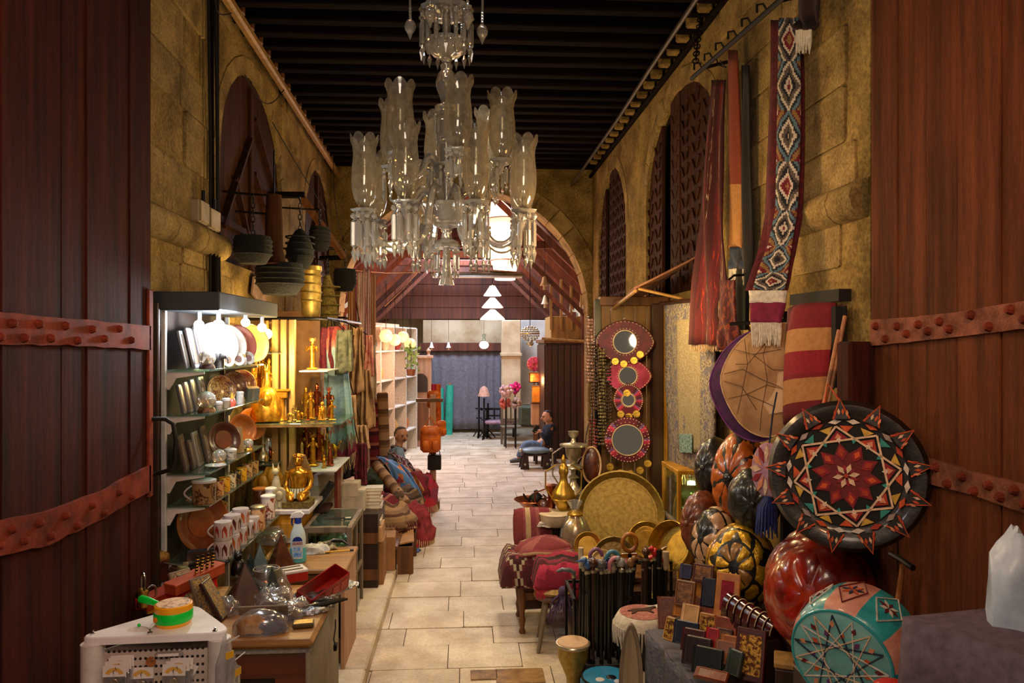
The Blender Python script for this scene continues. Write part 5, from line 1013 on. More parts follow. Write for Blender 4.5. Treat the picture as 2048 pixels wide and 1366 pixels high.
mb_=hang('maroon_bag',HP(703,888,7.7),HP(733,886,7.65),HP(712,972,7.7),HP(734,968,7.65),m_maroon,'maroon velvet bag with curled tassels hanging over the stall','bag',fringe=m_maroon,flen=.12,fn=14,fold=.015,thick=.03)
RAIL=[V((-2.05,7.3,2.72)),V((-1.34,7.35,2.72)),V((-1.45,10.5,2.75)),V((-2.0,12.7,2.9))]
def hanger(root):
    p=root.location;best=min((a.lerp(b,i/40) for a,b in zip(RAIL,RAIL[1:]) for i in range(41)),key=lambda q_: (q_ -p).length);mk('hanger_cord',MB().tube([(0,0,-.01),(best -p)*.5+V((0,0,.02)),best -p],.006,5),m_iron,root);return root
# bright striped scarves near the arch
for k,(a,b,d_,Y_,st,n_) in enumerate(((697,560,680,10.4,[(0,'d8a040'),(.3,'c0401c'),(.5,'e0c8a8'),(.75,'7a1a24')],'orange and red striped scarf nearest the brass lantern'),(712,545,700,10.9,[(0,'e8d8d0'),(.4,'c84a6a'),(.55,'e8d0c8'),(.8,'d8a090')],'pink and white striped scarf hanging beside the arch'),(726,538,720,11.5,[(0,'e8e0dc'),(.3,'d0547c'),(.45,'f0e0e0'),(.7,'b84464')],'white scarf with magenta stripes beside the arch'),(736,548,735,12.2,[(0,'d8b890'),(.4,'b03a2c'),(.6,'e0c8a0')],'sand and red striped scarf deepest beside the arch'))):
    hanger_q.append(hang('striped_scarf',HP(a,b,Y_),HP(a+15,b,Y_),HP(a -2,d_,Y_),HP(a+15,d_,Y_),ramp_mat('scarf_stripe_%d' % k,st,'u',3,.9,40,.2),n_,'scarf','striped scarves beside the arch',fold=.02,k=2,seed=k*1.7))
for k,(a,b,c,d_,Y_,m_,n_) in enumerate(((700,700,716,850,9.4,mat('rust_robe','a0401c',.9,col2='6a240e',scale=12),'rust robe hanging in the middle of the rail'),(716,690,734,830,10.0,mat('sand_robe','d8b48c',.9,col2='a87c54',scale=12),'sand robe beside the rust robe'),(734,690,752,800,11.0,mat('white_robe','e0d4c4',.9,col2='b89c80',scale=12),'white robe hanging near the arch'))):
    hanger_q.append(hang('hanging_robe',HP(a,b,Y_),HP(c,b,Y_),HP(a -1,d_,Y_),HP(c+1,d_,Y_),m_,n_,'robe','robes on the long rail',fold=.04,k=2.4,seed=k*2.3))
for r_o in hanger_q+[mb_]: hanger(r_o)
# ---- blanket stall
st_=thing('blanket_stall',(-1.35,10.0,0),'dark stepped wooden stall piled with blankets and rugs','stall')
mk('board',MB().box((0,-.2,.34),(1.3,3.8,.04),.006),m_midwood,st_);
for yy in (-2.05,-.2,1.65): mk('leg',MB().box((.6,yy,.16),(.06,.06,.32)),m_darkwood,st_);mk('leg',MB().box((-.6,yy,.16),(.06,.06,.32)),m_darkwood,st_)
def roll(px0,py0,px1,py1,Y0,Y1,r,m_,label,name='rolled_rug',cat='rug'):
    a,b=P(px0,py0,Y0),P(px1,py1,Y1);t=thing(name,b,label,cat,group='rolled rugs and blankets on the stall');a,b=a -t.location,V()
    d=(a -b).normalized();mk('roll',MB().tube([b,b.lerp(a,.5)+V((0,0,.01)),a],[r,r*1.06,r],14,.85),m_,t,smooth=60);o=d.orthogonal().normalized();q2=d.cross(o)
    mk('rolled_end',MB().tube([b -d*.004+(o*cos(x)+q2*sin(x))*r*(.15+.7*x/14) for x in [i*.7 for i in range(20)]],r*.06,5),m_cream,t,smooth=60);return t
m_rugs=[ramp_mat('rug_%d' % k,s_,'v',5,.95,40,.5) for k,s_ in enumerate(([(0,'8d6a4a'),(.4,'5c3a26'),(.6,'a8845c')],[(0,'7a1e2c'),(.5,'4a1020'),(.8,'b06a5a')],[(0,'b08a64'),(.5,'8d6844'),(.7,'6a4a30')],[(0,'5c4634'),(.5,'3c2a1e'),(.8,'8d7050')]))]
roll(752,930,812,1008,10.6,9.6,.07,m_rugs[2],'long sand coloured rug roll sloping down the stall');roll(735,1000,790,1030,9.6,9.1,.085,m_rugs[1],'plum striped roll low on the stall');roll(760,1000,808,1048,9.9,9.2,.09,m_rugs[3],'brown roll lying under the sand coloured roll')
for k,(px,py,Y_,sz,m_,n_) in enumerate(((778,1062,8.75,(.3,.3,.24),m_rugs[0],'brown folded blanket heap at the kerb end of the stall'),(812,1030,9.9,(.22,.3,.2),m_rugs[3],'dark brown blanket bundle in the middle of the stall'),(755,1005,9.0,(.3,.3,.22),m_rugs[1],'plum and pink blanket heap near the maroon bag'),(835,1022,9.4,(.2,.25,.2),mat('rose_wool','a83c44',.95,col2='6a1c24',scale=9,bmp=.5),'rose woollen blanket hanging off the stall edge'),(815,990,10.6,(.3,.35,.3),mat('crimson_wool','8d2030',.95,col2='50101a',scale=9,bmp=.5),'crimson blanket pile beside the brown post'),(848,965,11.2,(.2,.3,.26),mat('bright_red_cloth','c8202c',.9,col2='7a3a5a',scale=6,bmp=.4),'bright red and lilac cloth bundle by the post'),(770,955,11.0,(.35,.4,.3),mat('green_wool','3f4a34',.95,col2='232a1e',scale=10,bmp=.5),'dark green blanket pile under the blue printed cloth'))):
    p=P(px,py,Y_);tp_=p.z+sz[2]*.55;p.z=.362 if p.x<-.74 else .01;sz=(sz[0],sz[1],max(sz[2],(tp_ -p.z)/1.1));t=thing('folded_blanket',p,n_,'blanket',(0,0,jit(.4)),'blankets piled on the stall');mk('folds',heap((0,0,0),sz,k*4.3,lump=.3),m_,t,smooth=60);f=MB();[f.tube([(sz[0]*cos(a)*.95,sz[1]*sin(a)*.95,.08),(sz[0]*cos(a)*1.03,sz[1]*sin(a)*1.03,.03),(sz[0]*cos(a)*1.05,sz[1]*sin(a)*1.05,-.03)],.007,4) for a in [-2.2+.13*i for i in range(20)]];mk('fringe',f,m_cream if k % 2 else m_maroon,t,kind='stuff')
m_bprint=ramp_mat('blue_printed_cloth',[(0,'5d8fc4'),(.56,'5d8fc4'),(.6,'e08a4a')],rep=3.2,kind='flake',rough=.85)
hang('printed_cloth',P(752,912,11.2),P(790,925,11.0),P(800,985,10.3),P(846,990,10.0),m_bprint,'sky blue cloth with orange print draped over the stall','cloth',fold=.03,k=1.5,mid=(.0,-.05,.1))
hang('printed_cloth',P(790,922,11.1),P(812,940,10.9),P(826,1000,10.2),P(848,985,10.0),ramp_mat('orange_cloth',[(0,'d8782c'),(.4,'e09a58'),(.55,'c8c0b4')],rep=3,kind='flake'),'orange and pale printed cloth draped beside the blue one','cloth',fold=.03,k=2,mid=(0,-.03,.1))
hang('printed_cloth',P(775,905,11.5),P(806,918,11.4),P(806,945,10.9),P(838,960,10.8),ramp_mat('flowered_cloth',[(0,'3a2a30'),(.45,'c4b4b0'),(.58,'7a2a4a')],rep=7,kind='flake'),'dark flowered cloth over the knees of the seated man','cloth',fold=.03,k=2,mid=(0,-.03,.08))
# orange backpacks on a post, hat, black box
ps=thing('wooden_post',P(866,1000,11.3),'square brown post carrying the orange bags','post');ps.location.z=0;mk('shaft',MB().box((0,0,.85),(.09,.09,1.7),.006),m_pinkwood,ps);mk('foot',MB().box((0,0,.06),(.2,.16,.12),.008),m_midwood,ps);mk('cross_arm',MB().box((-.05,-.03,1.62),(.4,.04,.05),.005),m_midwood,ps)
m_ob=mat('orange_leather','e0741a',.5,col2='b8540c',scale=9,bmp=.2)
def bag(px,py,Y_,s_,label,rot=0):
    t=thing('leather_backpack',P(px,py,Y_),label,'bag',(0,0,rot),'orange bags on the post');mk('body',MB().box((0,0,0),(.3*s_,.16*s_,.36*s_),.045*s_),m_ob,t,smooth=60);mk('flap',MB().box((0,-.02*s_,.13*s_),(.29*s_,.16*s_,.16*s_),.05*s_),m_ob,t,smooth=60);[mk('pocket',MB().box((sx*.07*s_,-.095*s_,-.07*s_),(.11*s_,.05*s_,.15*s_),.02*s_),m_ob,t,smooth=60) for sx in (-1,1)];mk('strap',MB().tube([(-.1*s_,.06*s_,.16*s_),(0,.05*s_,.34*s_),(.1*s_,.06*s_,.16*s_)],.012*s_,6),m_ob,t);return t
bag(861,880,11.1,1.0,'large orange leather backpack hanging on the brown post',.1);bag(880,858,11.35,.62,'small orange shoulder bag hanging behind the backpack',.6);bag(868,800,11.5,.7,'orange satchel high on the brown post',-.3)
t=thing('black_box',P(869,924,11.2),'black box bag hanging below the orange backpack','bag');mk('case',MB().box((0,0,0),(.2,.14,.22),.012),m_black,t);mk('strap',MB().tube([(-.08,0,.1),(-.05,0,.3),(.06,0,.3),(.08,0,.1)],.007,5),m_black,t)
for k,(px,c,n_) in enumerate(((868,'c02848','crimson scarf hanging from the brown post'),(876,'d8641a','orange scarf hanging from the brown post'))): hang('post_scarf',P(px -5,768,11.5),P(px+5,768,11.5),P(px -6,850,11.5),P(px+6,846,11.5),mat('scarf_'+c,c,.9,scale=9),n_,'scarf',fold=.02,k=1.5)
# cartons and crates on the ground
for k,(px,py,w_,d_,h,c,n_,Y_) in enumerate(((748,1197,.22,.4,.42,'a07040','tall brown carton standing beside the vitrine',7.6),(742,1110,.24,.35,.14,'c89a68','open tan carton on top of the tall brown carton',7.55),(772,1150,.2,.3,.34,'a87848','brown carton standing on the kerb behind the tall one',8.0),(738,1060,.26,.3,.05,'d8c4a4','flat stack of pale books on the tan carton',7.6))):
    p=P(px,py,Y_);p.z=(0.12,.54,.12,.69)[k];carton(n_,p,(w_,d_,h),mat('carton_'+c,c,.85,col2=None,scale=5,bmp=.06),jit(.1),'cartons beside the vitrine',tape=k != 3)
for k in range(9):
    p=P(741,1060,7.6);p.z=.742+.034*k;p.x += jit(.012);t=thing('paperback',p,('cream','grey','buff','white','tan','ivory','sand','pale pink','worn white')[k]+' covered book, layer %s of the pile beside the vitrine' % ('one','two','three','four','five','six','seven','eight','nine')[k],'book',(0,0,jit(.12)),'pile of books by the vitrine');mk('pages',MB().box((0,0,.015),(.22,.16,.024)),m_paper,t);mk('cover',MB().box((0,0,.029),(.225,.165,.004)).box((0,0,.001),(.225,.165,.003)),mat('bookcover_%d' % k,('d0c0a8','9a9088','c4a880','dcd4c8','b0906a','d8ccb0','c0a078','d0a898','c8c0b4')[k],.7),t)
for k,(px,py,Y_,sz,n_) in enumerate(((792,1140,8.35,(.36,.5,.3),'open plank crate standing on the ground beside the cartons'),(806,1105,9.0,(.3,.45,.28),'smaller plank crate behind the open one'))):
    p=P(px,py,Y_);p.z=0;t=thing('plank_crate',p,n_,'crate',(0,0,.08),'plank crates beside the walkway');w_,d_,h=sz
    for s in (-1,1): [mk('plank',MB().box((s*w_/2,0,h*(.25+.5*j)),(.016,d_,h*.46),.003),m_midwood,t) for j in (0,1)];mk('end_plank',MB().box((0,s*d_/2,h/2),(w_,.016,h),.003),m_midwood,t)
    mk('bottom',MB().box((0,0,.02),(w_,d_,.02)),m_midwood,t);mk('sloping_board',MB().at((0,0,h+.02),(0,-.15,0)).box((0,0,0),(w_*1.1,d_,.018),.003),m_card,t)
for k,(px,py,Y_,m_,n_) in enumerate(((775,1085,8.2,m_rugs[0],'brown fringed shawl sliding down over the cartons'),(757,1095,7.9,mat('tan_shawl','a87c58',.95,col2='6d4a30',scale=10,bmp=.5),'tan shawl hanging in front of the cartons'))):
    hang('hanging_shawl',P(px -14,py -30,Y_+.2),P(px+14,py -30,Y_+.1),P(px -10,py+75,Y_),P(px+18,py+70,Y_),m_,n_,'shawl',fold=.035,k=2,fringe=m_,flen=.08)
t=thing('red_toy',P(824,1068,9.0),'small red and white cloth doll on the ground by the stall','doll');t.location.z=0;mk('body',heap((0,0,.0),(.07,.07,.16),3),mat('doll_red','c81c20',.8),t,smooth=60);mk('head',MB().ball((0,0,.2),.045),m_white,t);mk('base_cloth',heap((0,0,0),(.1,.1,.05),9),mat('doll_blue','4a6a9a',.8),t,smooth=60)
for k in range(4):
    pr=thing('cloth_doll',P(835-6*k,1050-10*k,9.3+.35*k),('blue skirted','white aproned','crimson','brown')[k]+' rag doll leaning against the stall edge','doll',group='rag dolls by the stall');pr.location.z=0;mk('skirt',MB().lathe([(.08,0),(.06,.1),(.03,.2),(0,.2)],12),mat('dollskirt_%d' % k,('3c5a8d','d8c8b8','a01c30','5a3c28')[k],.9),pr,smooth=60);mk('head',MB().ball((0,0,.24),.04),m_cream,pr)

# ------------------------------------------------------------------ the bright court beyond the arch
def BX(px0,py0,px1,py1,Y,d,b=.006):
    """a box whose near face spans two pixels at depth Y"""
    a,c=P(px0,py0,Y),P(px1,py1,Y);return MB().box(((a.x+c.x)/2,Y+d/2,(a.z+c.z)/2),(abs(c.x -a.x),d,abs(a.z -c.z)),b)
m_greycurt=ramp_mat('grey_drop_cloth',[(0,'86808a'),(.5,'7a7480')],'u',60,.9,20,.2,wear=.35)
hang('drop_curtain',P(842,702,20.6),P(1003,702,20.6),P(842,858,20.6),P(1003,858,20.6),m_greycurt,'wide grey drop curtain closing the far end of the court','curtain',fold=.03,k=9,nu=60,nv=8)
put('curtain_beam',BX(838,686,1010,702,20.45,.14),m_redwood,label='brown beam along the top of the grey curtain',cat='beam');put('trim_5',BX(846,640,1010,686,20.6,.2),m_paleplaster,kind='structure')
put('wall_pier',BX(1004,640,1042,838,18.6,.5,.02),m_paleplaster,kind='structure');put('wall_niche',BX(1042,640,1096,834,19.4,.3,.02),mat('white_wash','d8d2cc',.9,col2='b8b0a8',scale=2,coords='pos'),kind='structure');put('trim_4',BX(1002,706,1044,712,18.55,.55),m_paleplaster,kind='structure')
# wooden kiosk
ki=thing('wooden_kiosk',(2.05,16.5,0),'tall dark brown boarded kiosk beside the seated man in the navy jacket','kiosk');kl,kr=P(1092,800,15.8).x -2.05,.6;mk('carcass',MB().box(((kl+kr)/2,.2,1.23),(kr -kl,1.6,2.46),.01),m_darkwood,ki)
m_kboard=wood('kiosk_board','4a2414','2a130a',.5,4)
for k in range(7): mk('board',MB().box((kl+(kr -kl)*(k+.5)/7,-.62-.004*(k % 2),1.22),((kr -kl)/7-.02,.03,2.4),.004),m_kboard,ki)
for k in range(5): mk('board',MB().box((kl -.012,-.45+.32*k,1.22),(.03,.3,2.4),.004),m_kboard,ki)
mk('cornice',MB().box(((kl+kr)/2,.15,2.5),(kr -kl+.1,1.8,.08),.01),m_midwood,ki);mk('upper_box',MB().box(((kl+kr)/2+.1,.3,2.8),(kr -kl -.1,1.2,.5),.01),m_palewood,ki);mk('rail',MB().tube([(kl -.1,-.8,2.56),(kr,-.8,2.5)],.03,6),m_palewood,ki)
for k in range(4): mk('slat',MB().box((kl+.15+.22*k,-.33,3.3),(.05,.04,1.1)),m_palewood,ki)
# left shop fronts
sf=thing('shop_cabinet',(-1.72,15.9,0),'pale cream shop cabinet with open compartments lit pink and orange in the court','cabinet',(0,0,-.2));mk('back_panel',MB().box((-.2,0,1.45),(.04,3.6,2.9)),mat('pink_lit_panel','d8b08c',.8,col2='c09068',scale=3),sf)
for k in range(5): mk('partition',MB().box((0,-1.8+.9*k,1.4),(.5,.05,2.8),.005),m_white,sf)
for z in (.5,1.1,1.7,2.3,2.8): mk('shelf',MB().box((0,0,z),(.48,3.6,.03),.004),m_white,sf)
for k in range(16):
    y_=13.95+.21*k;c=('c8a060','a83c28','d8c8a0','5a6a5a','c87838')[k % 5];t=thing('pottery_jar',(-2.28,y_,(1.115,1.715,.515,2.315)[k % 4]),('ochre','brick red','cream','sage green','orange')[k % 5]+' pottery jar on the %s shelf of the cream cabinet, bay %s' % (('second','third','lowest','fourth')[k % 4],('one','two','three','four')[min(3,int((y_ -13.7)/.9))]),'jar',group='pottery in the cream cabinet');t.location=Matrix.Rotation(-.2,3,'Z') @ V((.07,y_ -15.5,t.location.z))+V((-1.72,15.9,0));mk('pot',MB().lathe([(0,0),(.06,0),(.1,.1),(.09,.2),(.045,.27),(.055,.3),(0,.3)],14),mat('pot_'+c,c,.5,scale=8),t,smooth=60)
# carved screen, paper globes, plant
cs=thing('carved_screen',P(842,858,18.1),'carved wooden cabinet with an arched panel near the orange bags','cabinet');cs.location.z=0;w_=.5
mk('body',MB().box((0,0,1.05),(w_,.3,2.1),.01),m_pinkwood,cs);mk('arch_panel',MB().at((0,-.16,1.55),(pi/2,0,0)).prism([(-.17,-.25),(.17,-.25)]+[(.17*cos(pi*i/8),.02+.17*sin(pi*i/8)) for i in range(9)],0,.02),m_darkwood,cs);mk('cornice',MB().box((0,0,2.13),(w_+.08,.36,.07),.01),m_pinkwood,cs);mk('finial',MB().lathe([(0,2.16),(.05,2.16),(.03,2.22),(.06,2.28),(0,2.36)],10),m_pinkwood,cs,loc=(.18,0,0));mk('lower_panel',MB().box((0,-.156,.6),(w_ -.12,.02,.9),.005),m_midwood,cs)
m_glow=emitter('glowing_paper','ffb070',1.2)
for k,(px,py,Y_,r) in enumerate(((772,672,14.6,.13),(790,680,15.2,.12),(806,674,15.6,.12),(820,688,16.4,.13))):
    t=thing('paper_lantern',P(px,py,Y_),'round paper lantern in the row over the cream cabinet, %s one' % ('first','second','third','last')[k],'lantern',group='paper lanterns in the court');mk('globe',MB().ball((0,0,0),r,16,10,lambda d: 1+.02*cos(30*d.z)),m_glow,t,smooth=60);mk('cord',MB().cyl((0,0,r*.9),(0,0,r*.9+.9),.006,n=5),m_iron,t)
light('POINT',(-1.0,15.0,2.3),35,(1.0,.6,.4),.15)
t=thing('hanging_plant',P(822,712,16.0),'small green hanging plant by the carved screen','plant');rn=random.Random(4);mb=MB()
for i in range(70): a=rn.uniform(0,6.28);p=V((cos(a)*rn.uniform(0,.2),sin(a)*rn.uniform(0,.16),rn.uniform(-.3,.2)));mb.at(p,(rn.uniform(0,6),rn.uniform(0,6),0)).add([(0,0,0),(.03,.05,.01),(0,.11,0),(-.03,.05,.01)],[(0,1,2,3)])
mk('foliage',mb,mat('plant_green','6d8a3a',.6,col2='3c5a20'),t,kind='stuff');mk('pot',MB().lathe([(0,-.42),(.08,-.42),(.1,-.28),(0,-.28)],12),m_midwood,t);mk('cord',MB().cyl((0,0,-.3),(0,0,.9),.006,n=5),m_iron,t)
for k,(px,n_) in enumerate(((880,'turquoise fabric roll standing against the grey curtain beside the carved screen'),(897,'second turquoise fabric roll standing against the grey curtain'))):
    t=thing('fabric_roll',P(px,858,20.2),n_,'fabric roll',(0,.03*k,0),'turquoise rolls');t.location.z=0;m_=mat('turquoise_cloth','35b096',.8,col2='2a8f7c',scale=5);mk('roll',MB().cyl((0,0,0),(0,0,1.25+.08*k),.105,n=16),m_,t,smooth=60);mk('core',MB().cyl((0,0,0),(0,0,1.3+.08*k),.03),m_card,t)
# benches, stands and baskets at the far end
def bench(label,p,w_,d_,h,m_,rot=0,back=.5,slats=5,name='bench'):
    t=thing(name,p,label,'bench',(0,0,rot));t.location.z=0
    for k in range(3): mk('seat_slat',MB().box((0,-d_/2+d_*(k+.5)/3,h),(w_,d_/3-.015,.03),.004),m_,t)
    for sx in (-1,1):
        for sy in (-1,1): mk('leg',MB().box((sx*(w_/2-.04),sy*(d_/2-.04),(h+(back if sy>0 else 0))/2),(.05,.05,h+(back if sy>0 else 0))),m_,t)
    for k in range(slats): mk('back_slat',MB().box((-w_/2+w_*(k+.5)/slats,d_/2-.04,h+back*.5),(.04,.025,back*.8)),m_,t)
    mk('top_rail',MB().box((0,d_/2-.04,h+back),(w_,.05,.06),.005),m_,t);mk('back_rail',MB().box((0,d_/2-.04,h+.12),(w_,.04,.04)),m_,t);return t
bench('weathered grey wooden slatted bench in the court behind the seated man',PZ(1042,890,0),.95,.5,.45,m_greywood,.12,.5,9);bench('low dark bench with a mauve seat before the grey curtain',PZ(1000,872,0),.8,.45,.4,m_black,-.1,.3,5)
put('mauve_cushion',MB().box((P(1000,872,18.9).x,19.2,.44),(.75,.42,.07),.025),mat('mauve_cloth','b08a98',.9,scale=9),label='mauve cushion on the low dark bench',cat='cushion');put('green_cushion',MB().box((P(1058,868,17.6).x,17.9,.72),(.42,.16,.5),.06),mat('grey_green_cushion','5a6454',.9,scale=9),label='grey green cushion standing on the weathered bench',cat='cushion')
for k,(px,Y_) in enumerate(((958,19.6),(968,19.2),(976,19.5))):
    t=thing('iron_stand',P(px,870,Y_),'tall black wrought iron stand before the curtain, %s of three' % ('first','middle','last')[k],'stand',group='iron stands');t.location.z=0;mk('pole',MB().cyl((0,0,0),(0,0,1.2-.15*k),.022),m_iron,t);[mk('foot',MB().tube([(0,0,.2),(.1*cos(a),.1*sin(a),.12),(.2*cos(a),.2*sin(a),.0)],.016,5),m_iron,t) for a in (.3,2.4,4.5)];mk('ring',MB().ring(.09,.014,14,5,(0,0,.75)).at((0,0,.5)).ring(.07,.012,12,5),m_iron,t);mk('shade',MB().lathe([(.16,1.1),(.1,1.3),(.02,1.36)],14),mat('peach_shade','d8a088',.8),t,smooth=60) if k == 1 else None
for k,(px,py,Y_,r,c,n_) in enumerate(((1012,782,17.5,.15,'d8b0b0','pale pink flower ball on the display beside the white pier'),(1030,776,17.65,.14,'d8287a','magenta flower ball beside the pale pink one'),(1011,806,17.7,.14,'d86a5a','coral flower ball below the pale pink one'),(1032,806,17.45,.13,'a89088','grey and white flower ball lowest on the display'))):
    t=thing('flower_ball',P(px,py,Y_),n_,'flowers',group='flower balls');rn=random.Random(k);mb=MB();[mb.ball(tuple(V((rn.gauss(0,1),rn.gauss(0,1),rn.gauss(0,1))).normalized()*r*.8),r*.34,6,4) for _ in range(26)];mk('blooms',mb,mat('bloom_'+c,c,.9),t,kind='stuff',smooth=60);mk('wire',MB().cyl((0,0,0),(0,0,-P(px,py,Y_).z),.012,n=6),m_iron,t)
t=thing('pink_parasol',P(1068,728,17.4),'round pink and red patterned fan standing before the white niche','fan');mk('disc',MB().at((0,0,0),(pi/2,0,0)).lathe([(0,-.02),(.17,0),(.16,.01),(0,.02)],20,None),ramp_mat('pink_fan',[(0,'d84a78'),(.5,'b82a50'),(.65,'e08a6a')],rep=8,kind='flake'),t);mk('ribs',[mb := MB(),[mb.tube([(0,-.02,0),(.165*cos(a),-.012,.165*sin(a))],.004,4) for a in [i*pi/6 for i in range(12)]]][0],m_maroon,t);mk('stick',MB().cyl((0,.02,0),(0,.02,-P(1068,728,17.4).z),.014),m_midwood,t)
for k,(px0,py0,px1,py1,Y_,m_,n_,nm,ct) in enumerate(((1058,745,1080,765,17.2,m_copper,'copper basket hanging below the pink fan','basket','basket'),(1064,772,1082,805,17.0,mat('lit_orange_box','d8841c',.7),'small orange lit kiosk beside the boarded kiosk','small_kiosk','lantern'),(1082,778,1100,812,17.05,mat('lit_yellow_panel','f0b860',.7),'yellow sign panel beside the kiosk','panel','panel'),(1062,806,1080,850,17.1,m_pinkwood,'tall pinkish plinth under the orange box','plinth','plinth'))):  # orange piece is a small lit kiosk, its light put into the colour
    t=thing(nm+('' if nm != 'panel' else '_board'),P((px0+px1)/2,py1,Y_),n_,ct);q0=P(px0,py0,Y_);q1=P(px1,py1,Y_);ww,hh=q1.x -q0.x,q0.z -q1.z;mk('body',MB().box((0,0,hh/2),(ww,.18,hh),.02),m_,t);mk('trim',MB().box((0,0,hh),(ww*1.08,.2,.03),.004),m_midwood,t);mk('support',MB().box((0,.05,-q1.z/2),(.05,.05,q1.z)),m_midwood,t) if q1.z>.05 else None
light('POINT',P(1078,770,16.6)+V((-.1,0,.1)),10,(1.0,.55,.2),.08)
# lanterns and lamps hung from the roof timbers
LT=P(1010,470,15.2);t=thing('cloth_lantern',LT,'big glowing tiered cloth lantern hanging from the court roof behind the chandelier','lantern');mE=emitter('lit_cloth','ffe2c8',2.2);mE2=emitter('lit_peach_cloth','ffb48c',1.6)
zz=lambda py: P(1010,py,15.2).z -LT.z
for a,b,r0,r1,m_ in ((405,438,.28,.36,mE),(440,455,.37,.36,mE2),(457,520,.36,.28,mE),(522,530,.28,.27,mE2),(532,560,.24,.2,mE)): mk('tier',MB().lathe([(r0,zz(a)),(r1,zz(b))],10,caps=False),m_,t,solid=.012)
mk('ring',MB().ring(.37,.012,20,5,(0,0,zz(439))).ring(.28,.012,20,5,(0,0,zz(521))),m_redwood,t);mk('cord',MB().cyl((0,0,zz(405)),(0,0,5.7-LT.z),.012,n=6),m_iron,t)
t=thing('flat_lamp_board',P(955,549,14.4),'flat pale board lamp hanging level under the court roof','lamp');mk('board',MB().box((0,.15,0),(1.75,.5,.05),.01),m_greywood,t);mk('tube',MB().tube([(-.85,-.1,-.05),(.85,-.1,-.05)],.025,8),m_whiteplastic,t);mk('upper_board',MB().at((.3,.1,.07),(0,.06,.1)).box((0,0,0),(.9,.4,.03),.006),m_pinkwood,t);[mk('wire',MB().cyl((sx*.6,.15,0),(sx*.6,.15,4.35-t.location.z),.006,n=4),m_iron,t) for sx in (-1,1)]
t=thing('tiered_lamp',P(985,640,17.0),'white three tiered glass lamp hanging low over the court','lamp')
for k in range(3): mk('tier',MB().lathe([(.05+.0*k,.55-.27*k+.22),(.16+.04*k,.55-.27*k+.05),(.2+.04*k,.55-.27*k)],16,caps=False),emitter('milk_glass','fff0dc',1.8),t,solid=.012)
mk('cord',MB().cyl((0,0,.7),(0,0,5.6-t.location.z),.008,n=5),m_iron,t);mk('cap',MB().lathe([(0,.8),(.05,.76),(.05,.72),(0,.72)],10),m_brass,t)
t=thing('bead_chandelier',P(1060,672,15.8),'round crystal bead chandelier hanging in front of the kiosk','chandelier');mb=MB()
for k in range(9):
    th=pi*(k+.8)/9.6;r=.19*sin(th);[mb.ball((r*cos(a),r*sin(a),.15*cos(th)+.05),.022,6,4) for a in [2*pi*i/max(5,int(r*90)) for i in range(max(5,int(r*90)))]]
mk('beads',mb,m_silver,t,kind='stuff',smooth=60);mk('frame',MB().ring(.2,.012,20,5,(0,0,.05)),m_brass,t);mk('cord',MB().cyl((0,0,.2),(0,0,5.2-t.location.z),.008,n=5),m_iron,t);mk('tail',MB().ball((0,0,-.16),(.08,.08,.06),10,8),m_silver,t)
for k,(px,py,Y_,n_) in enumerate(((1089,565,14.2,'small bell lamp on a long cord under the arch'),(1090,563+40,16.5,'second bell lamp deeper in the court'),(863,692,18.5,'slim white pendant by the grey curtain'),(897,692,18.8,'second slim white pendant by the grey curtain'))):
    t=thing('bell_lamp',P(px,py,Y_),n_,'lamp',group='bell lamps on cords');mk('bell',MB().lathe([(.09,-.06),(.06,0),(.035,.1),(.012,.14),(0,.14)],14),m_paleplaster if k<2 else m_whiteplastic,t,smooth=60,sca=1 if k<2 else .7);mk('cord',MB().cyl((0,0,.1),(0,0,5.3-t.location.z),.006,n=4),m_iron,t);mk('lamp_socket',MB().cyl((0,0,-.14),(0,0,-.05),.03),m_paleplaster,t,sca=1 if k<2 else .7)
for k,(a,b) in enumerate(((P(770,612,14.0),P(835,545,15.0)),(P(1050,470,14.0),P(1140,575,14.4)),(P(700,540,13.6),P(840,545,14.2)))): mk('wire',MB().tube([a,a.lerp(b,.5)+V((0,0,-.03)),b],.007,5),m_palewood,label=('thin pale wire slanting across the trusses near the striped scarves','thin pale wire slanting down beside the bell lamp','thin wire strung level under the arch')[k],cat='wire')
t=thing('hurricane_lamp',P(968,690,19.0),'white glass table lamp on the beam over the curtain','lamp');mk('globe',MB().ball((0,0,0),(.12,.12,.1),14,10),emitter('milk_glass','fff0dc',1.8),t,smooth=180);mk('chimney',MB().lathe([(.05,.08),(.04,.2),(.06,.28)],12),m_glass,t,smooth=60);mk('cord',MB().cyl((0,0,.25),(0,0,5.3-t.location.z),.005,n=4),m_iron,t)
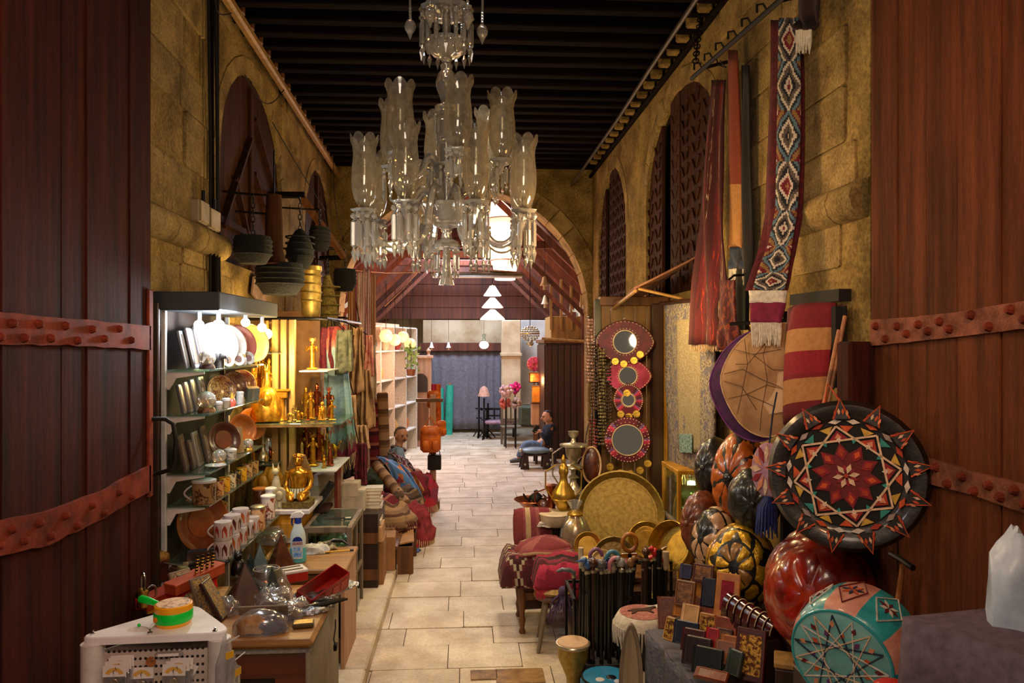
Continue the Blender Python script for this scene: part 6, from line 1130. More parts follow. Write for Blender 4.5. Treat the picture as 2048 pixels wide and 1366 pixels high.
# seated man in navy, with his saddle stool
m_shoe=mat('grey_shoe','4a4844',.6,scale=9)
mn=thing('person',PZ(1090,925,0),'man in a navy jacket and jeans seated sideways holding a phone beside the kiosk','person');Ym=15.35;mn.location=(P(1085,900,Ym).x,Ym,0)
def J(px,py,dy=0.): return P(px,py,Ym+dy)-mn.location
hd,nk,cs_,wa,pv=J(1094,836),J(1097,849),J(1098,862),J(1094,878),J(1091,891)
s1,s2=J(1096,855,-.17),J(1101,854,.17);e1,e2=J(1092,873,-.24),J(1110,858,.3);h1,h2=J(1080,862,-.18),J(1102,846,.2)
k1,k2=J(1050,888,-.12),J(1056,890,.14);a1,a2=J(1036,918,-.14),J(1044,917,.16);t1,t2=J(1020,923,-.16),J(1030,922,.18)
skin('body',[(pv,(.12,.1)),(wa,(.12,.1)),(cs_,(.14,.11)),(nk,(.05,.05)),(hd,(.06,.06)),(s1,.055),(e1,.042),(h1,.03),(s2,.055),(e2,.042),(h2,.03),(k1,.065),(a1,.042),(k2,.065),(a2,.042)],[(0,1),(1,2),(2,3),(3,4),(2,5),(5,6),(6,7),(2,8),(8,9),(9,10),(0,11),(11,12),(0,13),(13,14)],m_skin,mn)
skin('jacket',[(pv,(.15,.12)),(wa,(.155,.125)),(cs_,(.17,.14)),(nk+V((0,0,-.01)),.075),(s1,.085),(e1,.068),(h1.lerp(e1,.15),.048),(s2,.085),(e2,.068),(h2.lerp(e2,.15),.048)],[(0,1),(1,2),(2,3),(2,4),(4,5),(5,6),(2,7),(7,8),(8,9)],m_navy,mn)
skin('jeans',[(pv+V((0,0,-.02)),(.15,.12)),(k1,.085),(a1+V((0,0,.02)),.062),(k2,.085),(a2+V((0,0,.02)),.062)],[(0,1),(1,2),(0,3),(3,4)],m_denim,mn)
for a,t_ in ((a1,t1),(a2,t2)): mk('shoe',MB().tube([a+V((.05,0,-.02)),a.lerp(t_,.35)+V((0,0,-.01)),t_],[.052,.055,.035],10,.8),m_shoe,mn,smooth=60)
head(mn,hd+mn.location+V((0,0,.02)),(-.92,-.3,-.12),.13,m_blackhair,m_skin);hand(mn,h1+mn.location,(-.8,-.1,.3),(0,-.5,.8),.17,m_skin);hand(mn,h2+mn.location,(-.6,-.2,.5),(.3,.8,.3),.17,m_skin)
mk('phone',MB().at(h1+V((-.09,-.02,.04)),(0,.5,0)).box((0,0,0),(.09,.02,.16),.006),m_black,mn);mk('collar',MB().tube([nk+V((.05*cos(a),.06*sin(a),-.02)) for a in [i*pi/5 for i in range(11)]],.02,6),m_navy,mn,smooth=60)
ch_=thing('wooden_stool',mn.location+V((.05,.05,0)),'dark wooden seat under the man in the navy jacket','seat');zs=(J(1091,891).z -.13);mk('seat',MB().box((0,0,zs -.03),(.46,.5,.05),.01),m_darkwood,ch_);[mk('leg',MB().box((sx*.19,sy*.2,(zs -.05)/2),(.05,.05,zs -.05)),m_darkwood,ch_) for sx in (-1,1) for sy in (-1,1)]
ss=thing('saddle_stool',PZ(1070,936,0),'low carved saddle stool with a shiny grey cushion before the seated man','stool',(0,0,.05));hs_=.3
for sx in (-1,1):
    for sy in (-1,1): mk('leg',MB().at((sx*.22,sy*.13,0),(0,sx*-.06,0)).prism([(-.085,-.03),(.085,-.03),(.085,.03),(-.085,.03)],0,.27,.6),m_darkwood,ss,smooth=0)
    mk('end_rail',MB().box((sx*.25,0,.3),(.05,.34,.06),.01),m_darkwood,ss);mk('horn_knob',MB().ball((sx*.3,-.13,.37),.04),m_silver,ss)
mk('seat_rail',MB().box((0,0,.275),(.56,.3,.04),.008),m_darkwood,ss);mk('cushion',MB().ball((0,0,.345),(.3,.2,.07),20,10,lambda d: 1+.12*(abs(d.x)>.6)*(abs(d.y)>.4)),mat('grey_satin','8294a0',.35,col2='5a6c78',scale=8,bmp=.3),ss,smooth=180)
for sx in (-1,1): mk('brass_sign',MB().at((sx*.22,-.168,.1),(pi/2,0,0)).prism([(-.02,0),(0,-.03),(.02,0),(0,.03)],0,.004),m_silver,ss)
# old man among the blankets
om=thing('person',(P(800,900,11.75).x,11.75,0),'grey haired man with a moustache seated among the blankets, wrapped in a scarf','person');Yo=11.75
def O(px,py,dy=0.): return P(px,py,Yo+dy)-om.location
hd,nk,cs_,pv=O(803,874),O(797,893),O(792,915),O(790,955);s1,s2=O(797,904,-.2),O(785,904,.2);e1,e2=O(806,930,-.26),O(792,932,.25);h1,h2=O(822,938,-.2),O(815,945,.1);k1,k2=O(836,945,-.1),O(830,945,.15);a1,a2=O(848,993,-.08),O(846,990,.15);t1,t2=O(872,1001,-.1),O(868,998,.15)
skin('body',[(pv,(.13,.11)),(cs_,(.15,.12)),(nk,.055),(hd,.06),(s1,.06),(e1,.045),(h1,.032),(s2,.06),(e2,.045),(h2,.032),(k1,.07),(a1,.045),(k2,.07),(a2,.045)],[(0,1),(1,2),(2,3),(1,4),(4,5),(5,6),(1,7),(7,8),(8,9),(0,10),(10,11),(0,12),(12,13)],m_skin,om)
skin('robe',[(pv,(.18,.15)),(cs_,(.19,.15)),(nk+V((0,0,-.02)),.08),(s1,.09),(e1,.07),(h1.lerp(e1,.2),.05),(s2,.09),(e2,.07),(h2.lerp(e2,.2),.05),(k1,.1),(a1+V((0,0,.04)),.07),(k2,.1),(a2+V((0,0,.04)),.07)],[(0,1),(1,2),(1,3),(3,4),(4,5),(1,6),(6,7),(7,8),(0,9),(9,10),(0,11),(11,12)],mat('pale_blue_shirt','93a9c4',.85,col2='6d84a0',scale=9,bmp=.2),om)
for a,t_ in ((a1,t1),(a2,t2)): mk('shoe',MB().tube([a,a.lerp(t_,.4),t_],[.06,.06,.04],10,.8),m_shoe,om,smooth=60)
head(om,hd+om.location+V((0,0,.02)),(.55,-.8,-.15),.135,m_hair,m_skin,m_hair);hand(om,h1+om.location,(.8,-.3,-.1),(0,-.3,.9),.18,m_skin);hand(om,h2+om.location,(.8,-.3,-.2),(0,-.2,.9),.18,m_skin)
mk('scarf',MB().tube([nk+V((.09*cos(a),.09*sin(a),-.03-.03*sin(a+1))) for a in [i*pi/8 for i in range(17)]],.036,8),ramp_mat('striped_neck_scarf',[(0,'3a302c'),(.4,'b4a898'),(.6,'4a3a34')],'u',4,.9,30),om,smooth=60)
bk=thing('stall_seat',om.location+V((-.02,.05,0)),'wooden box seat under the grey haired man','seat');mk('box',MB().box((-.05,.05,.1),(.4,.5,.2),.01),m_darkwood,bk);mk('pad',MB().box((-.05,.05,.22),(.4,.5,.05),.02),m_maroon,bk)
for k,(px0,py0,px1,py1,n_,m_) in enumerate(((742,850,760,900,'pink edged rug roll standing behind the grey haired man',m_rugs[1]),(756,845,778,895,'pale wrapped rug roll standing behind the grey haired man',m_rugs[2]))):
    t=thing('standing_rug_roll',P(px1 -8,930,12.3),n_,'rug');t.location.z=.4;mk('roll',MB().cyl((0,0,0),(-.05,.05,1.15+.1*k),.095,n=14),m_,t,smooth=60);mk('end',MB().cyl((-.05,.05,1.15+.1*k),(-.051,.051,1.17+.1*k),.08),m_cream,t);mk('base_block',MB().box((0,0,-.2),(.2,.2,.4)),m_darkwood,t)

# ------------------------------------------------------------------ mirrors, brass and blankets on the right
sh=thing('shop_screen',(1.9,7.95,0),'brown boarded shop screen carrying the leather framed mirrors','screen');Lx=lambda px,Y=7.9: P(px,800,Y).x -1.9
m_scr=wood('screen_wood','8d6632','5a3c1a',.55,4)
for k in range(5): a,b=Lx(1200+24*k),Lx(1222+24*k);mk('board',MB().box(((a+b)/2,0,1.5),(b -a,.03,2.9),.005),m_scr,sh)
mk('door_post',MB().box((Lx(1312),-.08,1.45),(.12,.12,2.9),.008),wood('umber_post','4a2a12','2a160a',.5,4),sh);mk('yellow_lit_jamb',MB().box((Lx(1328),-.06,1.5),(.05,.1,2.8),.006),m_yellowwood,sh);mk('lintel',MB().box((-.1,-.02,2.93),(.74,.12,.1),.008),m_midwood,sh);mk('dark_strip',MB().box((Lx(1196),-.03,1.5),(.07,.05,2.9),.005),m_black,sh)  # jamb strip: yellow light on the wood is put into its colour
m_stud=mat('ivory_stud','e0c89a',.4);m_pinkstripe=ramp_mat('woven_frame',[(0,'6a1428'),(.3,'b02848'),(.5,'d83a5a'),(.62,'7a4a7a'),(.8,'4a1020')],'v',3.2,.8,60,.3);m_oxblood=mat('oxblood_leather','6a1020',.6,col2='420a14',scale=14,bmp=.2);m_coin=mat('gold_coin','d8b24a',.35,.8,col2='a8842c',scale=60,bmp=.4)
NM=V((-.25,-1,.05))
def outline(kind,w_,h,n=40):
    out=[]
    for i in range(n):
        a=2*pi*i/n
        if kind == 'eye': x=cos(a);out.append((w_*x,h*sin(a)*(abs(sin(a)) ** .35)))
        else: out.append((w_*cos(a),h*sin(a)))
    return out
def mirror(px,py,w_,h,r,kind,body,label,coins=(),Y_=7.72):
    p=P(px,py,Y_);s=S(p);t=thing('leather_mirror',p,label,'mirror',facing(NM),'leather framed mirrors on the screen');w_,h,r=w_/s,h/s,r/s;ol=outline(kind,w_,h)
    mb=MB();n=len(ol);vs=[(x,y,-.02) for x,y in ol]+[(x*.96,y*.96,.012) for x,y in ol]+[(r*1.1*cos(2*pi*i/n),r*1.1*sin(2*pi*i/n),.02) for i in range(n)];uv=[(i/n,.5+.5*y/h) for i,(x,y) in enumerate(ol)]*3
    mb.add(vs,[tuple(range(n -1,-1,-1))]+[(i,(i+1) % n,n+(i+1) % n,n+i) for i in range(n)]+[(n+i,n+(i+1) % n,2*n+(i+1) % n,2*n+i) for i in range(n)],uv);mk('frame',mb,body,t,smooth=50)
    mk('mirror_glass',MB().lathe([(0,.014),(r,.014),(r,.018),(0,.018)],28),m_mirror,t);mk('bezel',MB().ring(r*1.05,.006,30,6,(0,0,.02)),m_stud,t)
    b=MB()
    for f,m_ in ((.93,44),(1.0,0)):
        for i in range(m_): x,y=outline(kind,w_*f,h*f,m_)[i];b.ball((x,y,.014),.0075,6,4)
    for i in range(26): a=2*pi*i/26;b.ball((r*1.22*cos(a),r*1.22*sin(a),.02),.0065,6,4)
    mk('studs',b,m_stud,t,kind='stuff',smooth=60)
    for cx,cy in coins: mk('coin',MB().lathe([(0,0),(.036,0),(.038,.003),(.036,.006),(0,.006)],18),m_coin,t,loc=((cx -px)/s,(py -cy)/s,.02))
    mk('hanging_loop',MB().ring(.02,.004,12,5,(0,h,.0)),m_leather,t);return t
mirror(1250,684,60,44,22,'eye',m_oxblood,'topmost leather mirror, eye shaped oxblood frame with ivory studs',((1231,723),(1248,728),(1268,721),(1280,709)))
mirror(1256,752,48,34,17,'eye',mat('pink_oxblood','8a1830',.7,col2='b83a60',scale=8),'second leather mirror with a dull green glass and pink frame')
mirror(1257,800,30,32,12,'round',m_pinkstripe,'small round mirror with a lilac and red woven frame',((1242,828),(1258,833),(1273,827),(1254,786)),7.66)
mirror(1255,880,46,46,29,'round',m_pinkstripe,'large round mirror with a striped pink frame and a fringe of coins',((1221,934),(1241,945),(1261,946),(1280,939),(1295,925)),7.6)
light('POINT',P(1285,630,6.2),22,(1.0,.68,.25),.06)
for k,(px,py,d_,c,n_) in enumerate(((1180,640,770,'c89a8a','pink and white tasselled necklace strand at the edge of the screen'),(1190,690,830,'5a3a24','brown bead strands hanging beside the screen'),(1204,700,900,'8d7a4a','olive bead and shell strands before the screen'),(1186,840,925,'8d2a28','red and gold tassel bunch low at the edge of the screen'),(1214,730,870,'4a3626','dark leather thongs hanging behind the mirrors'))):
    p=P(px,py,7.75);e=P(px,d_,7.75);t=thing('bead_strand',p,n_,'beads',group='bead strands on the screen');L_=p.z -e.z
    for j in range(5):
        x=(j -2)*.018;b=MB();m_=int(L_/.035)
        for i in range(m_): b.ball((x+.006*sin(i*.7+j),jit(.012),-i*.035),R.uniform(.009,.017),6,4)
        mk('strand',b,mat('bead_'+c+str(j % 2),hx(c) if j % 2 else tuple(x*.45 for x in hx(c)),.4),t,smooth=60)
    mk('hook',MB().tube([(0,0,0),(0,.02,.03),(0,.16,.04)],.006,5),m_iron,t)
# platform with trays
pf=thing('low_platform',(1.36,6.85,0),'low wooden platform carrying the brass trays','platform');mk('platform_top',MB().box((0,0,.47),(.7,1.1,.05),.008),m_midwood,pf);[mk('leg',MB().box((sx*.28,sy*.48,.22),(.08,.08,.45)),m_darkwood,pf) for sx in (-1,1) for sy in (-1,1)];mk('front_board',MB().box((0,-.52,.3),(.6,.03,.3)),m_darkwood,pf)
def tray(px,py,rpx,Y_,n,m_,label,deep=.1,rimw=.14):
    p=P(px,py,Y_);r=rpx/S(p);t=thing('brass_tray',p,label,'tray',facing(n),'brass trays and plates');mk('dish',MB().lathe([(0,-.012),(r*(1-rimw),-.012),(r*.98,r*deep),(r,r*deep),(r,r*deep+.006),(r*.975,r*deep+.01),(r*(1-rimw)-.004,-.004),(0,-.004)],48),m_,t,smooth=30)
    mk('engraved_ring',MB().ring(r*(1-rimw)*.94,.003,48,5,(0,0,-.003)).ring(r*.5,.0025,40,5,(0,0,-.003)),m_,t);mk('rolled_rim',MB().ring(r*.99,r*.018,48,6,(0,0,r*deep+.004)),m_,t);return t
tray(1240,1030,87,6.95,(-.18,-1,.22),m_dullbrass,'huge dull brass tray leaning under the round mirror',.12,.14);tray(1176,1092,28,6.45,(-.1,-1,.25),mat('pale_gold','e0b85a',.35,.8,col2='c89a3a',scale=10),'small pale gold plate beside the huge brass tray',.08,.3);tray(1228,1118,44,6.3,(-.05,-1,.3),mat('tan_brass','a8905a',.45,.8,col2='7a6438',scale=22,bmp=.5),'tan brass plate with chased ornament in front of the huge tray',.1,.22);tray(1293,1080,37,6.4,(-.2,-1,.2),m_brass,'round bright brass plate with concentric rings under the huge tray rim',.1,.25);tray(1206,1126,26,6.2,(0,-1,.35),mat('cream_gold','e8d09a',.45,.5,col2='d0b070',scale=10),'cream gold plate half hidden behind the cane handles',.08,.25);tray(1352,1096,50,5.9,(-.75,-.55,.35),m_brass,'deep brass basin tipped on edge beside the poufs',.5,.12)
bp=thing('plate_ledge',(P(1225,1150,6.3).x,6.25,0),'narrow dark ledge holding up the smaller brass plates','ledge');mk('board',MB().box((.12,.02,.42),(.95,.3,.04),.005),m_darkwood,bp);[mk('leg',MB().box((sx*.42+.12,0,.2),(.05,.05,.4)),m_darkwood,bp) for sx in (-1,1)]
# leather shield and brassware
t=thing('leather_shield',P(1183,930,7.35),'oval brown leather shield with a stitched pale rim behind the brassware','shield',facing((-.2,-1,.1)));mk('face',MB().at((0,0,0),(0,0,0),(.085,.17,.03)).ball((0,0,0),1,24,8),m_leather,t,smooth=180);mk('rim',MB().tube([(.09*cos(a),.175*sin(a),.004) for a in [2*pi*i/30 for i in range(31)]],.011,6),m_cream,t);mk('cord',MB().tube([(0,.17,0),(0,.4,-.02),(.0,.55,-.3)],.006,5),m_iron,t)
t=thing('leather_shield',P(1166,950,7.5),'darker leather shield half hidden behind the silver hookah','shield',facing((-.4,-1,.1)));mk('face',MB().at((0,0,0),(0,0,0),(.07,.17,.03)).ball((0,0,0),1,24,8),m_black,t,smooth=180);mk('rim',MB().tube([(.075*cos(a),.175*sin(a),.004) for a in [2*pi*i/30 for i in range(31)]],.01,6),m_leather,t);mk('cord',MB().tube([(0,.17,0),(.02,.4,-.02),(.0,.5,-.2)],.006,5),m_iron,t)
tt=thing('brass_table',(P(1115,1045,7.2).x,7.25,0),'small dark turned leg table crowded with brass and silver ware','table');ztt=.765;hw=.21
mk('tabletop',MB().lathe([(0,ztt -.03),(hw,ztt -.03),(hw+.01,ztt -.015),(hw,ztt),(0,ztt)],24),m_dullbrass,tt)
for a in range(6): x,y=(hw -.03)*cos(a*pi/3+.3),(hw -.03)*sin(a*pi/3+.3);mk('leg',MB().lathe([(.018,0),(.026,.06),(.016,.1),(.026,.2),(.016,.3),(.026,.42),(.016,.5),(.024,.62),(.02,ztt -.03)],8),m_darkwood,tt,loc=(x,y,0),smooth=60)
mk('stretcher',MB().ring(hw -.03,.014,6,6,(0,0,.3)).ring(hw -.03,.014,6,6,(0,0,.55)),m_darkwood,tt)
def vessel(px,py,Y_,z,prof,m_,label,name='vessel',cat='vessel',handles=0,lid=None,group='brass and silver ware on the small table'):
    """prof in pixels (radius, height above the foot)"""
    p=P(px,py,Y_);s=S(p);p.z=z;t=thing(name,p,label,cat,group=group);pr=[(r/s,h/s) for r,h in prof];mk('body',MB().lathe(pr,20),m_,t,smooth=40);H_=pr[-1][1]
    for k in range(handles): sg=1 if k else -1;rm=max(r for r,h in pr);mk('handle',MB().tube([(sg*rm*.9,0,H_*.35),(sg*rm*1.5,0,H_*.5),(sg*rm*1.5,0,H_*.75),(sg*rm*.6,0,H_*.85)],.008,6),m_,t,smooth=60)
    mk('ring',MB().ring(max(r for r,h in pr)*1.01,.005,20,5,(0,0,[h for r,h in pr if r == max(q[0] for q in pr)][0])),lid or m_,t);return t
HK=[(0,0),(26,0),(28,6),(20,14),(25,34),(24,50),(12,62),(7,70),(7,76),(12,80),(5,86),(5,94),(16,97),(20,100),(16,104),(6,106),(8,112),(14,122),(17,140),(28,143),(28,146),(9,148),(5,152),(4,158),(10,165),(11,172),(6,173),(0,170)]
vessel(1147,1050,7.35,ztt,HK,m_silver,'tall silver hookah with a wide saucer and funnel top','hookah','hookah',1)
vessel(1127,1045,7.15,ztt,[(0,0),(18,0),(16,8),(8,18),(12,28),(24,48),(22,62),(9,80),(7,92),(10,100),(9,112),(4,118),(5,124),(2,134),(0,136)],m_brass,'brass samovar urn with curling handles on the small table','urn','urn',2)
vessel(1103,1045,7.3,ztt,[(0,0),(20,0),(22,4),(16,10),(8,22),(7,45),(10,60),(14,68),(0,70)],m_copper,'copper coffee pot behind the brass urn','coffee_pot','pot',1)
vessel(1110,1042,7.05,ztt,[(0,0),(22,0),(30,10),(32,24),(30,26),(0,24)],mat('cream_enamel','d8c8a8',.4,col2='b8a480',scale=9),'cream enamelled bowl at the front of the small table','bowl','bowl')
put('napkin',heap(P(1092,1040,7.05)*1+V((0,0,ztt -P(1092,1040,7.05).z)),(.11,.09,.06),5,lump=.3),m_white,label='crumpled white napkin at the edge of the small brass table',cat='napkin',smooth=50)
t=vessel(1150,1084,6.85,.495,[(0,0),(24,0),(27,10),(25,30),(27,52),(20,72),(14,84),(16,92),(8,98),(0,100)],m_brass,'chased brass jar wrapped in clear film beside the huge tray','brass_jar','jar');mk('wrapper',MB().lathe([(.13,0),(.15,.1),(.14,.25),(.09,.38),(.03,.46),(.07,.54)],12,lambda a,j: 1+.12*sin(5*a+j),caps=False),m_bag,t,smooth=60)
t=thing('copper_basin_stand',P(1066,1055,7.7),'copper basin on thin splayed iron legs at the walkway edge','basin');t.location.z=0;zb2=P(1066,1018,7.7).z;[mk('leg',MB().tube([(.1*cos(a),.1*sin(a),zb2),(.17*cos(a),.17*sin(a),0)],.012,6),m_iron,t) for a in (.5,2.6,4.7)];mk('basin',MB().lathe([(0,zb2 -.02),(.08,zb2),(.15,zb2+.07),(.2,zb2+.1),(.195,zb2+.105),(.14,zb2+.08),(0,zb2+.02)],22),m_copper,t,smooth=50)
for k,(px,c,n_,h) in enumerate(((1072,m_iron,'dark iron teapot sitting in the copper basin',1),(1088,m_leather,'dark brown covered pot beside the iron teapot',.9))):
    p=P(px,1000,7.65-.1*k);p.z=zb2+(.05 if k == 0 else .0);t=thing('dark_teapot',p,n_,'pot');mk('pot',MB().lathe([(0,0),(.05,0),(.08,.04),(.075,.09),(.04,.12),(.02,.13),(.025,.15),(0,.16)],16),c,t,smooth=50);mk('spout',MB().tube([(-.07,0,.05),(-.11,0,.08),(-.13,0,.12)],[.016,.012,.009],8),c,t);mk('handle',MB().tube([(.07,0,.04),(.12,0,.07),(.07,0,.11)],.008,6),c,t)
t=thing('pot_stand',P(1088,1000,7.55),'thin dark tripod under the brown covered pot','stand');t.location.z=0;mk('ring',MB().ring(.06,.01,14,5,(0,0,zb2 -.012)),m_iron,t);[mk('leg',MB().cyl((.06*cos(a),.06*sin(a),zb2 -.012),(.1*cos(a),.1*sin(a),0),.009,n=5),m_iron,t) for a in (0,2.1,4.2)]
# bench of blankets, milking stool
bb=thing('low_bench',(P(1078,1200,6.55).x+.07,6.6,0),'low turned leg wooden bench under the maroon kilim','bench');mk('seat',MB().box((0,0,.42),(.56,.5,.05),.008),m_midwood,bb);[mk('leg',MB().lathe([(.02,0),(.03,.02),(.018,.05),(.03,.12),(.02,.16),(.035,.28),(.03,.4)],10),m_midwood,bb,loc=(sx*.23,sy*.2,0),smooth=60) for sx in (-1,1) for sy in (-1,1)];mk('rail',MB().box((0,-.2,.32),(.46,.025,.06)),m_midwood,bb)
m_kilim=ramp_mat('maroon_kilim',[(0,'4a161c'),(.3,'5e2026'),(.5,'b0a080'),(.6,'3c1016'),(.8,'7a3236')],'v',5,.95,60,.4,'diamond',36,40,.15,au=4)
m_redstripe=ramp_mat('red_cream_stripe',[(0,'7a2c30'),(.34,'8d4044'),(.42,'b89a70'),(.62,'80343a'),(.85,'94504c')],'u',1.5,.95,50,.4)
def drapeover(name,c,w_,d_,h,drop,material,label,seed,cat='blanket',fringe=None):
    """a thick cloth thrown over a heap: top dome with falling sides"""
    t=thing(name,c,label,cat)
    def fn(u,v):
        x=(u -.5)*2;y=(v -.5)*2;r=max(abs(x),abs(y));q=max(0,r -.62)/.38;z=h*(1-.35*(x*x+y*y)/2)-drop*q ** 1.3+.03*nz(x*2.2+seed,y*2.2)+.018*nz(x*6,y*6+seed);k=1-.25*q*q;return (x*w_/2*k,y*d_/2*k,max(z,.01))
    mk('cloth',MB().grid(fn,26,26),material,t,solid=.025,smooth=70)
    if fringe:
        f=MB()
        for i in range(40): a=fn(i/39,0);f.tube([a,(a[0],a[1]-.008,a[2]-.05),(a[0]+jit(.01),a[1]-.005,a[2]-.09)],[.006,.005,.003],4)
        mk('fringe',f,fringe,t,kind='stuff')
    return t
drapeover('kilim_blanket',bb.location+V((-.07,-.03,.42)) ,.88,.68,.27,.42,m_kilim,'maroon kilim with cream zigzags thrown over the low bench',2.2);bpos=bb.location
t=thing('folded_kilim',bpos+V((-.02,-.06,.655)),'rose striped folded blanket lying on top of the maroon kilim','blanket');mk('folds',heap((0,0,0),(.26,.2,.12),12,lump=.16),m_redstripe,t,smooth=60);mk('fold_edge',MB().tube([(-.2,-.17,.03),(-.1,-.2,.05),(.05,-.19,.04),(.2,-.15,.05)],.028,10),m_redstripe,t,smooth=60)
t=thing('striped_cushion',P(1066,1095,7.05),'red cushion with cream stripe standing behind the maroon kilim','cushion',(-.15,0,.1));t.location.z=.58;mk('cushion',MB().grid(lambda u,v: ((u -.5)*.34,-.05*(1-(2*u -1) ** 4)*(1-(2*v -1) ** 4),v*.33),14,14),m_redstripe,t,solid=.06,smooth=70);mk('piping',MB().tube([(-.17,0,0),(-.17,0,.33),(.17,0,.33),(.17,0,0)],.01,6),m_oxblood,t);mk('prop',MB().box((0,.06,-.29),(.3,.1,.58)),m_darkwood,t)
ms=thing('milking_stool',PZ(1110,1290,0),'small round milking stool with a straw cushion and splayed legs','stool');mk('seat',MB().lathe([(0,.4),(.17,.4),(.18,.42),(.17,.44),(0,.44)],20),m_midwood,ms);[mk('leg',MB().tube([(.1*cos(a),.1*sin(a),.41),(.21*cos(a),.21*sin(a),0)],[.022,.016],8),m_greywood,ms) for a in (.6,2.2,3.9,5.4)];mk('cushion',MB().lathe([(0,.44),(.16,.44),(.18,.47),(.15,.5),(0,.51)],20),mat('straw_cushion','b8945a',.9,col2='8d6a38',scale=20,bmp=.4),ms,smooth=70)
drapeover('red_shawl',ms.location+V((.05,.08,.5)),.58,.56,.2,.42,ramp_mat('crimson_shawl',[(0,'8d1c34'),(.3,'b02c48'),(.42,'4a1018'),(.6,'7a1e34'),(.75,'2a1414')],'v',2,.95,40,.5,jag=.2,nu=5),'crimson and black fringed shawl heaped on the milking stool',5.1,'shawl',mat('crimson_fringe','d02a48',.9))
t=thing('tassel_bunch',ms.location+V((.04,-.2,.38)),'bunch of purple grey tassels hanging off the milking stool','tassel');f=MB();[f.tube([(jit(.02),jit(.02),.12),(.1*cos(a)*R.random(),.06*sin(a),.05),(.13*cos(a),.07*sin(a),-.1+jit(.04))],[.008,.006,.003],4) for a in [i*.2 for i in range(32)]];mk('strands',f,mat('purple_yarn','5a4060',.9,col2='3c3050'),t,kind='stuff');mk('knot',MB().ball((0,0,.13),.04),mat('purple_yarn','5a4060'),t)
# carpet and lit vitrine
m_carpet=ramp_mat('pale_carpet',[(0,'6d6670'),(.38,'8d8078'),(.5,'b0a080'),(.57,'5a4a42'),(.66,'94887a')],rep=16,kind='flake',rough=.95,wear=.45,scale=90);m_carpetc=ramp_mat('carpet_field',[(0,'9a8a68'),(.44,'b4a07a'),(.54,'6d5a48'),(.6,'a89878')],rep=20,kind='flake',rough=.95,wear=.45,scale=90)
cp_=hang('hanging_carpet',P(1330,610,7.1),P(1428,600,6.1),P(1338,938,7.1),P(1427,950,6.1),m_carpet,'tall pale patterned carpet hanging beside the yellow lit post','carpet',fold=.012,k=1.2,thick=.02,fringe=m_cream,flen=.09,fn=30)
c0,c1,c2,c3=P(1352,640,6.78),P(1402,636,6.32),P(1357,900,6.78),P(1402,906,6.32);put('centre_panel',cloth(c0,c1,c2,c3,fold=.004),m_carpetc,solid=.006,parent=cp_);c0,c1,c2,c3=P(1358,868,6.7),P(1384,868,6.45),P(1359,905,6.7),P(1384,907,6.45);put('teal_motif',cloth(c0,c1,c2,c3,fold=.002),ramp_mat('teal_motif',[(0,'5a8080'),(.5,'8da098')],rep=9,kind='flake'),solid=.006,parent=cp_)
mk('carpet_pole',MB().tube([P(1322,607,7.15),P(1436,597,6.05)],.02,8),m_darkwood,label='dark pole from which the pale carpet hangs',cat='pole')
a,b=P(1336,1050,6.9),P(1395,1050,6.5);yv=thing('lit_vitrine',(a.x+.16,6.75,0),'yellow lit glass vitrine below the pale carpet','display case');w_,d_=.34,.5;zt=P(1340,945,6.5).z;zl=P(1340,1050,6.5).z
for sx in (-1,1):
    for sy in (-1,1): mk('post',MB().box((sx*w_/2,sy*d_/2,zt/2),(.035,.035,zt),.004),m_yellowwood,yv)
    mk('pane',MB().box((sx*w_/2,0,(zt+zl)/2),(.005,d_ -.04,zt -zl -.05)),m_glass,yv)
mk('front_pane',MB().box((0,-d_/2,(zt+zl)/2),(w_ -.04,.005,zt -zl -.05)),m_glass,yv);mk('base_cabinet',MB().box((0,0,zl/2),(w_,d_,zl),.006),m_midwood,yv);mk('top_rail',MB().box((0,0,zt),(w_+.04,d_+.04,.04),.006),m_yellowwood,yv);mk('ledge',MB().box((0,-.02,zl),(w_+.05,d_+.08,.035),.005),m_greywood,yv)
for k in range(3): mk('glass_shelf',MB().box((0,0,zl+(zt -zl)*(k+1)/4),(w_ -.05,d_ -.05,.008)),m_greenglass,yv)
for k in range(6): t=thing('brass_trinket',yv.location+V((-.1+.1*(k % 3),-.1+.05*(k // 3),zl+.02+(k // 3)*(zt -zl)/4)),('round','slim','wide')[k % 3]+' brass trinket inside the lit vitrine, '+('floor row' if k<3 else 'first glass row'),'trinket',group='trinkets in the lit vitrine');mk('body',MB().lathe([(0,0),(.03,0),(.034-.006*(k % 3),.04),(.012,.08),(.018,.1),(0,.11)],12),m_brass if k % 2 else m_silver,t,smooth=60);mk('base',MB().lathe([(0,-.001),(.035,-.001),(.035,.006),(0,.006)],12),m_darkwood,t)
light('POINT',yv.location+V((0,-.05,zt -.1)),5,(1.0,.75,.3),.04)

# ------------------------------------------------------------------ canes, drum, fringed pouf, wallets
cz0=.24;cs_=thing('cane_stand',(P(1195,1310,5.4).x,5.42,0),'black drilled box stand holding the bunch of walking canes','stand');cwx=P(1252,1310,5.3).x -P(1142,1310,5.3).x
mk('box',MB().box((0,0,cz0/2),(cwx,.44,cz0),.006),mat('scuffed_black','34302e',.6,col2='201d1c',scale=12),cs_);mk('upper_frame',MB().box((0,.2,cz0+.45),(cwx,.02,.02)).box((-cwx/2,0,cz0+.45),(.02,.42,.02)).box((cwx/2,0,cz0+.45),(.02,.42,.02)).box((cwx/2,.2,cz0+.22),(.02,.02,.46)).box((-cwx/2,.2,cz0+.22),(.02,.02,.46)),m_iron,cs_)
hb=MB();[hb.at((-cwx/2+.04+.055*i,-.18+.07*j,cz0+.0005)).lathe([(.013,0),(.013,.0006),(0,.0006)],10) for i in range(7) for j in range(6)];mk('holes',hb,m_dark,cs_,kind='stuff',smooth=0)
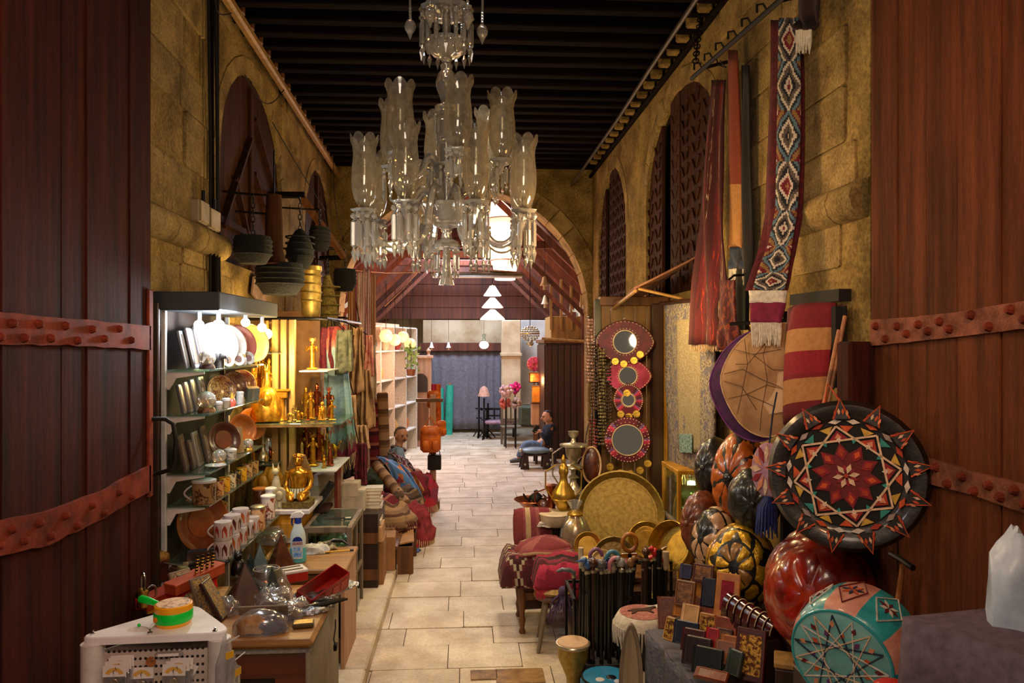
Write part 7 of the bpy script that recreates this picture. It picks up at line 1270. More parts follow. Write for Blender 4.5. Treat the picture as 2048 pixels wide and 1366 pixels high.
HC={'black': '15110f','grey': '5a5a5c','blue': '2a5a9a','pink': 'c87a8a','mauve': '8d5a7a','navy': '1c2c5c','steel': '9a9a98','brown': '4a2412','red': 'c01c1c','bone': 'cbb898','tan': '8d6238','teal': '3a7a90','green': '4a5a3a'}
def cane(px,py,bx,by,kind,c,label,thick=.0125):
    """top at pixel (px, py), foot at (bx, by) on the stand"""
    f=PZ(bx,by,cz0+.002);tp=P(px,py,f.y+.02);t=thing('walking_cane',f,label,'cane',group='walking canes in the stand');d=tp -f;mh=mat('cane_grip_'+c,HC[c],.35,scale=14,coat=.3);L_=d.length
    mk('shaft',MB().tube([(0,0,0),d*.93],thick,8),m_black if c != 'brown' else m_darkwood,t);mk('ferrule',MB().tube([(0,0,0),d*.04],thick*1.2,8),m_iron,t);mk('collar',MB().tube([d*.9,d*.93],thick*1.35,8),m_silver,t)
    e=d*.93;mb=MB();sx=-1 if hash(label) % 2 else 1;sx=R.choice((-1,1)) if kind != 'derby' else -1
    if kind == 'crook': mb.tube([e]+[e+V((sx*(.045-.045*cos(a)),0,.03+.055*sin(a))) for a in [pi*i/10 for i in range(11)]],[thick*1.2]*11+[thick],8)
    elif kind == 'derby': mb.tube([e,e+V((0,0,.02)),e+V((.03*sx,0,.04)),e+V((.09*sx,0,.045)),e+V((.13*sx,0,.03))],[thick*1.1,thick*1.3,thick*1.4,thick*1.2,thick*.7],8)
    elif kind == 'knob': mb.tube([e,e+V((0,0,.02))],thick*1.2,8).ball(tuple(e+V((0,0,.05))),.033,14,10)
    elif kind == 'bird': mb.ball(tuple(e+V((0,0,.045))),(.028,.024,.035),10,8).ball(tuple(e+V((sx*.025,0,.075))),.02,8,6).cyl(tuple(e+V((sx*.04,0,.075))),tuple(e+V((sx*.085,0,.068))),.012,.003,6)
    elif kind == 'straight': mb.tube([e,e+V((0,0,.13))],[thick*1.5,thick*1.7],10)
    mk('handle',mb,mh,t,smooth=60)
    return t
cl=[(1148,1140,1150,1298,'derby','grey','first cane with a long grey silver derby handle reaching over the shawl'),(1162,1118,1160,1302,'straight','bone','cane topped with a plain bone coloured peg'),(1168,1122,1166,1318,'knob','steel','cane with a small steel knob at the shawl side'),(1174,1130,1172,1322,'bird','black','black bird headed cane beside the bone peg'),(1180,1108,1180,1296,'crook','mauve','cane with a big mauve crook in front of the pale gold plate'),(1176,1128,1178,1326,'bird','blue','cane with a bright blue bird head'),(1186,1126,1186,1327,'knob','brown','brown carved shaft cane with a round head'),(1193,1128,1193,1300,'bird','blue','second blue bird headed cane in the middle row'),(1198,1122,1196,1312,'derby','black','wide black derby handled cane'),(1203,1128,1203,1327,'knob','grey','cane with a grey ball head wrapped by a ring'),(1208,1122,1209,1300,'crook','grey','grey crook cane behind the ball headed one'),(1213,1128,1212,1318,'bird','navy','cane with a navy bird head'),(1219,1126,1219,1326,'crook','pink','cane with a pink crook handle'),(1222,1118,1222,1296,'bird','black','tall black crow headed cane'),(1227,1126,1226,1312,'straight','bone','cane with an ivory white upper shaft'),(1233,1122,1231,1300,'derby','navy','navy blue derby handled cane'),(1238,1112,1236,1318,'crook','teal','cane with a blue green swan neck'),(1243,1124,1240,1326,'bird','steel','steel bird headed cane at the front'),(1247,1126,1244,1306,'crook','brown','dark brown crook cane near the fringed pouf'),(1251,1128,1247,1298,'knob','pink','cane with a dusty pink knob near the ankh'),(1256,1126,1249,1312,'derby','grey','grey derby handled cane by the ankh'),(1262,1124,1250,1322,'bird','tan','tan duck headed cane by the ankh'),(1270,1122,1251,1302,'knob','black','black knobbed cane leaning out past the ankh')]
for a in cl: cane(*a)
f=PZ(1250,1296,cz0);p=P(1259,1085,f.y);t=thing('ankh_cane',f,'tall cane topped with a big golden brown wooden ankh','cane',group='walking canes in the stand');d=P(1258,1128,f.y)-f;s=S(p);m_ank=mat('ankh_wood','a8661c',.4,col2='7d4410',scale=10,coat=.4);mk('shaft',MB().tube([(0,0,0),d],.012,8),m_black,t);q_=p -f
mk('loop',MB().at(q_,(pi/2,0,0),(.85,1,1)).ring(17/s,4.5/s,24,8),m_ank,t,smooth=60);mk('crossbar',MB().box(q_+V((0,0,-26/s)),(32/s,.016,9/s),.004),m_ank,t);mk('stem',MB().box(q_+V((0,0,-38/s)),(9/s,.016,34/s),.004),m_ank,t)
# second group of canes standing behind the fringed pouf
cb=thing('cane_stand',(P(1312,1250,5.7).x,5.75,0),'second dark stand holding the brown and red handled canes','stand');mk('box',MB().box((0,0,.15),(.34,.24,.3),.006),m_black,cb);mk('rail',MB().box((0,.1,.75),(.34,.02,.02)).box((-.16,.1,.52),(.02,.02,.46)).box((.16,.1,.52),(.02,.02,.46)),m_iron,cb)
cz0,keep=.302,cz0
for px,py,k_,c,n_ in ((1287,1128,'crook','brown','cane with a wide glossy brown crook beside the grey ball'),(1292,1106,'knob','brown','cane topped with a big dull brown ball'),(1300,1124,'derby','black','thick black derby cane in the second stand'),(1310,1106,'bird','red','cane with a bright red parrot head'),(1318,1124,'straight','black','thick glossy black straight cane'),(1326,1116,'derby','red','cane with a long red beak handle'),(1332,1128,'straight','bone','cane with a white ringed top at the wallet side')): p0=P(px,1260,5.7);pp=CAMP+(p0 -CAMP);f=V((p0.x,5.72+jit(.05),.302));d=ray(px,py);bpx=CX+F*(f -CAMP).dot(CAMR)/(f -CAMP).dot(CAMF);bpy_=CY+F*(H -f.z)/(f -CAMP).dot(CAMF);cane(px,py,bpx,bpy_,k_,c,n_,.016)
cz0=keep
t=thing('antler_stand',P(1318,1150,6.0),'silver grey animal figure with antlers behind the canes','figurine');t.location.z=.44;t.location.x=P(1312,1100,6.0).x;hh=P(1312,1090,6.0).z -.44;mk('neck',MB().tube([(0,0,0),(-.02,0,hh*.4),(0,0,hh*.7),(.0,-.03,hh*.82)],[.07,.045,.035,.03],10),m_silver,t,smooth=60);mk('head',MB().ball((0,-.06,hh*.83),(.03,.06,.035),10,8),m_silver,t,smooth=180);[mk('antler',MB().tube([(s_*.02,-.03,hh*.86),(s_*.05,-.02,hh*.95),(s_*.1,-.02,hh)],[.012,.01,.005],6).tube([(s_*.05,-.02,hh*.95),(s_*.04,-.02,hh*1.02)],[.008,.004],6),m_silver,t) for s_ in (-1,1)];mk('base',MB().lathe([(0,0),(.09,0),(.08,.03),(0,.03)],16),m_dullbrass,t)
# goblet drum on its small stool
dr=thing('goblet_drum',PZ(1140,1350,.1),'brass goblet drum with a pale skin head beside the cane stand','drum');zt=.5;dr.location=(P(1146,1300,5.15).x,5.15,0)
zt=P(1146,1282,5.15).z;rd=32/S(P(1146,1282,5.15));mk('shell',MB().lathe([(rd*.5,.0),(rd*.62,.02),(rd*.4,zt*.3),(rd*.42,zt*.42),(rd*.95,zt*.75),(rd*.98,zt*.93),(rd,zt -.02)],28),m_dullbrass,dr,smooth=50);mk('skin',MB().lathe([(0,zt -.001),(rd*.94,zt),(rd*1.02,zt -.012),(rd*1.02,zt -.03),(rd*.98,zt -.032)],28),mat('drum_skin','d8b48a',.6,col2='c49a6c',scale=5),dr,smooth=50);mk('hoop',MB().ring(rd*1.02,.008,28,6,(0,0,zt -.015)),m_silver,dr)
# round stool with a fringed rug cover
fp=thing('fringed_stool',(P(1285,1240,4.95).x,4.97,0),'round stool with a fringed rug cover showing a brown animal on pink','stool');zf=P(1275,1232,4.95).z;rf_=55/S(P(1275,1240,4.95))
mk('cover',MB().lathe([(0,zf+.03),(rf_*.5,zf+.028),(rf_*.85,zf+.015),(rf_,zf -.03),(rf_*1.02,zf -.06)],30),mat('rug_cover','d8ccb8',.95,col2='b8a890',scale=30,bmp=.5),fp,smooth=60);mk('pink_field',MB().lathe([(0,zf+.032),(rf_*.5,zf+.03),(rf_*.8,zf+.02)],28,caps=False),mat('pink_pile','b8786a',.95,col2='8d5448',scale=40,bmp=.5),fp,smooth=60)
an=[(-.09,-.01),(-.05,.02),(.02,.025),(.05,.04),(.09,.06),(.1,.045),(.07,.02),(.05,-.01),(.065,-.05),(.05,-.05),(.03,-.02),(-.03,-.02),(-.06,-.055),(-.075,-.055),(-.06,-.02)]
mk('animal_motif',MB().prism([(x*1.1,y*1.1) for x,y in an],zf+.024,zf+.036),mat('brown_pile','4a3420',.95,scale=40),fp,smooth=0);mk('pale_motif',MB().at((.08,.07,0)).prism([(x*.8,y*.8) for x,y in an],zf+.016,zf+.03),m_white,fp,smooth=0)
f=MB();[f.tube([(rf_*1.02*cos(a),rf_*1.02*sin(a),zf -.05),(rf_*1.05*cos(a),rf_*1.05*sin(a),zf -.1),(rf_*(1.0+jit(.06))*cos(a+jit(.05)),rf_*1.03*sin(a),zf -.16-R.random()*.03)],[.009,.007,.004],4) for a in [2*pi*i/56 for i in range(56)]];mk('fringe',f,m_white,fp,kind='stuff');mk('seat',MB().lathe([(0,zf -.1),(rf_*.95,zf -.1),(rf_*.97,zf -.03),(0,zf)],24),m_darkwood,fp);[mk('leg',MB().tube([(rf_*.7*cos(a),rf_*.7*sin(a),zf -.1),(rf_*.95*cos(a),rf_*.95*sin(a),0)],[.028,.02],8),m_darkwood,fp) for a in (.5,2.1,3.7,5.2)]
# grey arched slab, blue painted thing
q0=P(1262,1366,4.5);gs=thing('arched_slab',(q0.x,4.5,0),'tall grey pointed wooden slab standing before the cane stand','slab',(-.04,0,-.25));zt=P(1262,1250,4.5).z;hw=24/S(q0)
ol=[(-hw,0),(hw,0),(hw,zt*.6)]+[(hw*cos(a)*(1-.25*(a/1.57 if a<1.57 else (pi -a)/1.57)),zt*.6+zt*.4*sin(a)) for a in [pi*i/12 for i in range(1,12)]]+[(-hw,zt*.6)]
mk('slab',MB().at((0,.015,0),(pi/2,0,0)).prism(ol,0,.05),m_greywood,gs,smooth=0);mk('raised_panel',MB().at((0,-.032,0),(pi/2,0,0)).prism([(x*.68,y*.94+.02) for x,y in ol],0,.012,.96),wood('slab_panel','a08c70','76644c',.7,4),gs,smooth=0)
t=thing('blue_drum',(P(1210,1366,4.9).x,4.86,0),'turquoise painted drum with white and black spots before the cane stand','drum');zt=P(1210,1352,4.86).z;rb=.17;mk('shell',MB().lathe([(rb*.8,0),(rb,zt*.3),(rb,zt*.9),(rb*.9,zt),(0,zt)],24),mat('turquoise_paint','1a86b0',.5,col2='146a90',scale=8),t,smooth=50);mk('spots',MB().at((-.05,-.05,zt)).lathe([(0,0),(.03,0),(.028,.003),(0,.003)],12).at((.06,-.08,zt)).lathe([(0,0),(.025,0),(.022,.003),(0,.003)],12),m_whitepaint,t);mk('dark_spots',MB().at((.03,-.02,zt)).lathe([(0,0),(.035,0),(.03,.003),(0,.003)],12),m_black,t);mk('hoop',MB().ring(rb*.93,.008,24,6,(0,0,zt -.006)),m_iron,t)
# ---- wallet table
wt=thing('wallet_table',(1.45,4.25,0),'sloping table under a worn blue grey patterned cloth carrying the leather wallets','table');m_wcl=ramp_mat('blue_grey_cloth',[(0,'5a5a6a'),(.45,'6d6870'),(.55,'7d6a60'),(.62,'4a5068')],rep=12,kind='flake',rough=.9,wear=.4)
A_,B_=P(1300,1262,4.75),P(1440,1392,3.72);zw=A_.z;B_.z=zw;dW=(B_ -A_);lW=dW.length;dW.normalize();nW=V((-dW.y,dW.x,0));aW=atan2(dW.y,dW.x)
wt.location=A_.lerp(B_,.5)*1;wt.location.z=0;wt.rotation_euler=(0,0,aW)
sideW=1 if nW.x>0 else -1
mk('tabletop',MB().box((0,sideW*.26,zw -.03),(lW+.1,.54,.05),.012),m_wcl,wt);mk('cloth_drop',MB().grid(lambda u,v: ((u -.5)*(lW+.1),-sideW*(.012+.012*sin(u*19)),zw -.01-.34*v),30,6),m_wcl,wt,solid=.01,smooth=70);mk('end_drop',MB().grid(lambda u,v: (-(lW+.12)/2 if dW.y<0 else (lW+.12)/2,sideW*(-.01+.54*u),zw -.01-(.5-.2*u)*v),10,6),m_wcl,wt,solid=.01,smooth=70)
for sx in (-1,1): [mk('leg',MB().box((sx*(lW/2-.05),sideW*y_,(zw -.05)/2),(.05,.05,zw -.05)),m_darkwood,wt) for y_ in (.06,.46)]
def wallet(px,py,wpx,hpx,c,label,Y_,rot=-.6,tilt=-.35,face=None,th=.03,c2=None,frame=None,name='wallet',cat='wallet',emb=None):
    """leather wallet or book standing with its centre at the pixel"""
    p=P(px,py,Y_);s=S(p);w_,h=wpx/s,hpx/s;t=thing(name,p,label,cat,(tilt,0,rot),'leather goods on the sloping table');m_=mat('leather_'+c,c,.35,col2=c2,scale=16,bmp=.25,coat=.25)
    mk('cover',MB().box((0,0,0),(w_,th,h),.006),m_,t)
    if frame: mk('window',MB().box((0,-th/2-.001,0),(w_*.52,.004,h*.66)),frame,t);mk('back_stay',MB().at((0,th,-h*.1),(.4,0,0)).box((0,0,0),(w_*.3,.008,h*.7),.002),m_,t)
    else:
        mk('stitched_border',MB().box((0,-th/2-.001,h*.44),(w_*.92,.003,.004)).box((0,-th/2-.001,-h*.44),(w_*.92,.003,.004)).box((-w_*.45,-th/2-.001,0),(.004,.003,h*.88)).box((w_*.45,-th/2-.001,0),(.004,.003,h*.88)),mat('leather_edge_'+c,tuple(min(1,x*1.8+.01) for x in hx(c)),.5),t,smooth=0)
        if emb: mk('embossed_panel',MB().box((0,-th/2-.001,0),(w_*.75,.004,h*.75),.001),emb,t)
        else: mk('fold_edge',MB().tube([(-w_/2,0,-h/2),(-w_/2,0,h/2)],th*.5,6),m_,t)
    return t
m_emb=mat('gilt_embossing','b88a34',.35,.6,col2='5a2c10',scale=45,lo=.45,hi=.55,bmp=.8);m_emb2=mat('brown_embossing','8d5a2a',.45,col2='4a2810',scale=40,bmp=.9)
m_redvel=mat('crimson_velvet','8d1230',.9,scale=30)
WL=[(1374,1143,20,28,'2a2c4a','small navy purse at the top of the leather display',4.6,{}),(1409,1148,42,36,'4a1c10','dark brown handbag at the top of the leather display',4.55,dict(th=.07,emb=m_emb2,name='handbag',cat='bag')),(1371,1187,40,50,'6d4420','brown embossed wallet standing tall under the navy purse',4.5,dict(emb=m_emb2)),(1397,1182,22,52,'b8742c','tan box edge standing beside the embossed brown wallet',4.62,dict(th=.05)),(1419,1185,24,56,'14162a','blue black wallet beside the crimson photo frame',4.45,{}),(1455,1192,48,88,'b8742e','tall tan leather photo frame with a crimson window',4.28,dict(frame=m_redvel,name='photo_frame',cat='photo frame',th=.025)),(1336,1226,32,62,'6a2c10','red brown flap folder at the end of the table',4.55,dict(rot=-.2)),(1364,1216,26,34,'a8661c','ochre card case tucked behind the flap folder',4.52,{}),(1383,1228,32,36,'c89a64','light tan note case leaning in the middle',4.42,dict(tilt=-.5)),(1402,1215,22,40,'7a3c14','upright red brown card holder behind the light tan case',4.46,{}),(1425,1222,30,26,'8d3a14','rust coloured purse under the tan photo frame',4.42,{}),(1342,1258,24,46,'a87a3a','gold stamped ornate case beside the flap folder',4.38,dict(emb=m_emb,rot=-.9)),(1374,1266,46,46,'1a2236','dark navy wallet with a stitched edge',4.28,dict()),(1389,1281,44,44,'4a1414','maroon framed wallet in front of the navy one',4.2,dict()),(1418,1249,38,42,'b07a3e','tan wallet with a gold embossed rose',4.26,dict(emb=m_emb)),(1452,1256,44,42,'8d3c12','orange brown folder under the maroon glossy cases',4.2,dict()),(1427,1277,22,40,'a81420','bright red purse in the middle of the table',4.14,dict()),(1397,1303,52,56,'2a1014','dark plum ribbed wallet near the table edge',4.08,dict(th=.04)),(1448,1276,34,36,'3a1c10','dark brown tooled wallet behind the tan ones',4.12,dict(emb=m_emb2)),(1463,1290,34,36,'b06a2c','orange tan coin purse beside the big gilt book',4.06,dict()),(1452,1306,38,46,'8d5030','brown note case leaning against the black wallet',4.0,dict(tilt=-.5)),(1418,1322,56,52,'101010','black wallet nearest the front edge of the table',3.95,dict(th=.035)),(1471,1326,30,50,'3c4440','grey green glossy wallet beside the black one',3.92,dict(rot=-1.0)),(1502,1310,58,100,'4a120e','large maroon album with a gilt stamped cover',3.95,dict(emb=m_emb,th=.055,name='album',cat='album')),(1425,1352,62,24,'7a3410','brown flat wallet lying at the very front',3.85,dict(tilt=-1.1))]
for px,py,w_,h_,c,n_,Y_,kw in WL: wallet(px,py,w_,h_,c,n_,Y_,**kw)
# row of glossy spectacle cases
a,b=P(1462,1215,4.25),P(1548,1268,3.98);m_gloss=mat('plum_patent','4a0e14',.15,col2='2c080c',scale=20,bmp=.3,coat=.8)
for k in range(7):
    t=thing('glossy_case',a.lerp(b,k/6),'glossy plum crocodile case, %s of the arched row' % ('first','second','third','fourth','fifth','sixth','last')[k],'case',facing((b -a).normalized()+V((0,-.25,.0))),'glossy cases in a row');mk('shell',MB().prism([(-.055,-.07),(.055,-.07)]+[(.055*cos(x),.01+.075*sin(x)) for x in [pi*i/10 for i in range(11)]],-.02,.022,.96),m_gloss,t,smooth=40);mk('seam',MB().tube([(.056*cos(x),.01+.077*sin(x),.022) for x in [pi*i/10 for i in range(11)]],.003,5),m_stud,t);mk('stay',MB().box((0,-.1,0),(.08,.06,.03)),m_darkwood,t)
for y_,h_,d_ in ((.2,.1,.16),(.38,.26,.14)): mk('riser_step',MB().box((-.1,sideW*y_,zw -.005+h_/2),(.9,d_,h_),.006),m_darkwood,wt)
t=thing('carved_box',P(1583,1330,3.75),'dark wooden box with a straw coloured lid below the red pouf','box',(0,0,-.4));w_=.16;zb3=t.location.z;t.location.z=0;mk('lid',MB().box((0,0,zb3+.02),(.17,.17,.03),.006),m_palewood,t);mk('box',MB().box((0,0,zb3 -.1),(.16,.16,.2),.006),m_darkwood,t);mk('pedestal',MB().box((0,0,(zb3 -.2)/2),(.12,.12,zb3 -.2)),m_darkwood,t)

# ------------------------------------------------------------------ leather poufs, star cushion, cloth covers, corner table
rk=thing('pouf_rack',(1.84,4.4,0),'dark stepped wooden rack under the leather poufs','rack')
for y_,z_,d_ in ((-.68,.93,.5),(.32,.82,.5),(.78,.94,.36)): mk('step',MB().box((.02,y_,z_ -.02),(.32,d_,.04),.005),m_darkwood,rk);[mk('post',MB().box((.02+sx*.13,y_,(z_ -.04)/2),(.05,d_ -.04,z_ -.04)),m_darkwood,rk) for sx in (-1,1)]
def pouf(px,py,rx,ry,Y_,n,seam,patches,label,squash=.72,segs=10,rings=4,inset=.08,seed=0,wild=.4,btn=1):
    """stitched leather pouf whose round face looks along n; patches = materials used in turn for the leather pieces"""
    p=P(px,py,Y_);s=S(p);R_=max(rx,ry)/s;t=thing('leather_pouf',p,label,'pouf',facing(n),'stitched leather poufs');rn=random.Random(seed);ex=1.04
    def sp(a,th,k=1.): return V((rx/s*k*sin(th)*cos(a)*ex,ry/s*k*sin(th)*sin(a),  R_*k*squash*cos(th)*(1 if abs(cos(th))<.8 else 1-.25*(abs(cos(th))-.8))))
    mk('body',MB().grid(lambda u,v: sp(2*pi*u,pi*v,.985),32,20),seam,t,smooth=180)
    ths=[.12+(2.2-.12)*(i/rings) ** .9 for i in range(rings+1)]
    for i in range(rings):
        off=rn.random()+.5*i;ths[i] += rn.uniform(-.05,.05)*wild*(i>0)
        for j in range(segs):
            a0,a1=2*pi*(j+off+inset)/segs,2*pi*(j+1+off -inset)/segs;t0,t1=ths[i]+inset*.28,ths[i+1]-inset*.28;sk=rn.uniform(-.5,.5)*wild;N=4;mb=MB()
            def fn(u,v):
                a=a0+(a1 -a0)*u+sk*(v -.5)*.6;th=t0+(t1 -t0)*(v+.16*(1 if (j+i) % 2 else -1)*(2*u -1)*(.5-abs(v -.5))*2);e=min(u,1-u,v,1-v)*4
                return sp(a,th,.982+.035*min(1,e*1.6)+.008*nz(a*5,th*5,seed))
            mk('patch',mb.grid(fn,N,N),patches[(j*2+i*3+(rn.random()>.7)) % len(patches)],t,smooth=180)
    if btn: mk('button',MB().at((0,0,R_*squash*.94)).ball((0,0,0),(R_*.09,R_*.09,R_*.05),12,8),seam,t,smooth=180);return t
def leath(name,c,c2,rough=.35,metal=0.,coat=.4,sc_=14,b=.5): return mat(name,c,rough,metal,col2=c2,scale=sc_,bmp=b,coat=coat)
l_blk=leath('black_hide','1c1a18','0c0b0a');l_or=leath('orange_hide','c4661a','8d3e0c',.32);l_grn=leath('bottle_hide','20261f','12160f');l_br=leath('russet_hide','7a3a20','3c1a0e');l_cr=leath('cream_hide','c09a74','9a7450');l_goldl=leath('gold_leaf_hide','e8b830','a87818',.3,.6,.3,22,1.);l_tanl=leath('bronze_hide','a87a3a','7a5424',.4,.2);l_red=leath('red_hide','a01c08','4a0c06',.25,0,.7,9);l_redb=leath('rust_hide','b0340c','6a1406',.25,0,.7,9)
N1=V((-.5,-.82,.25))
pouf(1428,935,34,62,5.4,(-.75,-.6,.1),l_blk,[l_blk],'black leather pouf behind the orange one, next to the pale carpet',seed=1,rings=3,segs=8)
pouf(1480,955,54,92,5.05,(-.72,-.66,.12),l_blk,[l_or],'glossy orange leather pouf with pumpkin segments under the tan cover',.6,9,2,.03,seed=2)
pouf(1508,1000,50,64,4.75,(-.4,-.9,.0),l_blk,[l_grn],'dark bottle green leather pouf beside the blue tassel',seed=3,rings=4,segs=8,wild=1.)
pouf(1402,1045,34,64,5.2,(-.85,-.5,.1),l_br,[l_br],'russet leather pouf at the brass basin end',seed=4,rings=3,segs=9)
pouf(1428,1080,44,66,5.0,(-.8,-.55,.2),l_blk,[l_cr,l_blk],'black and cream patched leather pouf behind the gold one',seed=5,rings=4,segs=7,wild=1.2,btn=0)
pouf(1482,1132,66,84,4.72,(-.55,-.8,.22),l_blk,[l_goldl,l_goldl,l_tanl],'gold leaf and bronze patched leather pouf above the wallets',.75,9,5,.09,seed=6,wild=1.3,btn=0)
pouf(1640,1182,104,126,3.75,(-.62,-.74,.22),l_redb,[l_red,l_redb,l_red],'big glossy red leather pouf under the star embroidered cushion',.8,7,4,.025,seed=7,wild=1.6,btn=0)
# star embroidered cushion
c0=P(1693,951,3.3);RS=150/S(c0);nS=V((-.5,-.86,.08));sc_=thing('star_cushion',c0,'large round black leather cushion embroidered with a red and cream star rosette and pointed trim','cushion',facing(nS));sc_.rotation_euler=(facing(nS).to_matrix() @ Matrix.Rotation(.2,3,'Z')).to_euler()
m_blkl=leath('dark_cushion_hide','1a100c','0c0806',.45);m_st={k: mat('stitch_'+k,c,.75,scale=40,bmp=.2,col2=None) for k,c in dict(cream='d8b898',red='8d1420',crimson='6a0e1a',orange='c8501c',peach='e0906a',teal='2a8d84',yellow='c8a03c',white='d8ccc0',rust='a83418',grey='9a8a86').items()}
mk('body',MB().lathe([(0,-.09),(RS*.7,-.085),(RS*.95,-.05),(RS,0),(RS*.94,.03),(RS*.82,.032),(RS*.76,.012),(RS*.7,.006),(0,.012)],48),m_blkl,sc_,smooth=50)
z0=.0125
def pz(name,poly,m_,h=.004,z=z0): return mk(name,MB().prism([(x*RS,y*RS) for x,y in poly],z,z+h),m_,sc_,smooth=0)
def pol(r,a): return (r*cos(a),r*sin(a))
def dia(r,a,l,w_): c=V(pol(r,a));u=V(pol(1,a));v=V((-u.y,u.x));return [tuple(c+u*l),tuple(c+v*w_),tuple(c -u*l),tuple(c -v*w_)]
mk('ground',MB().lathe([(0,z0 -.004),(RS*.68,z0 -.006),(RS*.68,z0 -.002),(0,z0)],40),mat('black_felt','14100f',.9),sc_,smooth=0)
mk('red_field',MB().prism([(x*RS,y*RS) for k in range(20) for x,y in [pol(.44 if k % 2 else .3,2*pi*k/20)]],z0,z0+.003),m_st['crimson'],sc_,smooth=0)
for k in range(20): pz('diamond',dia(.72,2*pi*k/20,.035,.085),m_st[('white','rust','grey','orange','white')[k % 5]],.004,.018)
for k in range(16): a=2*pi*(k+.5)/16;pz('edge_triangle',[pol(.665,a -.13),pol(.665,a+.13),pol(.57,a)],m_st[('yellow','teal','yellow','orange')[k % 4]])
for q in range(2):                                  # two crossed squares of cream braid with filled corners
    for k in range(4):
        a0,a1=pi/4*q+pi/2*k,pi/4*q+pi/2*(k+1);p_,q_=V(pol(.66,a0)),V(pol(.66,a1));d_=(q_ -p_).normalized();v=V((-d_.y,d_.x))*.013;pz('braid',[tuple(p_+v),tuple(q_+v),tuple(q_ -v),tuple(p_ -v)],m_st['cream'],.004,z0+.004)
        p2=V(pol(.6,a0));u=V(pol(1,a0));w_=V((-u.y,u.x));pz('corner_piece',[tuple(p2),tuple(p2 -u*.12+w_*.12),tuple(p2 -u*.12-w_*.12)],m_st['rust' if q else 'red']);pz('small_triangle',[tuple(p2 -u*.03),tuple(p2 -u*.1+w_*.045),tuple(p2 -u*.1-w_*.045)],m_st['peach'],.004,z0+.004)
for k in range(16): a=2*pi*k/16;pz('leaf',dia(.48,a,.05,.03),m_st['teal' if k % 2 else 'white'],.004,z0+.003)
for k in range(10):
    a=2*pi*(k+.5)/10;pz('ray',[pol(.43,a),pol(.3,a -.22),pol(.2,a),pol(.3,a+.22)],m_st['red'],.004,z0+.003);pz('ray_centre',dia(.31,a,.06,.04),m_st['orange' if k % 2 else 'rust'],.003,z0+.007)
for k in range(6): a=2*pi*k/6;pz('petal',dia(.1,a,.07,.035),m_st['cream'],.004,z0+.006);pz('petal_gap',dia(.1,a+pi/6,.05,.03),m_st['red'],.003,z0+.005)
pz('star_centre',[pol(.03,2*pi*i/8) for i in range(8)],m_st['rust'],.004,z0+.011)
for k in range(13):                                 # pointed flaps round the edge, each with a little flower
    a=2*pi*k/13;t0=.76;fl_=mk('flap',MB().prism([(x*RS,y*RS) for x,y in (pol(t0,a -.13),pol(t0,a+.13),pol(1.02,a))],.034,.042),m_blkl,sc_,smooth=0)
    mk('piping',MB().tube([V((x*RS,y*RS,.04)) for x,y in (pol(t0,a -.13),pol(1.02,a),pol(t0,a+.13))],.005,5),m_st['orange'],fl_,smooth=0)
    for j in range(4): b=a+(j -1.5)*.06;c=V(pol(.88-.03*abs(j -1.5),b));mk('flower_petal',MB().prism([(x*RS,y*RS) for x,y in dia(.86-.02*abs(j -1.5),b,.045,.018)],.042,.045),m_st[('peach','orange','cream','rust')[j]],fl_,smooth=0)
cr_=mk('hanging_cord',MB().tube([(-.1*RS,RS*.95,.0),(0,RS*1.25,-.05),(.12*RS,RS*.95,0)],.006,6),m_st['orange'],sc_)
# disc pendant with blue tassel
t=thing('tassel_pendant',P(1537,940,3.95),'oval pink and violet embroidered disc with a deep blue tassel beside the star cushion','pendant',facing((-.85,-.5,.05)));s=S(t.location);mk('disc',MB().at((0,0,0),(0,0,0),(.11,.15,.02)).ball((0,0,0),1,24,8),mat('lilac_felt','b08a9a',.9,col2='8d6078',scale=30),t,smooth=180)
for k in range(12): a=2*pi*k/12;mk('petal',MB().prism([(.075*1.0*cos(a)+.03*cos(a),.1*sin(a)+.04*sin(a)),(.07*cos(a+.2),.095*sin(a+.2)),(.03*cos(a),.04*sin(a)),(.07*cos(a -.2),.095*sin(a -.2))],.013,.024),m_st[('cream','red','peach')[k % 3]],t,smooth=0)
f=MB();[f.tube([(jit(.01),-.14,0),(.045*cos(a),-.2,.045*sin(a)),(.055*cos(a),-.34+jit(.02),.055*sin(a))],[.01,.009,.004],4) for a in [.35*i for i in range(36)]];mk('tassel',f,mat('ultramarine_silk','1c2a6d',.7,col2='12184a',scale=30),t,kind='stuff');mk('cord',MB().tube([(0,.14,0),(0,.3,-.02),(0,.42,-.05)],.005,5),m_navy,t)
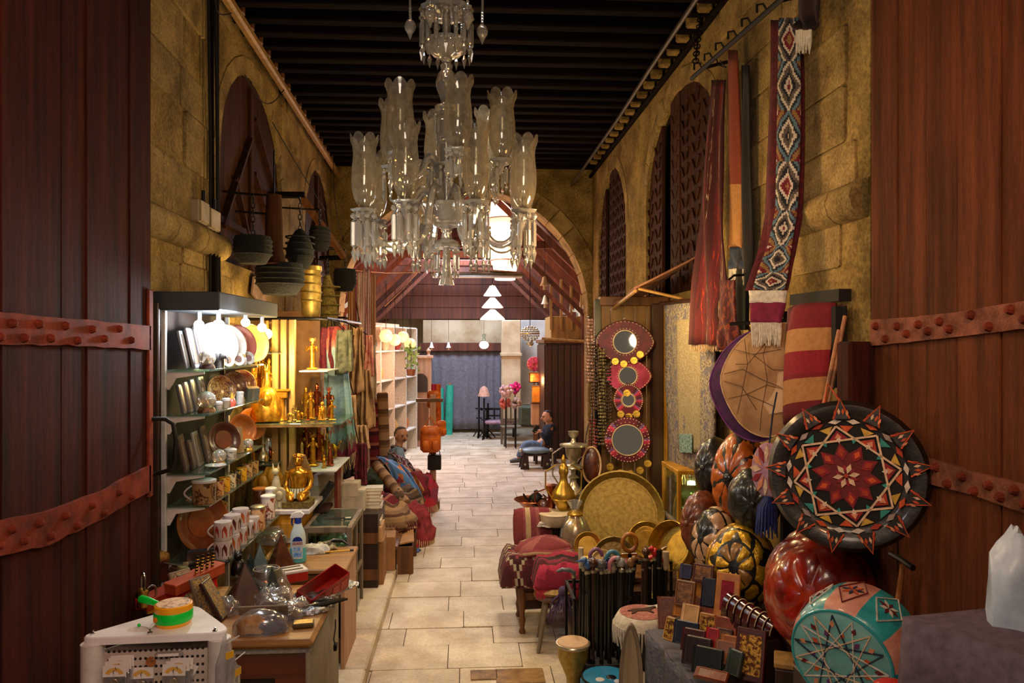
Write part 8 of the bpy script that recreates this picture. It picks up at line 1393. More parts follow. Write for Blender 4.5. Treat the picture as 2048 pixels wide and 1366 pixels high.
# hide cover, purple cover, striped cushion, sticks
mk_h=mat('tan_suede','b08a60',.85,col2='8d6842',scale=5,bmp=.2);t=thing('suede_cover',P(1520,760,4.65),'large tan suede cushion cover with brown stitched lines hanging above the orange pouf','cushion cover',facing((-.62,-.78,.1)));s=S(t.location)
ol=[(-78,-10),(-62,50),(-30,88),(8,108),(60,112),(84,80),(88,20),(80,-40),(50,-95),(10,-112),(-40,-85)];ol=[(x/s*1.02,y/s) for x,y in ol]
def blob(ol,n=44):
    out=[];m=len(ol)
    for i in range(n):
        t_=i/n*m;k=int(t_);f=t_ -k;p0,p1,p2,p3=[V(ol[(k+j) % m]) for j in (-1,0,1,2)];out.append(.5*((2*p1)+(p2 -p0)*f+(2*p0 -5*p1+4*p2 -p3)*f*f+(3*p1 -p0 -3*p2+p3)*f ** 3))
    return out
def padded(ol,th,rings=5):
    n=len(ol);mb=MB();vs=[];fs=[]
    for r in range(rings+1):
        k=1-r/rings;vs += [(p.x*k,p.y*k,th*(1-k ** 3)) for p in ol]
    for r in range(rings): fs += [(r*n+i,r*n+(i+1) % n,(r+1)*n+(i+1) % n,(r+1)*n+i) for i in range(n)]
    o=len(vs);vs += [(p.x,p.y,-.012) for p in ol];fs += [tuple(range(o+n -1,o -1,-1))]+[(o+i,o+(i+1) % n,(i+1) % n,i) for i in range(n)];return mb.add(vs,fs)
bl=blob(ol);mk('cover',padded(bl,.05),mk_h,t,smooth=60);mk('piping',MB().tube([V((p.x,p.y,0)) for p in bl+bl[:1]],.006,5),m_cream,t);m_line=mat('brown_stitching','5a3a22',.9)
stt=lambda pts: MB().tube([V((x/s,y/s,.012+.05*(1-min(1,sqrt((x/80) ** 2+(y/108) ** 2)) ** 3))) for x,y in pts],.0022,4)
for pts in (((-70,10),(-30,20),(10,0),(60,-20),(78,-30)),((-50,60),(-10,50),(40,60),(80,50)),((-60,-40),(-20,-30),(30,-50),(60,-70)),((-30,80),(-20,30),(-30,-30),(-40,-70)),((20,100),(10,50),(20,0),(10,-60),(5,-100)),((60,100),(50,40),(60,-10),(50,-80)),((-70,-5),(-30,-15),(0,-60)),((-10,50),(30,20),(70,20)),((-20,-30),(20,-10),(60,-20)),((-45,30),(-20,30),(15,75))): mk('seam',stt(pts),m_line,t)
mk('pale_patch',MB().prism([(x/s,y/s) for x,y in ((5,-10),(40,25),(72,30),(84,-20),(66,-66),(22,-78),(0,-50))],.0,.046,.8),mat('pale_suede','c8a884',.85,col2='a88860',scale=6),t,smooth=0)
t2=thing('suede_cover',P(1500,768,4.76),'purple velvet cushion cover hanging behind the tan suede one','cushion cover',facing((-.62,-.78,.1)));mk('cover',padded(blob([(x*1.06,y*1.03) for x,y in ol]),.04),mat('purple_velvet','4a1050',.8,col2='2a0a30',scale=14,bmp=.3),t2,smooth=60);mk('piping',MB().tube([V((p.x*1.06,p.y*1.03,0)) for p in bl+bl[:1]],.006,5),mat('violet_cord','6d2a78',.8),t2)
hk=mk('hook_bar',MB().tube([P(1460,648,5.05),P(1600,640,4.75),P(1600,640,4.75)+V((.35,.1,0))],.012,6),m_iron,label='thin iron bar from which the suede covers hang',cat='bar')
m_stripec=ramp_mat('red_cream_bolster',[(0,'7a1220'),(.22,'b8824c'),(.42,'8d1424'),(.62,'7a1220'),(.66,'b07a48'),(.86,'6a0e1c')],'v',1,.9,40,.4)
a,b,c,d=P(1580,618,4.6),P(1672,606,4.2),P(1570,850,4.55),P(1648,830,4.15);t=thing('striped_bolster',a.lerp(d,.5),'red and cream banded woven bolster standing beside the tan suede cover','bolster')
n=(b -a).cross(c -a).normalized();n=-n if n.y>0 else n
mk('cover',MB().grid(lambda u,v: (a.lerp(b,u)).lerp(c.lerp(d,u),v)-t.location+n*(.11*sin(pi*u)*(.5+.5*sin(pi*min(1,max(0,v))) ** .4)),16,20),m_stripec,t,solid=.03,smooth=70);mk('seam',MB().tube([a -t.location,c -t.location],.008,6),m_cream,t);mk('back_cover',MB().grid(lambda u,v: (a.lerp(b,u)).lerp(c.lerp(d,u),v)-t.location -n*.05,4,4),m_maroon,t)
cf=thing('black_stall_frame',(2.02,4.55,0),'black wooden stall frame with a sloping top behind the banded bolster','frame stand');q1,q2=P(1590,600,4.9)-cf.location,P(1690,590,4.15)-cf.location;mk('sloping_top',MB().tube([q1,q2],.05,4),m_dark,cf,smooth=0);mk('back_panel',MB().box((.12,-.05,1.75),(.02,.8,1.9)),m_dark,cf);[mk('post',MB().box((.1,y_,1.35),(.05,.05,2.7)),m_dark,cf) for y_ in (-.4,.3)]
for k,(x0,y0,x1,y1,n_) in enumerate(((1690,632,1640,830,'pale brown wooden stick leaning beside the black stall frame'),(1678,660,1634,815,'second shorter stick leaning against the first'))): mk('wooden_stick',MB().tube([P(x0,y0,4.1),P(x1,y1+60,4.0)],.012,8),m_tan,label=n_,cat='stick',group='sticks by the stall frame')
# teal and pink drum pouf
c0=P(1712,1288,3.1);tp=thing('teal_pouf',c0,'teal and pink ten sided leather pouf with flower diamonds beside the corner table','pouf');ax=V((-.72,-.62,-.12));tp.rotation_euler=facing(ax);rT,hT=.228,.165
l_teal=leath('teal_hide','2aa0a4','1f8288',.4);l_pink=leath('salmon_hide','d89a86','c07e6c',.4)
for k in range(10):
    a0,a1=2*pi*k/10,2*pi*(k+1)/10;m_=l_teal if k % 2 else l_pink
    pr=[(rT*.6,hT*1.02),(rT*.9,hT*.95),(rT*1.0,hT*.7),(rT*1.05,0),(rT*1.0,-hT*.7),(rT*.88,-hT),(0,-hT)]
    mk('panel',MB().grid(lambda u,v: (lambda q,a: (q[0]*cos(a),q[0]*sin(a),q[1]))([pr[min(int(v*6),5)][i]+(pr[min(int(v*6),5)+1][i]-pr[min(int(v*6),5)][i])*(v*6-min(int(v*6),5)) for i in (0,1)],a0+(a1 -a0)*u),4,12),m_,tp,smooth=60)
    am=(a0+a1)/2;o_=V((cos(am),sin(am),0))*rT*1.035;T_=Matrix((V((-sin(am),cos(am),0)),V((0,0,1)),V((cos(am),sin(am),0)))).transposed().to_4x4();dm=MB();dm.T=Matrix.Translation(o_) @ T_
    w_,h_=rT*.26,hT*.72;pts=[V((0,h_,-.004)),V((w_,0,.004)),V((0,-h_,-.004)),V((-w_,0,.004)),V((0,h_,-.004))];dm.tube(pts,.0035,4);fr_=mk('diamond_outline',dm,m_st['white'] if k % 2 else m_st['crimson'],tp)
    for j in range(8):
        b=2*pi*j/8;pm=MB();pm.T=Matrix.Translation(o_) @ T_;pm.prism([(.045*cos(b)*1.0,.045*sin(b)),(.022*cos(b+.42),.022*sin(b+.42)),(0.004*cos(b),0.004*sin(b)),(.022*cos(b -.42),.022*sin(b -.42))],.002,.006);mk('petal',pm,(m_st['crimson'],m_st['white'])[j % 2] if k % 2 else (m_navy,m_st['orange'])[j % 2],fr_,smooth=0)
mk('face',MB().lathe([(0,hT*1.06),(rT*.75,hT*1.04),(rT*.92,hT*.97)],30,caps=False),mat('pale_teal_hide','7ab0ac',.5,col2='5a9a98',scale=9),tp,smooth=60)
zf_=hT*1.05
for q in range(3):
    for k in range(5):
        a0=2*pi*k/5+q*.42;a1=a0+2*pi*2/5;p_,q_=V((*[c*rT*.84 for c in pol(1,a0)],zf_)),V((*[c*rT*.84 for c in pol(1,a1)],zf_));mk('star_braid',MB().tube([p_,p_.lerp(q_,.5)+V((0,0,.006)),q_],.0035,4),(m_st['white'],m_navy,m_st['cream'])[q],tp)
for k in range(22): a=2*pi*k/22;r_k=(.68,.5)[k % 2];mk('face_diamond',MB().prism([(x*rT,y*rT) for x,y in dia(r_k,a,.07,.045)],zf_,zf_+.004),(m_st['crimson'],m_st['orange'],m_st['peach'],mat('violet_patch','6a3070',.8))[k % 4],tp,smooth=0)
mk('face_rim',MB().ring(rT*.9,.006,36,6,(0,0,hT*.98)),l_teal,tp)
pb=thing('pouf_pedestal',(c0.x+.06,3.2,0),'dark box pedestal under the teal and pink pouf','pedestal');mk('box',MB().box((0,.0,.5),(.4,.42,1.0),.01),m_darkwood,pb);mk('pad',MB().box((0,0,1.01),(.4,.42,.03),.01),m_maroon,pb)
# corner table with a dark cloth
zt=1.6;q0,q1,q2=PZ(1806,1234,zt),PZ(2048,1210,zt),PZ(2048,1312,zt);q1=q0+(q1 -q0)*1.25;q2=q0+(q2 -q0)*1.6;q3=q1+(q2 -q0)
m_mauve=mat('dusky_mauve_cloth','6a5660',.9,col2='54434c',scale=30,bmp=.15);cen=(q0+q1+q2+q3)/4;ct=thing('corner_table',(cen.x,cen.y,0),'table under a plain dusky mauve cloth against the second gate leaf','table');Q=[q -V((cen.x,cen.y,0)) for q in (q0,q2,q3,q1)]
mk('top_cloth',MB().prism([(p.x,p.y) for p in Q],zt -.02,zt),m_mauve,ct,smooth=0)
for k in range(4):
    a,b=Q[k],Q[(k+1) % 4];o=((a+b)/2);o=V((o.x,o.y,0)).normalized();mk('cloth_side',MB().grid(lambda u,v: a.lerp(b,u)+o*(.05*v+.012*sin(u*14)*v)+V((0,0,-.9*v)),14,6),m_mauve,ct,solid=.006,smooth=70)
for p in Q: mk('leg',MB().box((p.x*.8,p.y*.8,zt/2-.02),(.05,.05,zt -.05)),m_darkwood,ct)
p=PZ(2040,1245,zt);t=thing('plastic_bag',p,'crumpled white plastic bag of gold ware on the mauve table','bag');mk('gold_ware',MB().lathe([(0,.005),(.05,.005),(.06,.05),(.03,.1),(0,.12)],14),m_gold,t);mk('bag',heap((0,0,.0),(.1,.08,.26),6,lump=.25),mat('milky_plastic','c8d0dc',.35,col2='a8b4c4',scale=9,bmp=.3),t,smooth=60)
t=thing('red_pouch',PZ(2000,1222,zt),'magenta and blue beaded pouch behind the white bag','pouch',(0,0,.5));mk('pouch',heap((0,0,0),(.05,.03,.14),8,lump=.1),ramp_mat('beaded_pouch',[(0,'a81c4a'),(.5,'2a3a6a'),(.7,'7a1a3a')],'v',5),t,smooth=60);mk('beads',[mb := MB(),[mb.ball((-.05+.012*i,-.025,.02),.008,6,4) for i in range(9)]][0],m_silver,t)
t=thing('coral_box',(P(1780,1380,2.75).x,2.75,0),'glossy coral red round box lid below the mauve table corner','box');zz_=P(1780,1358,2.75).z;mk('lid',MB().ball((0,0,zz_ -.03),(.065,.05,.03),18,8),mat('coral_red','e03a34',.3),t,smooth=180);mk('stand',MB().cyl((0,0,0),(0,0,zz_ -.05),.02),m_iron,t)
mk('door_rail',MB().tube([PX(1806,1130,1.97),PX(1790,1240,1.97)],.012,8),m_tan,label='short orange brown batten beside the splintered post',cat='batten');mk('gate_latch',MB().tube([PX(1782,1108,1.93),PX(1800,1118,1.93),PX(1826,1136,1.93)],.014,8),m_iron,label='dark iron latch hook near the red pouf',cat='latch')

# ------------------------------------------------------------------ things hung from the walls
def ribbon(rows,nu=10,wav=.015,seed=0.,k=2):
    """hanging strip through pixel rows (left px, right px, py, depth left, depth right)"""
    pr=[(P(a,y_,ya*.955),P(b,y_,yb*.955)) for a,b,y_,ya,yb in rows];n=(pr[0][1]-pr[0][0]).cross(pr[-1][0]-pr[0][0]).normalized();m=len(pr)-1
    def fn(u,v):
        t=v*m;i=min(int(t),m -1);f=t -i;l=pr[i][0].lerp(pr[i+1][0],f);r=pr[i][1].lerp(pr[i+1][1],f);return l.lerp(r,u)+n*(wav*sin(2*pi*(u*k+.3*sin(v*5+seed)))*min(1,.3+v))
    return MB().grid(fn,nu,m*6)
def ribbon_thing(name,rows,m_,label,cat,fringe=None,**kw):
    a=P(*[(rows[0][0]+rows[0][1])/2,rows[0][2],rows[0][3]]);t=thing(name,a,label,cat);put('cloth',ribbon(rows,**kw),m_,t,solid=.012,smooth=60)
    if fringe:
        l,r_,y_,ya,yb=rows[-1];fb=MB();[fb.tube([P(l+(r_ -l)*i/26,y_ -1,.955*(ya+(yb -ya)*i/26)),P(l+(r_ -l)*i/26+jit(1.5),y_+fringe[1]*.5,.955*(ya+(yb -ya)*i/26)),P(l+(r_ -l)*i/26+jit(3),y_+fringe[1]*R.uniform(.85,1.1),.955*(ya+(yb -ya)*i/26))],[.005,.0045,.003],4) for i in range(27)];put('fringe',fb,fringe[0],t,kind='stuff')
    return t
m_dia=ramp_mat('diamond_kilim',[(0,'8d6a3c'),(.14,'6d1420'),(.27,'c8b8a8'),(.38,'1c1c24'),(.5,'5c5048'),(.62,'c8bcac'),(.72,'20242c'),(.82,'5a7888'),(.93,'4a1c28')],'v',7.0,.95,90,.5,'diamond',18,150,.45)
rn_=ribbon_thing('kilim_runner',[(1542,1606,40,5.05,4.8),(1540,1607,180,5.05,4.78),(1533,1606,320,5.05,4.76),(1528,1602,430,5.04,4.75),(1516,1592,510,5.02,4.74),(1502,1584,560,5.0,4.74),(1494,1578,582,5.0,4.74)],mat('wine_wool','5a0e1c',.95,col2='38080f',scale=30,bmp=.4),'long wine red kilim runner with a strip of stepped diamonds hanging from the iron rod','kilim',wav=.02)
put('diamond_strip',ribbon([(1558,1600,36,4.93,4.77),(1556,1600,120,4.93,4.76),(1554,1600,220,4.92,4.74),(1552,1598,320,4.92,4.74),(1550,1594,420,4.91,4.74),(1538,1586,490,4.9,4.73),(1518,1578,545,4.9,4.73),(1508,1572,580,4.9,4.73)],wav=.012),m_dia,rn_,solid=.01,smooth=60)
put('cream_band',ribbon([(1498,1574,581,4.88,4.7),(1500,1572,606,4.88,4.7)],wav=.006),m_white,rn_,solid=.014,smooth=60);put('magenta_band',ribbon([(1500,1572,605,4.88,4.7),(1502,1562,646,4.88,4.7)],wav=.006),mat('magenta_wool','7a123c',.95,scale=30),rn_,solid=.014,smooth=60)
fb=MB();[fb.tube([P(1503+58*i/30,645,4.64-.15*i/30),P(1505+58*i/30+jit(2),668,4.64-.15*i/30),P(1506+56*i/30+jit(4),690+jit(5),4.64-.15*i/30)],[.007,.006,.003],4) for i in range(31)];put('fringe',fb,m_white,rn_,kind='stuff')
m_ikat=ramp_mat('red_ikat',[(0,'3c060e'),(.3,'560a14'),(.53,'9a2c10'),(.57,'560a14'),(.72,'38060c'),(.83,'a88870'),(.86,'480810')],'u',2.2,.95,60,.4,jag=.32,nu=3,au=6,av=2.2)
ribbon_thing('ikat_textile',[(1424,1452,160,6.5,6.2),(1412,1450,260,6.5,6.15),(1398,1450,420,6.5,6.1),(1390,1450,560,6.5,6.1),(1384,1452,690,6.5,6.1)],m_ikat,'long red ikat textile with orange and cream flames hanging under the rod','textile',(m_cream,14),wav=.03,k=1.6)
ribbon_thing('tan_blanket',[(1457,1474,100,6.1,5.9),(1456,1480,300,6.1,5.85),(1458,1486,490,6.1,5.85),(1460,1490,498,6.1,5.85)],ramp_mat('tan_rust_blanket',[(0,'7a3014'),(.45,'a8743c'),(.8,'8d5a2c')],'v',1,.95,40),'narrow rust and tan blanket hanging between the ikat and the runner','blanket',wav=.015,k=1)
ribbon_thing('navy_band_textile',[(1460,1492,494,6.05,5.8),(1459,1493,538,6.05,5.8)],m_navy,'navy banded end of a textile with a white fringe hanging by the runner','textile',(m_white,34),wav=.012,k=1.5)
ribbon_thing('dark_textile',[(1596,1645,-40,4.7,4.4),(1594,1640,40,4.7,4.4),(1592,1622,60,4.7,4.45)],mat('dark_brown_wool','2a1210',.95,scale=20),'dark wine textile with white tassels hanging at the top of the runner','textile',(m_white,44),wav=.02,k=1.5)
ribbon_thing('red_edge_textile',[(1484,1496,130,5.9,5.7),(1482,1500,300,5.9,5.7),(1478,1502,520,5.9,5.7),(1474,1500,660,5.9,5.7)],m_dark,'very dark brown textile hanging behind the runner','textile',wav=.02,k=1.2)
ribbon_thing('red_textile',[(1440,1470,560,5.9,5.6),(1436,1476,640,5.9,5.6),(1440,1478,700,5.9,5.6)],ramp_mat('dark_red_pattern',[(0,'42060e'),(.5,'5c1014'),(.62,'7a3018')],rep=9,kind='flake',rough=.95),'dark red patterned textile hanging above the purple cover','textile',wav=.02,k=1.5)
mk('wall_peg',MB().tube([P(1455,562,5.5),P(1455,556,5.5)+V((.05,0,.02)),V((2.22,P(1455,556,5.5).y,P(1455,556,5.5).z+.03))],.01,6),m_iron,label='iron wall peg holding the dark red patterned textile',cat='peg')
# iron rod with hooks and chain
ra,rb=P(1150,300,9.6),P(1580,-12,4.75);ra=PX(1405,138,1.96);rb=PX(1570,-8,1.96);dd=(rb -ra).normalized();rod=thing('iron_rod',ra,'long iron rod with hooks carrying the textiles along the upper wall','rod');mk('bar',MB().tube([dd*-.3,(rb -ra)+dd*.4],.018,8),m_iron,rod)
for k in range(7):
    c=(rb -ra)*(k/6);mk('hook',MB().tube([c,c+V((-.03,0,.05)),c+V((-.07,0,.04)),c+V((-.07,0,-.01))],.008,6),m_iron,rod)
for f in (.02,.95): c=(rb -ra)*f;mk('wall_bracket',MB().tube([c,c+V((.22,0,.06))],.014,6),m_iron,rod)
def chain(name,a,b,label,lk=.05,r=.006,m_=None):
    a,b=V(a),V(b);n=max(2,int((a -b).length/(lk*.8)));t=thing(name,b,label,'chain');d=(a -b)
    for i in range(n):
        rt=d.to_track_quat('Z','Y').to_matrix().to_4x4();mb=MB();mb.T=Matrix.Translation(d*((i+.5)/n)) @ rt @ Matrix.Rotation(pi/2*(i % 2),4,'Z') @ Matrix.Rotation(pi/2,4,'X');mb.T=mb.T @ Matrix.Scale(1.5,4,(0,1,0));mb.ring(lk*.36,r,10,5);mk('link',mb,m_ or m_iron,t)
    return t
chain('iron_chain',P(1402,24,6.6),ra+V((-.06,0,.05)),'iron chain dropping from the joists to the end of the hook rod',.07)
mk('hook_wire',MB().tube([PX(1432,112,2.0),PX(1436,130,2.0),PX(1452,135,2.0),PX(1440,122,2.0)],.006,5),m_iron,label='bent wire hook hanging below the rod',cat='hook')
# cloth awning on the right wall
a,b,c,d=PX(1285,592,2.15),PX(1400,508,2.15),P(1290,600,8.6),P(1395,560,6.9);AW=(a,b)
t=thing('cloth_awning',a+V((-.55,0,-.3)),'faded rose brown cloth awning on pale poles over the shop screen','awning');put('cloth',cloth(a,b,a+V((-.55,0,-.28)),b+V((-.6,0,-.32)),fold=.01,k=2),mat('rose_brown_awning','9a6a54',.9,col2='7a4c3a',scale=4),t,solid=.015,smooth=60);mk('front_pole',MB().tube([(0,0,0),b -a+V((-.05,0,-.04))],.018,6),m_palewood,t);[mk('arm',MB().tube([(b -a)*f_,(b -a)*f_+V((.55,0,-.12))],.014,6),m_palewood,t) for f_ in (.05,.95)]
# left wall: conduit, meter boxes, bracket with hanging baskets and lanterns
t=thing('cable_bundle',PX(428,560,xl(6.2)+.03),'bundle of dark cables running down the wall beside the shuttered arch','cables')
for k,(px,r) in enumerate(((420,.012),(427,.02),(434,.014),(440,.01))): p0,p1=PX(px -4,-20,-2.02),PX(px,600,-2.02);mk('cable',MB().tube([p0 -t.location,p0.lerp(p1,.5)-t.location+V((jit(.01),jit(.02),0)),p1 -t.location],r,6),m_dark if k != 1 else m_joist,t)
for k,(px0,py0,px1,py1,n_) in enumerate(((396,396,417,452,'pale upright electric box with a cover on the wall above the moulding'),(416,412,440,466,'second lower electric box beside the cables'))):
    p0,p1=PX(px0,py0,-2.0),PX(px1,py1,-2.0);t=thing('electric_box',((p0+p1)/2+V((.0,0,0))),n_,'electric box',(0,0,.028),'electric boxes');mk('case',MB().box((-.03,0,0),(.07,abs(p1.y -p0.y),abs(p0.z -p1.z)),.01),mat('grey_beige_enamel','a08a68',.6,col2='806a4a',scale=6),t);mk('cover',MB().box((.01,0,0),(.012,abs(p1.y -p0.y)*.85,abs(p0.z -p1.z)*.9),.004),mat('grey_beige_enamel','a08a68'),t);mk('knockout',MB().cyl((0,0,abs(p0.z -p1.z)/2),(0,0,abs(p0.z -p1.z)/2+.08),.014),m_iron,t)
wb=thing('wall_bracket_beam',PX(560,390,-2.05),'dark timber bracket beam with a sloping brace jutting over the baskets','bracket');yb=wb.location.y;e1=P(600,390,yb);e2=P(688,515,yb+.7);L2=lambda v: V(v)-wb.location;mk('arm',MB().tube([(-.25,0,.0),L2(e1)+V((.05,0,0))],.045,4),m_joist,wb,smooth=0);mk('brace',MB().tube([L2(e1),L2(e2)],.045,4),m_midwood,wb,smooth=0);e3=P(678,497,yb+.6);mk('cross_rod',MB().tube([L2(P(622,497,yb+.4)),L2(e3)],.016,6),m_iron,wb);mk('tie',MB().tube([L2(e2),L2(e2)+V((-.3,.1,.0))],.03,6),m_joist,wb)
m_wick=mat('dark_wicker','100e0c',.85,col2='050505',scale=60,bmp=1.,dist=.02)
def basket(px,py,rx,ry,Y_,m_,label,chain_to,name='hanging_basket',cat='basket',prof=None,rib=True):
    p=P(px,py,Y_);s=S(p);t=thing(name,p,label,cat,group='baskets and lanterns under the bracket');pr=prof or [(.0,-1),(.7,-.92),(1,-.3),(1.02,.5),(.95,.9),(.9,.9),(.85,.0),(0,-.8)];mk('body',MB().lathe([(r*rx/s,z*ry/s) for r,z in pr],20),m_,t,smooth=50)
    if rib: mk('bands',[mb := MB(),[mb.ring(rx/s*1.02,.008,24,5,(0,0,z*ry/s)) for z in (-.3,0,.3,.6)]][0],m_,t)
    w0=P(px,chain_to,Y_);mk('wall_hook',MB().tube([w0 -p,V((xl(w0.y),w0.y,w0.z+.03))-p],.01,6),m_iron,t)
    q=P(px,chain_to,Y_)-p;mk('chain',[mb := MB(),[mb.at(V((0,0,ry/s*.9+(q.z -ry/s*.9)*(i+.5)/6)),(pi/2,0,pi/2*(i % 2)),(1,1.7,1)).ring(max(.015,q.z/30),.005,8,4) for i in range(6)]][0],m_iron,t);return t
basket(506,500,36,30,6.6,m_wick,'wide dark wicker basket hanging beside the shuttered arch',390);basket(560,558,46,34,7.0,m_wick,'broad black beaded basket lowest under the bracket',430);basket(600,500,27,42,7.3,m_wick,'pear shaped dark beaded lantern on a long chain',395,'beaded_lantern','lantern',[(0,-1),(.55,-.9),(.98,-.4),(1,0),(.75,.5),(.35,.9),(.15,1),(0,1.02)]);basket(640,478,20,26,8.2,m_wick,'small black round basket further along the bracket',420);basket(622,585,20,55,7.6,m_dullbrass,'tall pierced brass lantern hanging below the bracket',500,'brass_lantern','lantern',[(.0,-1.05),(.5,-1),(.9,-.8),(1,0),(.95,.75),(1.1,.8),(1.05,.95),(.4,1.0),(0,1.02)]);basket(690,560,22,24,9.5,m_wick,'dark round basket near the striped scarves',500);basket(655,610,24,60,8.6,mat('straw_bundle','7d6a2c',.9,col2='4a3c18',scale=40,bmp=.6),'olive straw bundle lantern hanging beside the brass one',520,'straw_lantern','lantern',[(.3,-1.1),(.9,-.9),(.8,0),(.5,.6),(.2,1),(0,1)])
t=thing('wood_bell',P(548,500,6.9),'flared brown wooden column hanging in front of the arch','ornament');s=S(t.location);mk('column',MB().lathe([(0,-30/s),(25/s,-30/s),(18/s,0),(17/s,60/s),(15/s,110/s),(0,110/s)],14),m_shutter,t,smooth=50);mk('base_ring',MB().ring(25/s,.012,18,6,(0,0,-28/s)),m_shutter,t);mk('rope',MB().cyl((0,0,110/s),(0,0,200/s),.008,n=5),m_iron,t)
t=thing('peeled_patch',PX(520,572,xl(7.3)+.03),'pale patch of bare plaster showing under the baskets','plaster patch');pp=[(-30,-20),(-24,14),(-12,24),(0,20),(14,10),(20,-2),(16,-24),(8,-38),(-4,-34)];s=S(t.location);mk('patch',MB().at((0,0,0),(pi/2,0,pi/2)).prism([(x/s*2.2,y/s) for x,y in pp],0,.02),mat('bare_plaster','c0a08c',.95,col2='9a7c68',scale=6),t,smooth=0);mk('chip',MB().at((0,0,0),(pi/2,0,pi/2)).prism([(x/s*.8,y/s*.5) for x,y in pp],.018,.03),mat('bare_plaster','c0a08c'),t,smooth=0)
for k,(pts,n_) in enumerate(((((430,0),(445,30),(510,10)),'dark cable looped across the top of the wall'),(((490,150),(520,200),(545,205),(568,180)),'cable swagged over the shuttered arch to the ceiling edge'),(((545,245),(600,340),(650,420)),'thin wire running down from the arch to the bracket'),(((666,290),(672,420),(700,520)),'thin wire dropping beside the end wall'))): mk('wall_cable',MB().tube(smooth_path([PX(x,y_,-1.98-.02*k) for x,y_ in pts]),.006,5),m_dark,label=n_,cat='cable')

# ------------------------------------------------------------------ the crystal chandelier
CC=P(893,683,5.5)
def zc(py): return P(893,py,5.5).z
zb=zc(570);sC=S(CC)
ch=thing('chandelier',(CC.x,CC.y,zb),'large tiered crystal chandelier with etched glass hurricane shades hanging under the dark joists','chandelier')
q=lambda py: zc(py)-zb
r_=lambda px: px/sC
mk('chain',MB().tube([(0,0,q(-25)),(0,0,CEIL+.1-zb)],.012,6),m_iron,ch)
def stemprof(pts): return [(r_(r),q(y)) for r,y in pts]
mk('stem',MB().lathe(stemprof([(6,500),(12,480),(9,465),(13,455),(13,400),(16,380),(15,340),(38,336),(38,331),(16,326),(19,300),(19,225),(24,220),(24,214),(11,208),(13,196),(20,178),(22,164),(18,150),(11,140),(13,132),(8,126),(12,120),(9,110),(8,20),(12,10),(8,-25)][::-1])[::-1],16),m_crystal,ch,smooth=30)
scal=lambda n,k: (lambda a,j: 1+k*cos(n*a))
mk('bowl',MB().lathe(stemprof([(10,458),(24,452),(40,438),(49,414),(51,409),(49,409),(38,434),(22,447),(0,450)]),32,lambda a,j: 1+(.03*cos(16*a) if 1<j<7 else 0)),m_crystal,ch)
mk('crown_dish',MB().lathe(stemprof([(9,118),(26,112),(42,96),(46,84),(44,84),(40,94),(24,108),(0,112)]),28,scal(14,.025)),m_crystal,ch)
mk('crown_ring',MB().lathe(stemprof([(10,34),(50,28),(54,20),(50,18),(10,26)]),28,scal(14,.03)),m_crystal,ch)
mk('finial_dome',MB().lathe(stemprof([(6,476),(20,482),(27,492),(27,497),(20,497),(6,490)]),20,scal(10,.05)),m_crystal,ch)
mk('finial_bell',MB().lathe(stemprof([(7,500),(8,530),(10,548),(15,570),(13,570),(6,545)]),14),m_crystal,ch)
def prism_mb(bar,spear,wd):
    mb=MB();mb.ball((0,0,-wd*.8),wd*.7,6,4);z=-wd*1.8
    mb.cyl((0,0,z),(0,0,z -wd*.5),wd*.25,wd*.55,6);mb.cyl((0,0,z -wd*.5),(0,0,z -bar),wd*.55,wd*.55,6);mb.cyl((0,0,z -bar),(0,0,z -bar -wd*.4),wd*.55,wd*.15,6)
    z2=z -bar -wd*.5;mb.cyl((0,0,z2),(0,0,z2 -spear*.35),wd*.15,wd*.62,4).cyl((0,0,z2 -spear*.35),(0,0,z2 -spear),wd*.62,.0008,4);return mb
pm_big=mesh('prism',prism_mb(.175,.1,.03),m_crystal,0);pm_small=mesh('prism',prism_mb(.11,.06,.024),m_crystal,0)
def shade_mb(h,r):
    prof=[(.36,0),(.55,.05),(.8,.13),(.98,.26),(1.03,.4),(1.,.54),(.93,.66),(.89,.76),(.95,.87),(1.14,1.)];n=70;mb=MB()
    def fn(u,v):
        a=2*pi*u;lob=1.6*abs(cos(3.5*a)) ** .7-.9;t=v*(len(prof)-1);k=min(int(t),len(prof)-2);f=t -k;rr=r*(prof[k][0]+(prof[k+1][0]-prof[k][0])*f);z=h*(prof[k][1]+(prof[k+1][1]-prof[k][1])*f)
        top=max(0,(v -.88)/.12);return (rr*cos(a),rr*sin(a),z+top*.026*lob)
    return mb.grid(fn,n,18)
sh_big=mesh('shade',shade_mb(r_(136),r_(24)),m_shade,180);sh_small=mesh('shade',shade_mb(r_(128),r_(26)),m_shade,180)
bob=mesh('bobeche',MB().lathe([(.015,-.02),(.05,-.012),(.085,.012),(.09,.022),(.07,.012),(.02,.004)],24,lambda a,j: 1+(.1*cos(8*a) if 1<j<5 else 0)),m_crystal,40)
cup=mesh('socket',MB().lathe([(.012,0),(.02,.02),(.034,.035),(.03,.05),(.014,.055),(.014,.11),(.011,.12),(0,.125)],12),m_silver,50)
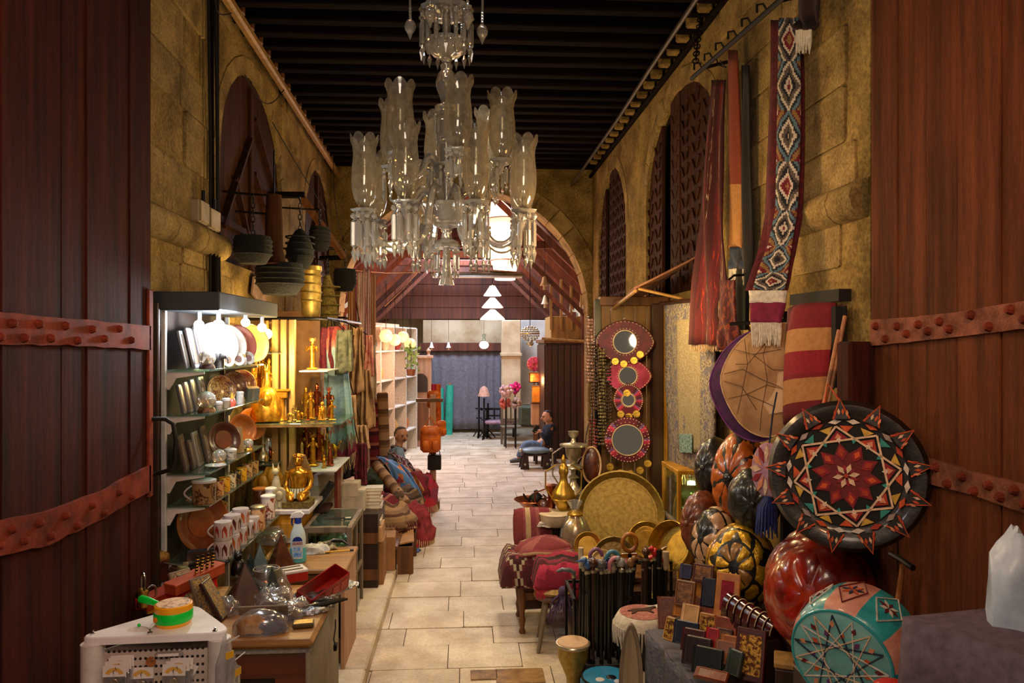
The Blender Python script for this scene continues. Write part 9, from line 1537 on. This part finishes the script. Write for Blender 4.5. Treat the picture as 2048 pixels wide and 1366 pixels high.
def ring_of_lamps(n,a0,rad,py,armpts,shade,pm,npr,pr):
    z0=q(py);path=smooth_path(armpts)
    armesh=mesh('arm',MB().tube(path,.026,6),m_crystal,40)
    for i in range(n):
        a=a0+2*pi*i/n;arm=mk('arm',armesh,None,ch,loc=(0,0,z0),rot=(0,0,a))
        mk('bobeche',bob,None,arm,loc=(rad,0,0));mk('socket',cup,None,arm,loc=(rad,0,0));mk('shade',shade,None,arm,loc=(rad,0,.03))
        for j in range(npr):
            b=2*pi*j/npr;mk('prism',pm,None,arm,loc=(rad+pr*cos(b),pr*sin(b),-.002),rot=(0,0,b))
ring_of_lamps(8,radians(20),r_(165),437,[(.03,0,-.02),(.09,0,.14),(.18,0,.2),(.25,0,.1),(.3,0,-.1),(.38,0,-.2),(.48,0,-.2),(.57,0,-.11),(r_(165),0,-.01)],sh_big,pm_big,8,.078)
ring_of_lamps(6,radians(42),r_(115),333,[(.03,0,-.1),(.1,0,.02),(.17,0,.04),(.23,0,-.07),(.3,0,-.12),(.38,0,-.08),(r_(115),0,-.01)],sh_small,pm_small,7,.075)
for py,rr_,n,pm,nm in ((30,50,16,pm_big,'prism'),(497,23,8,pm_small,'prism'),(336,36,10,pm_small,'prism'),(226,22,8,pm_small,'prism')):
    for i in range(n):
        a=2*pi*i/n;mk(nm,pm,None,ch,loc=(r_(rr_)*cos(a),r_(rr_)*sin(a),q(py)),rot=(0,0,a))
for i in range(6):
    a=2*pi*i/6+.1;p=V((r_(72)*cos(a),r_(72)*sin(a),0));mb=MB()
    mb.tube(smooth_path([(r_(30)*cos(a),r_(30)*sin(a),q(-30)),(p.x*.9,p.y*.9,q(-42)),(p.x,p.y,q(-20)),(p.x,p.y,q(20))],4),.009,5)
    for j in range(4): mb.ball((p.x,p.y,q(22+6*j)),.012,6,4)
    mb.lathe([(.012,0)]) if False else None
    mb.ball((p.x,p.y,q(58)),(.042,.042,.055),8,6);mb.cyl((p.x,p.y,q(66)),(p.x,p.y,q(84)),.03,.002,6);mk('bead_swag',mb,m_crystal,ch)
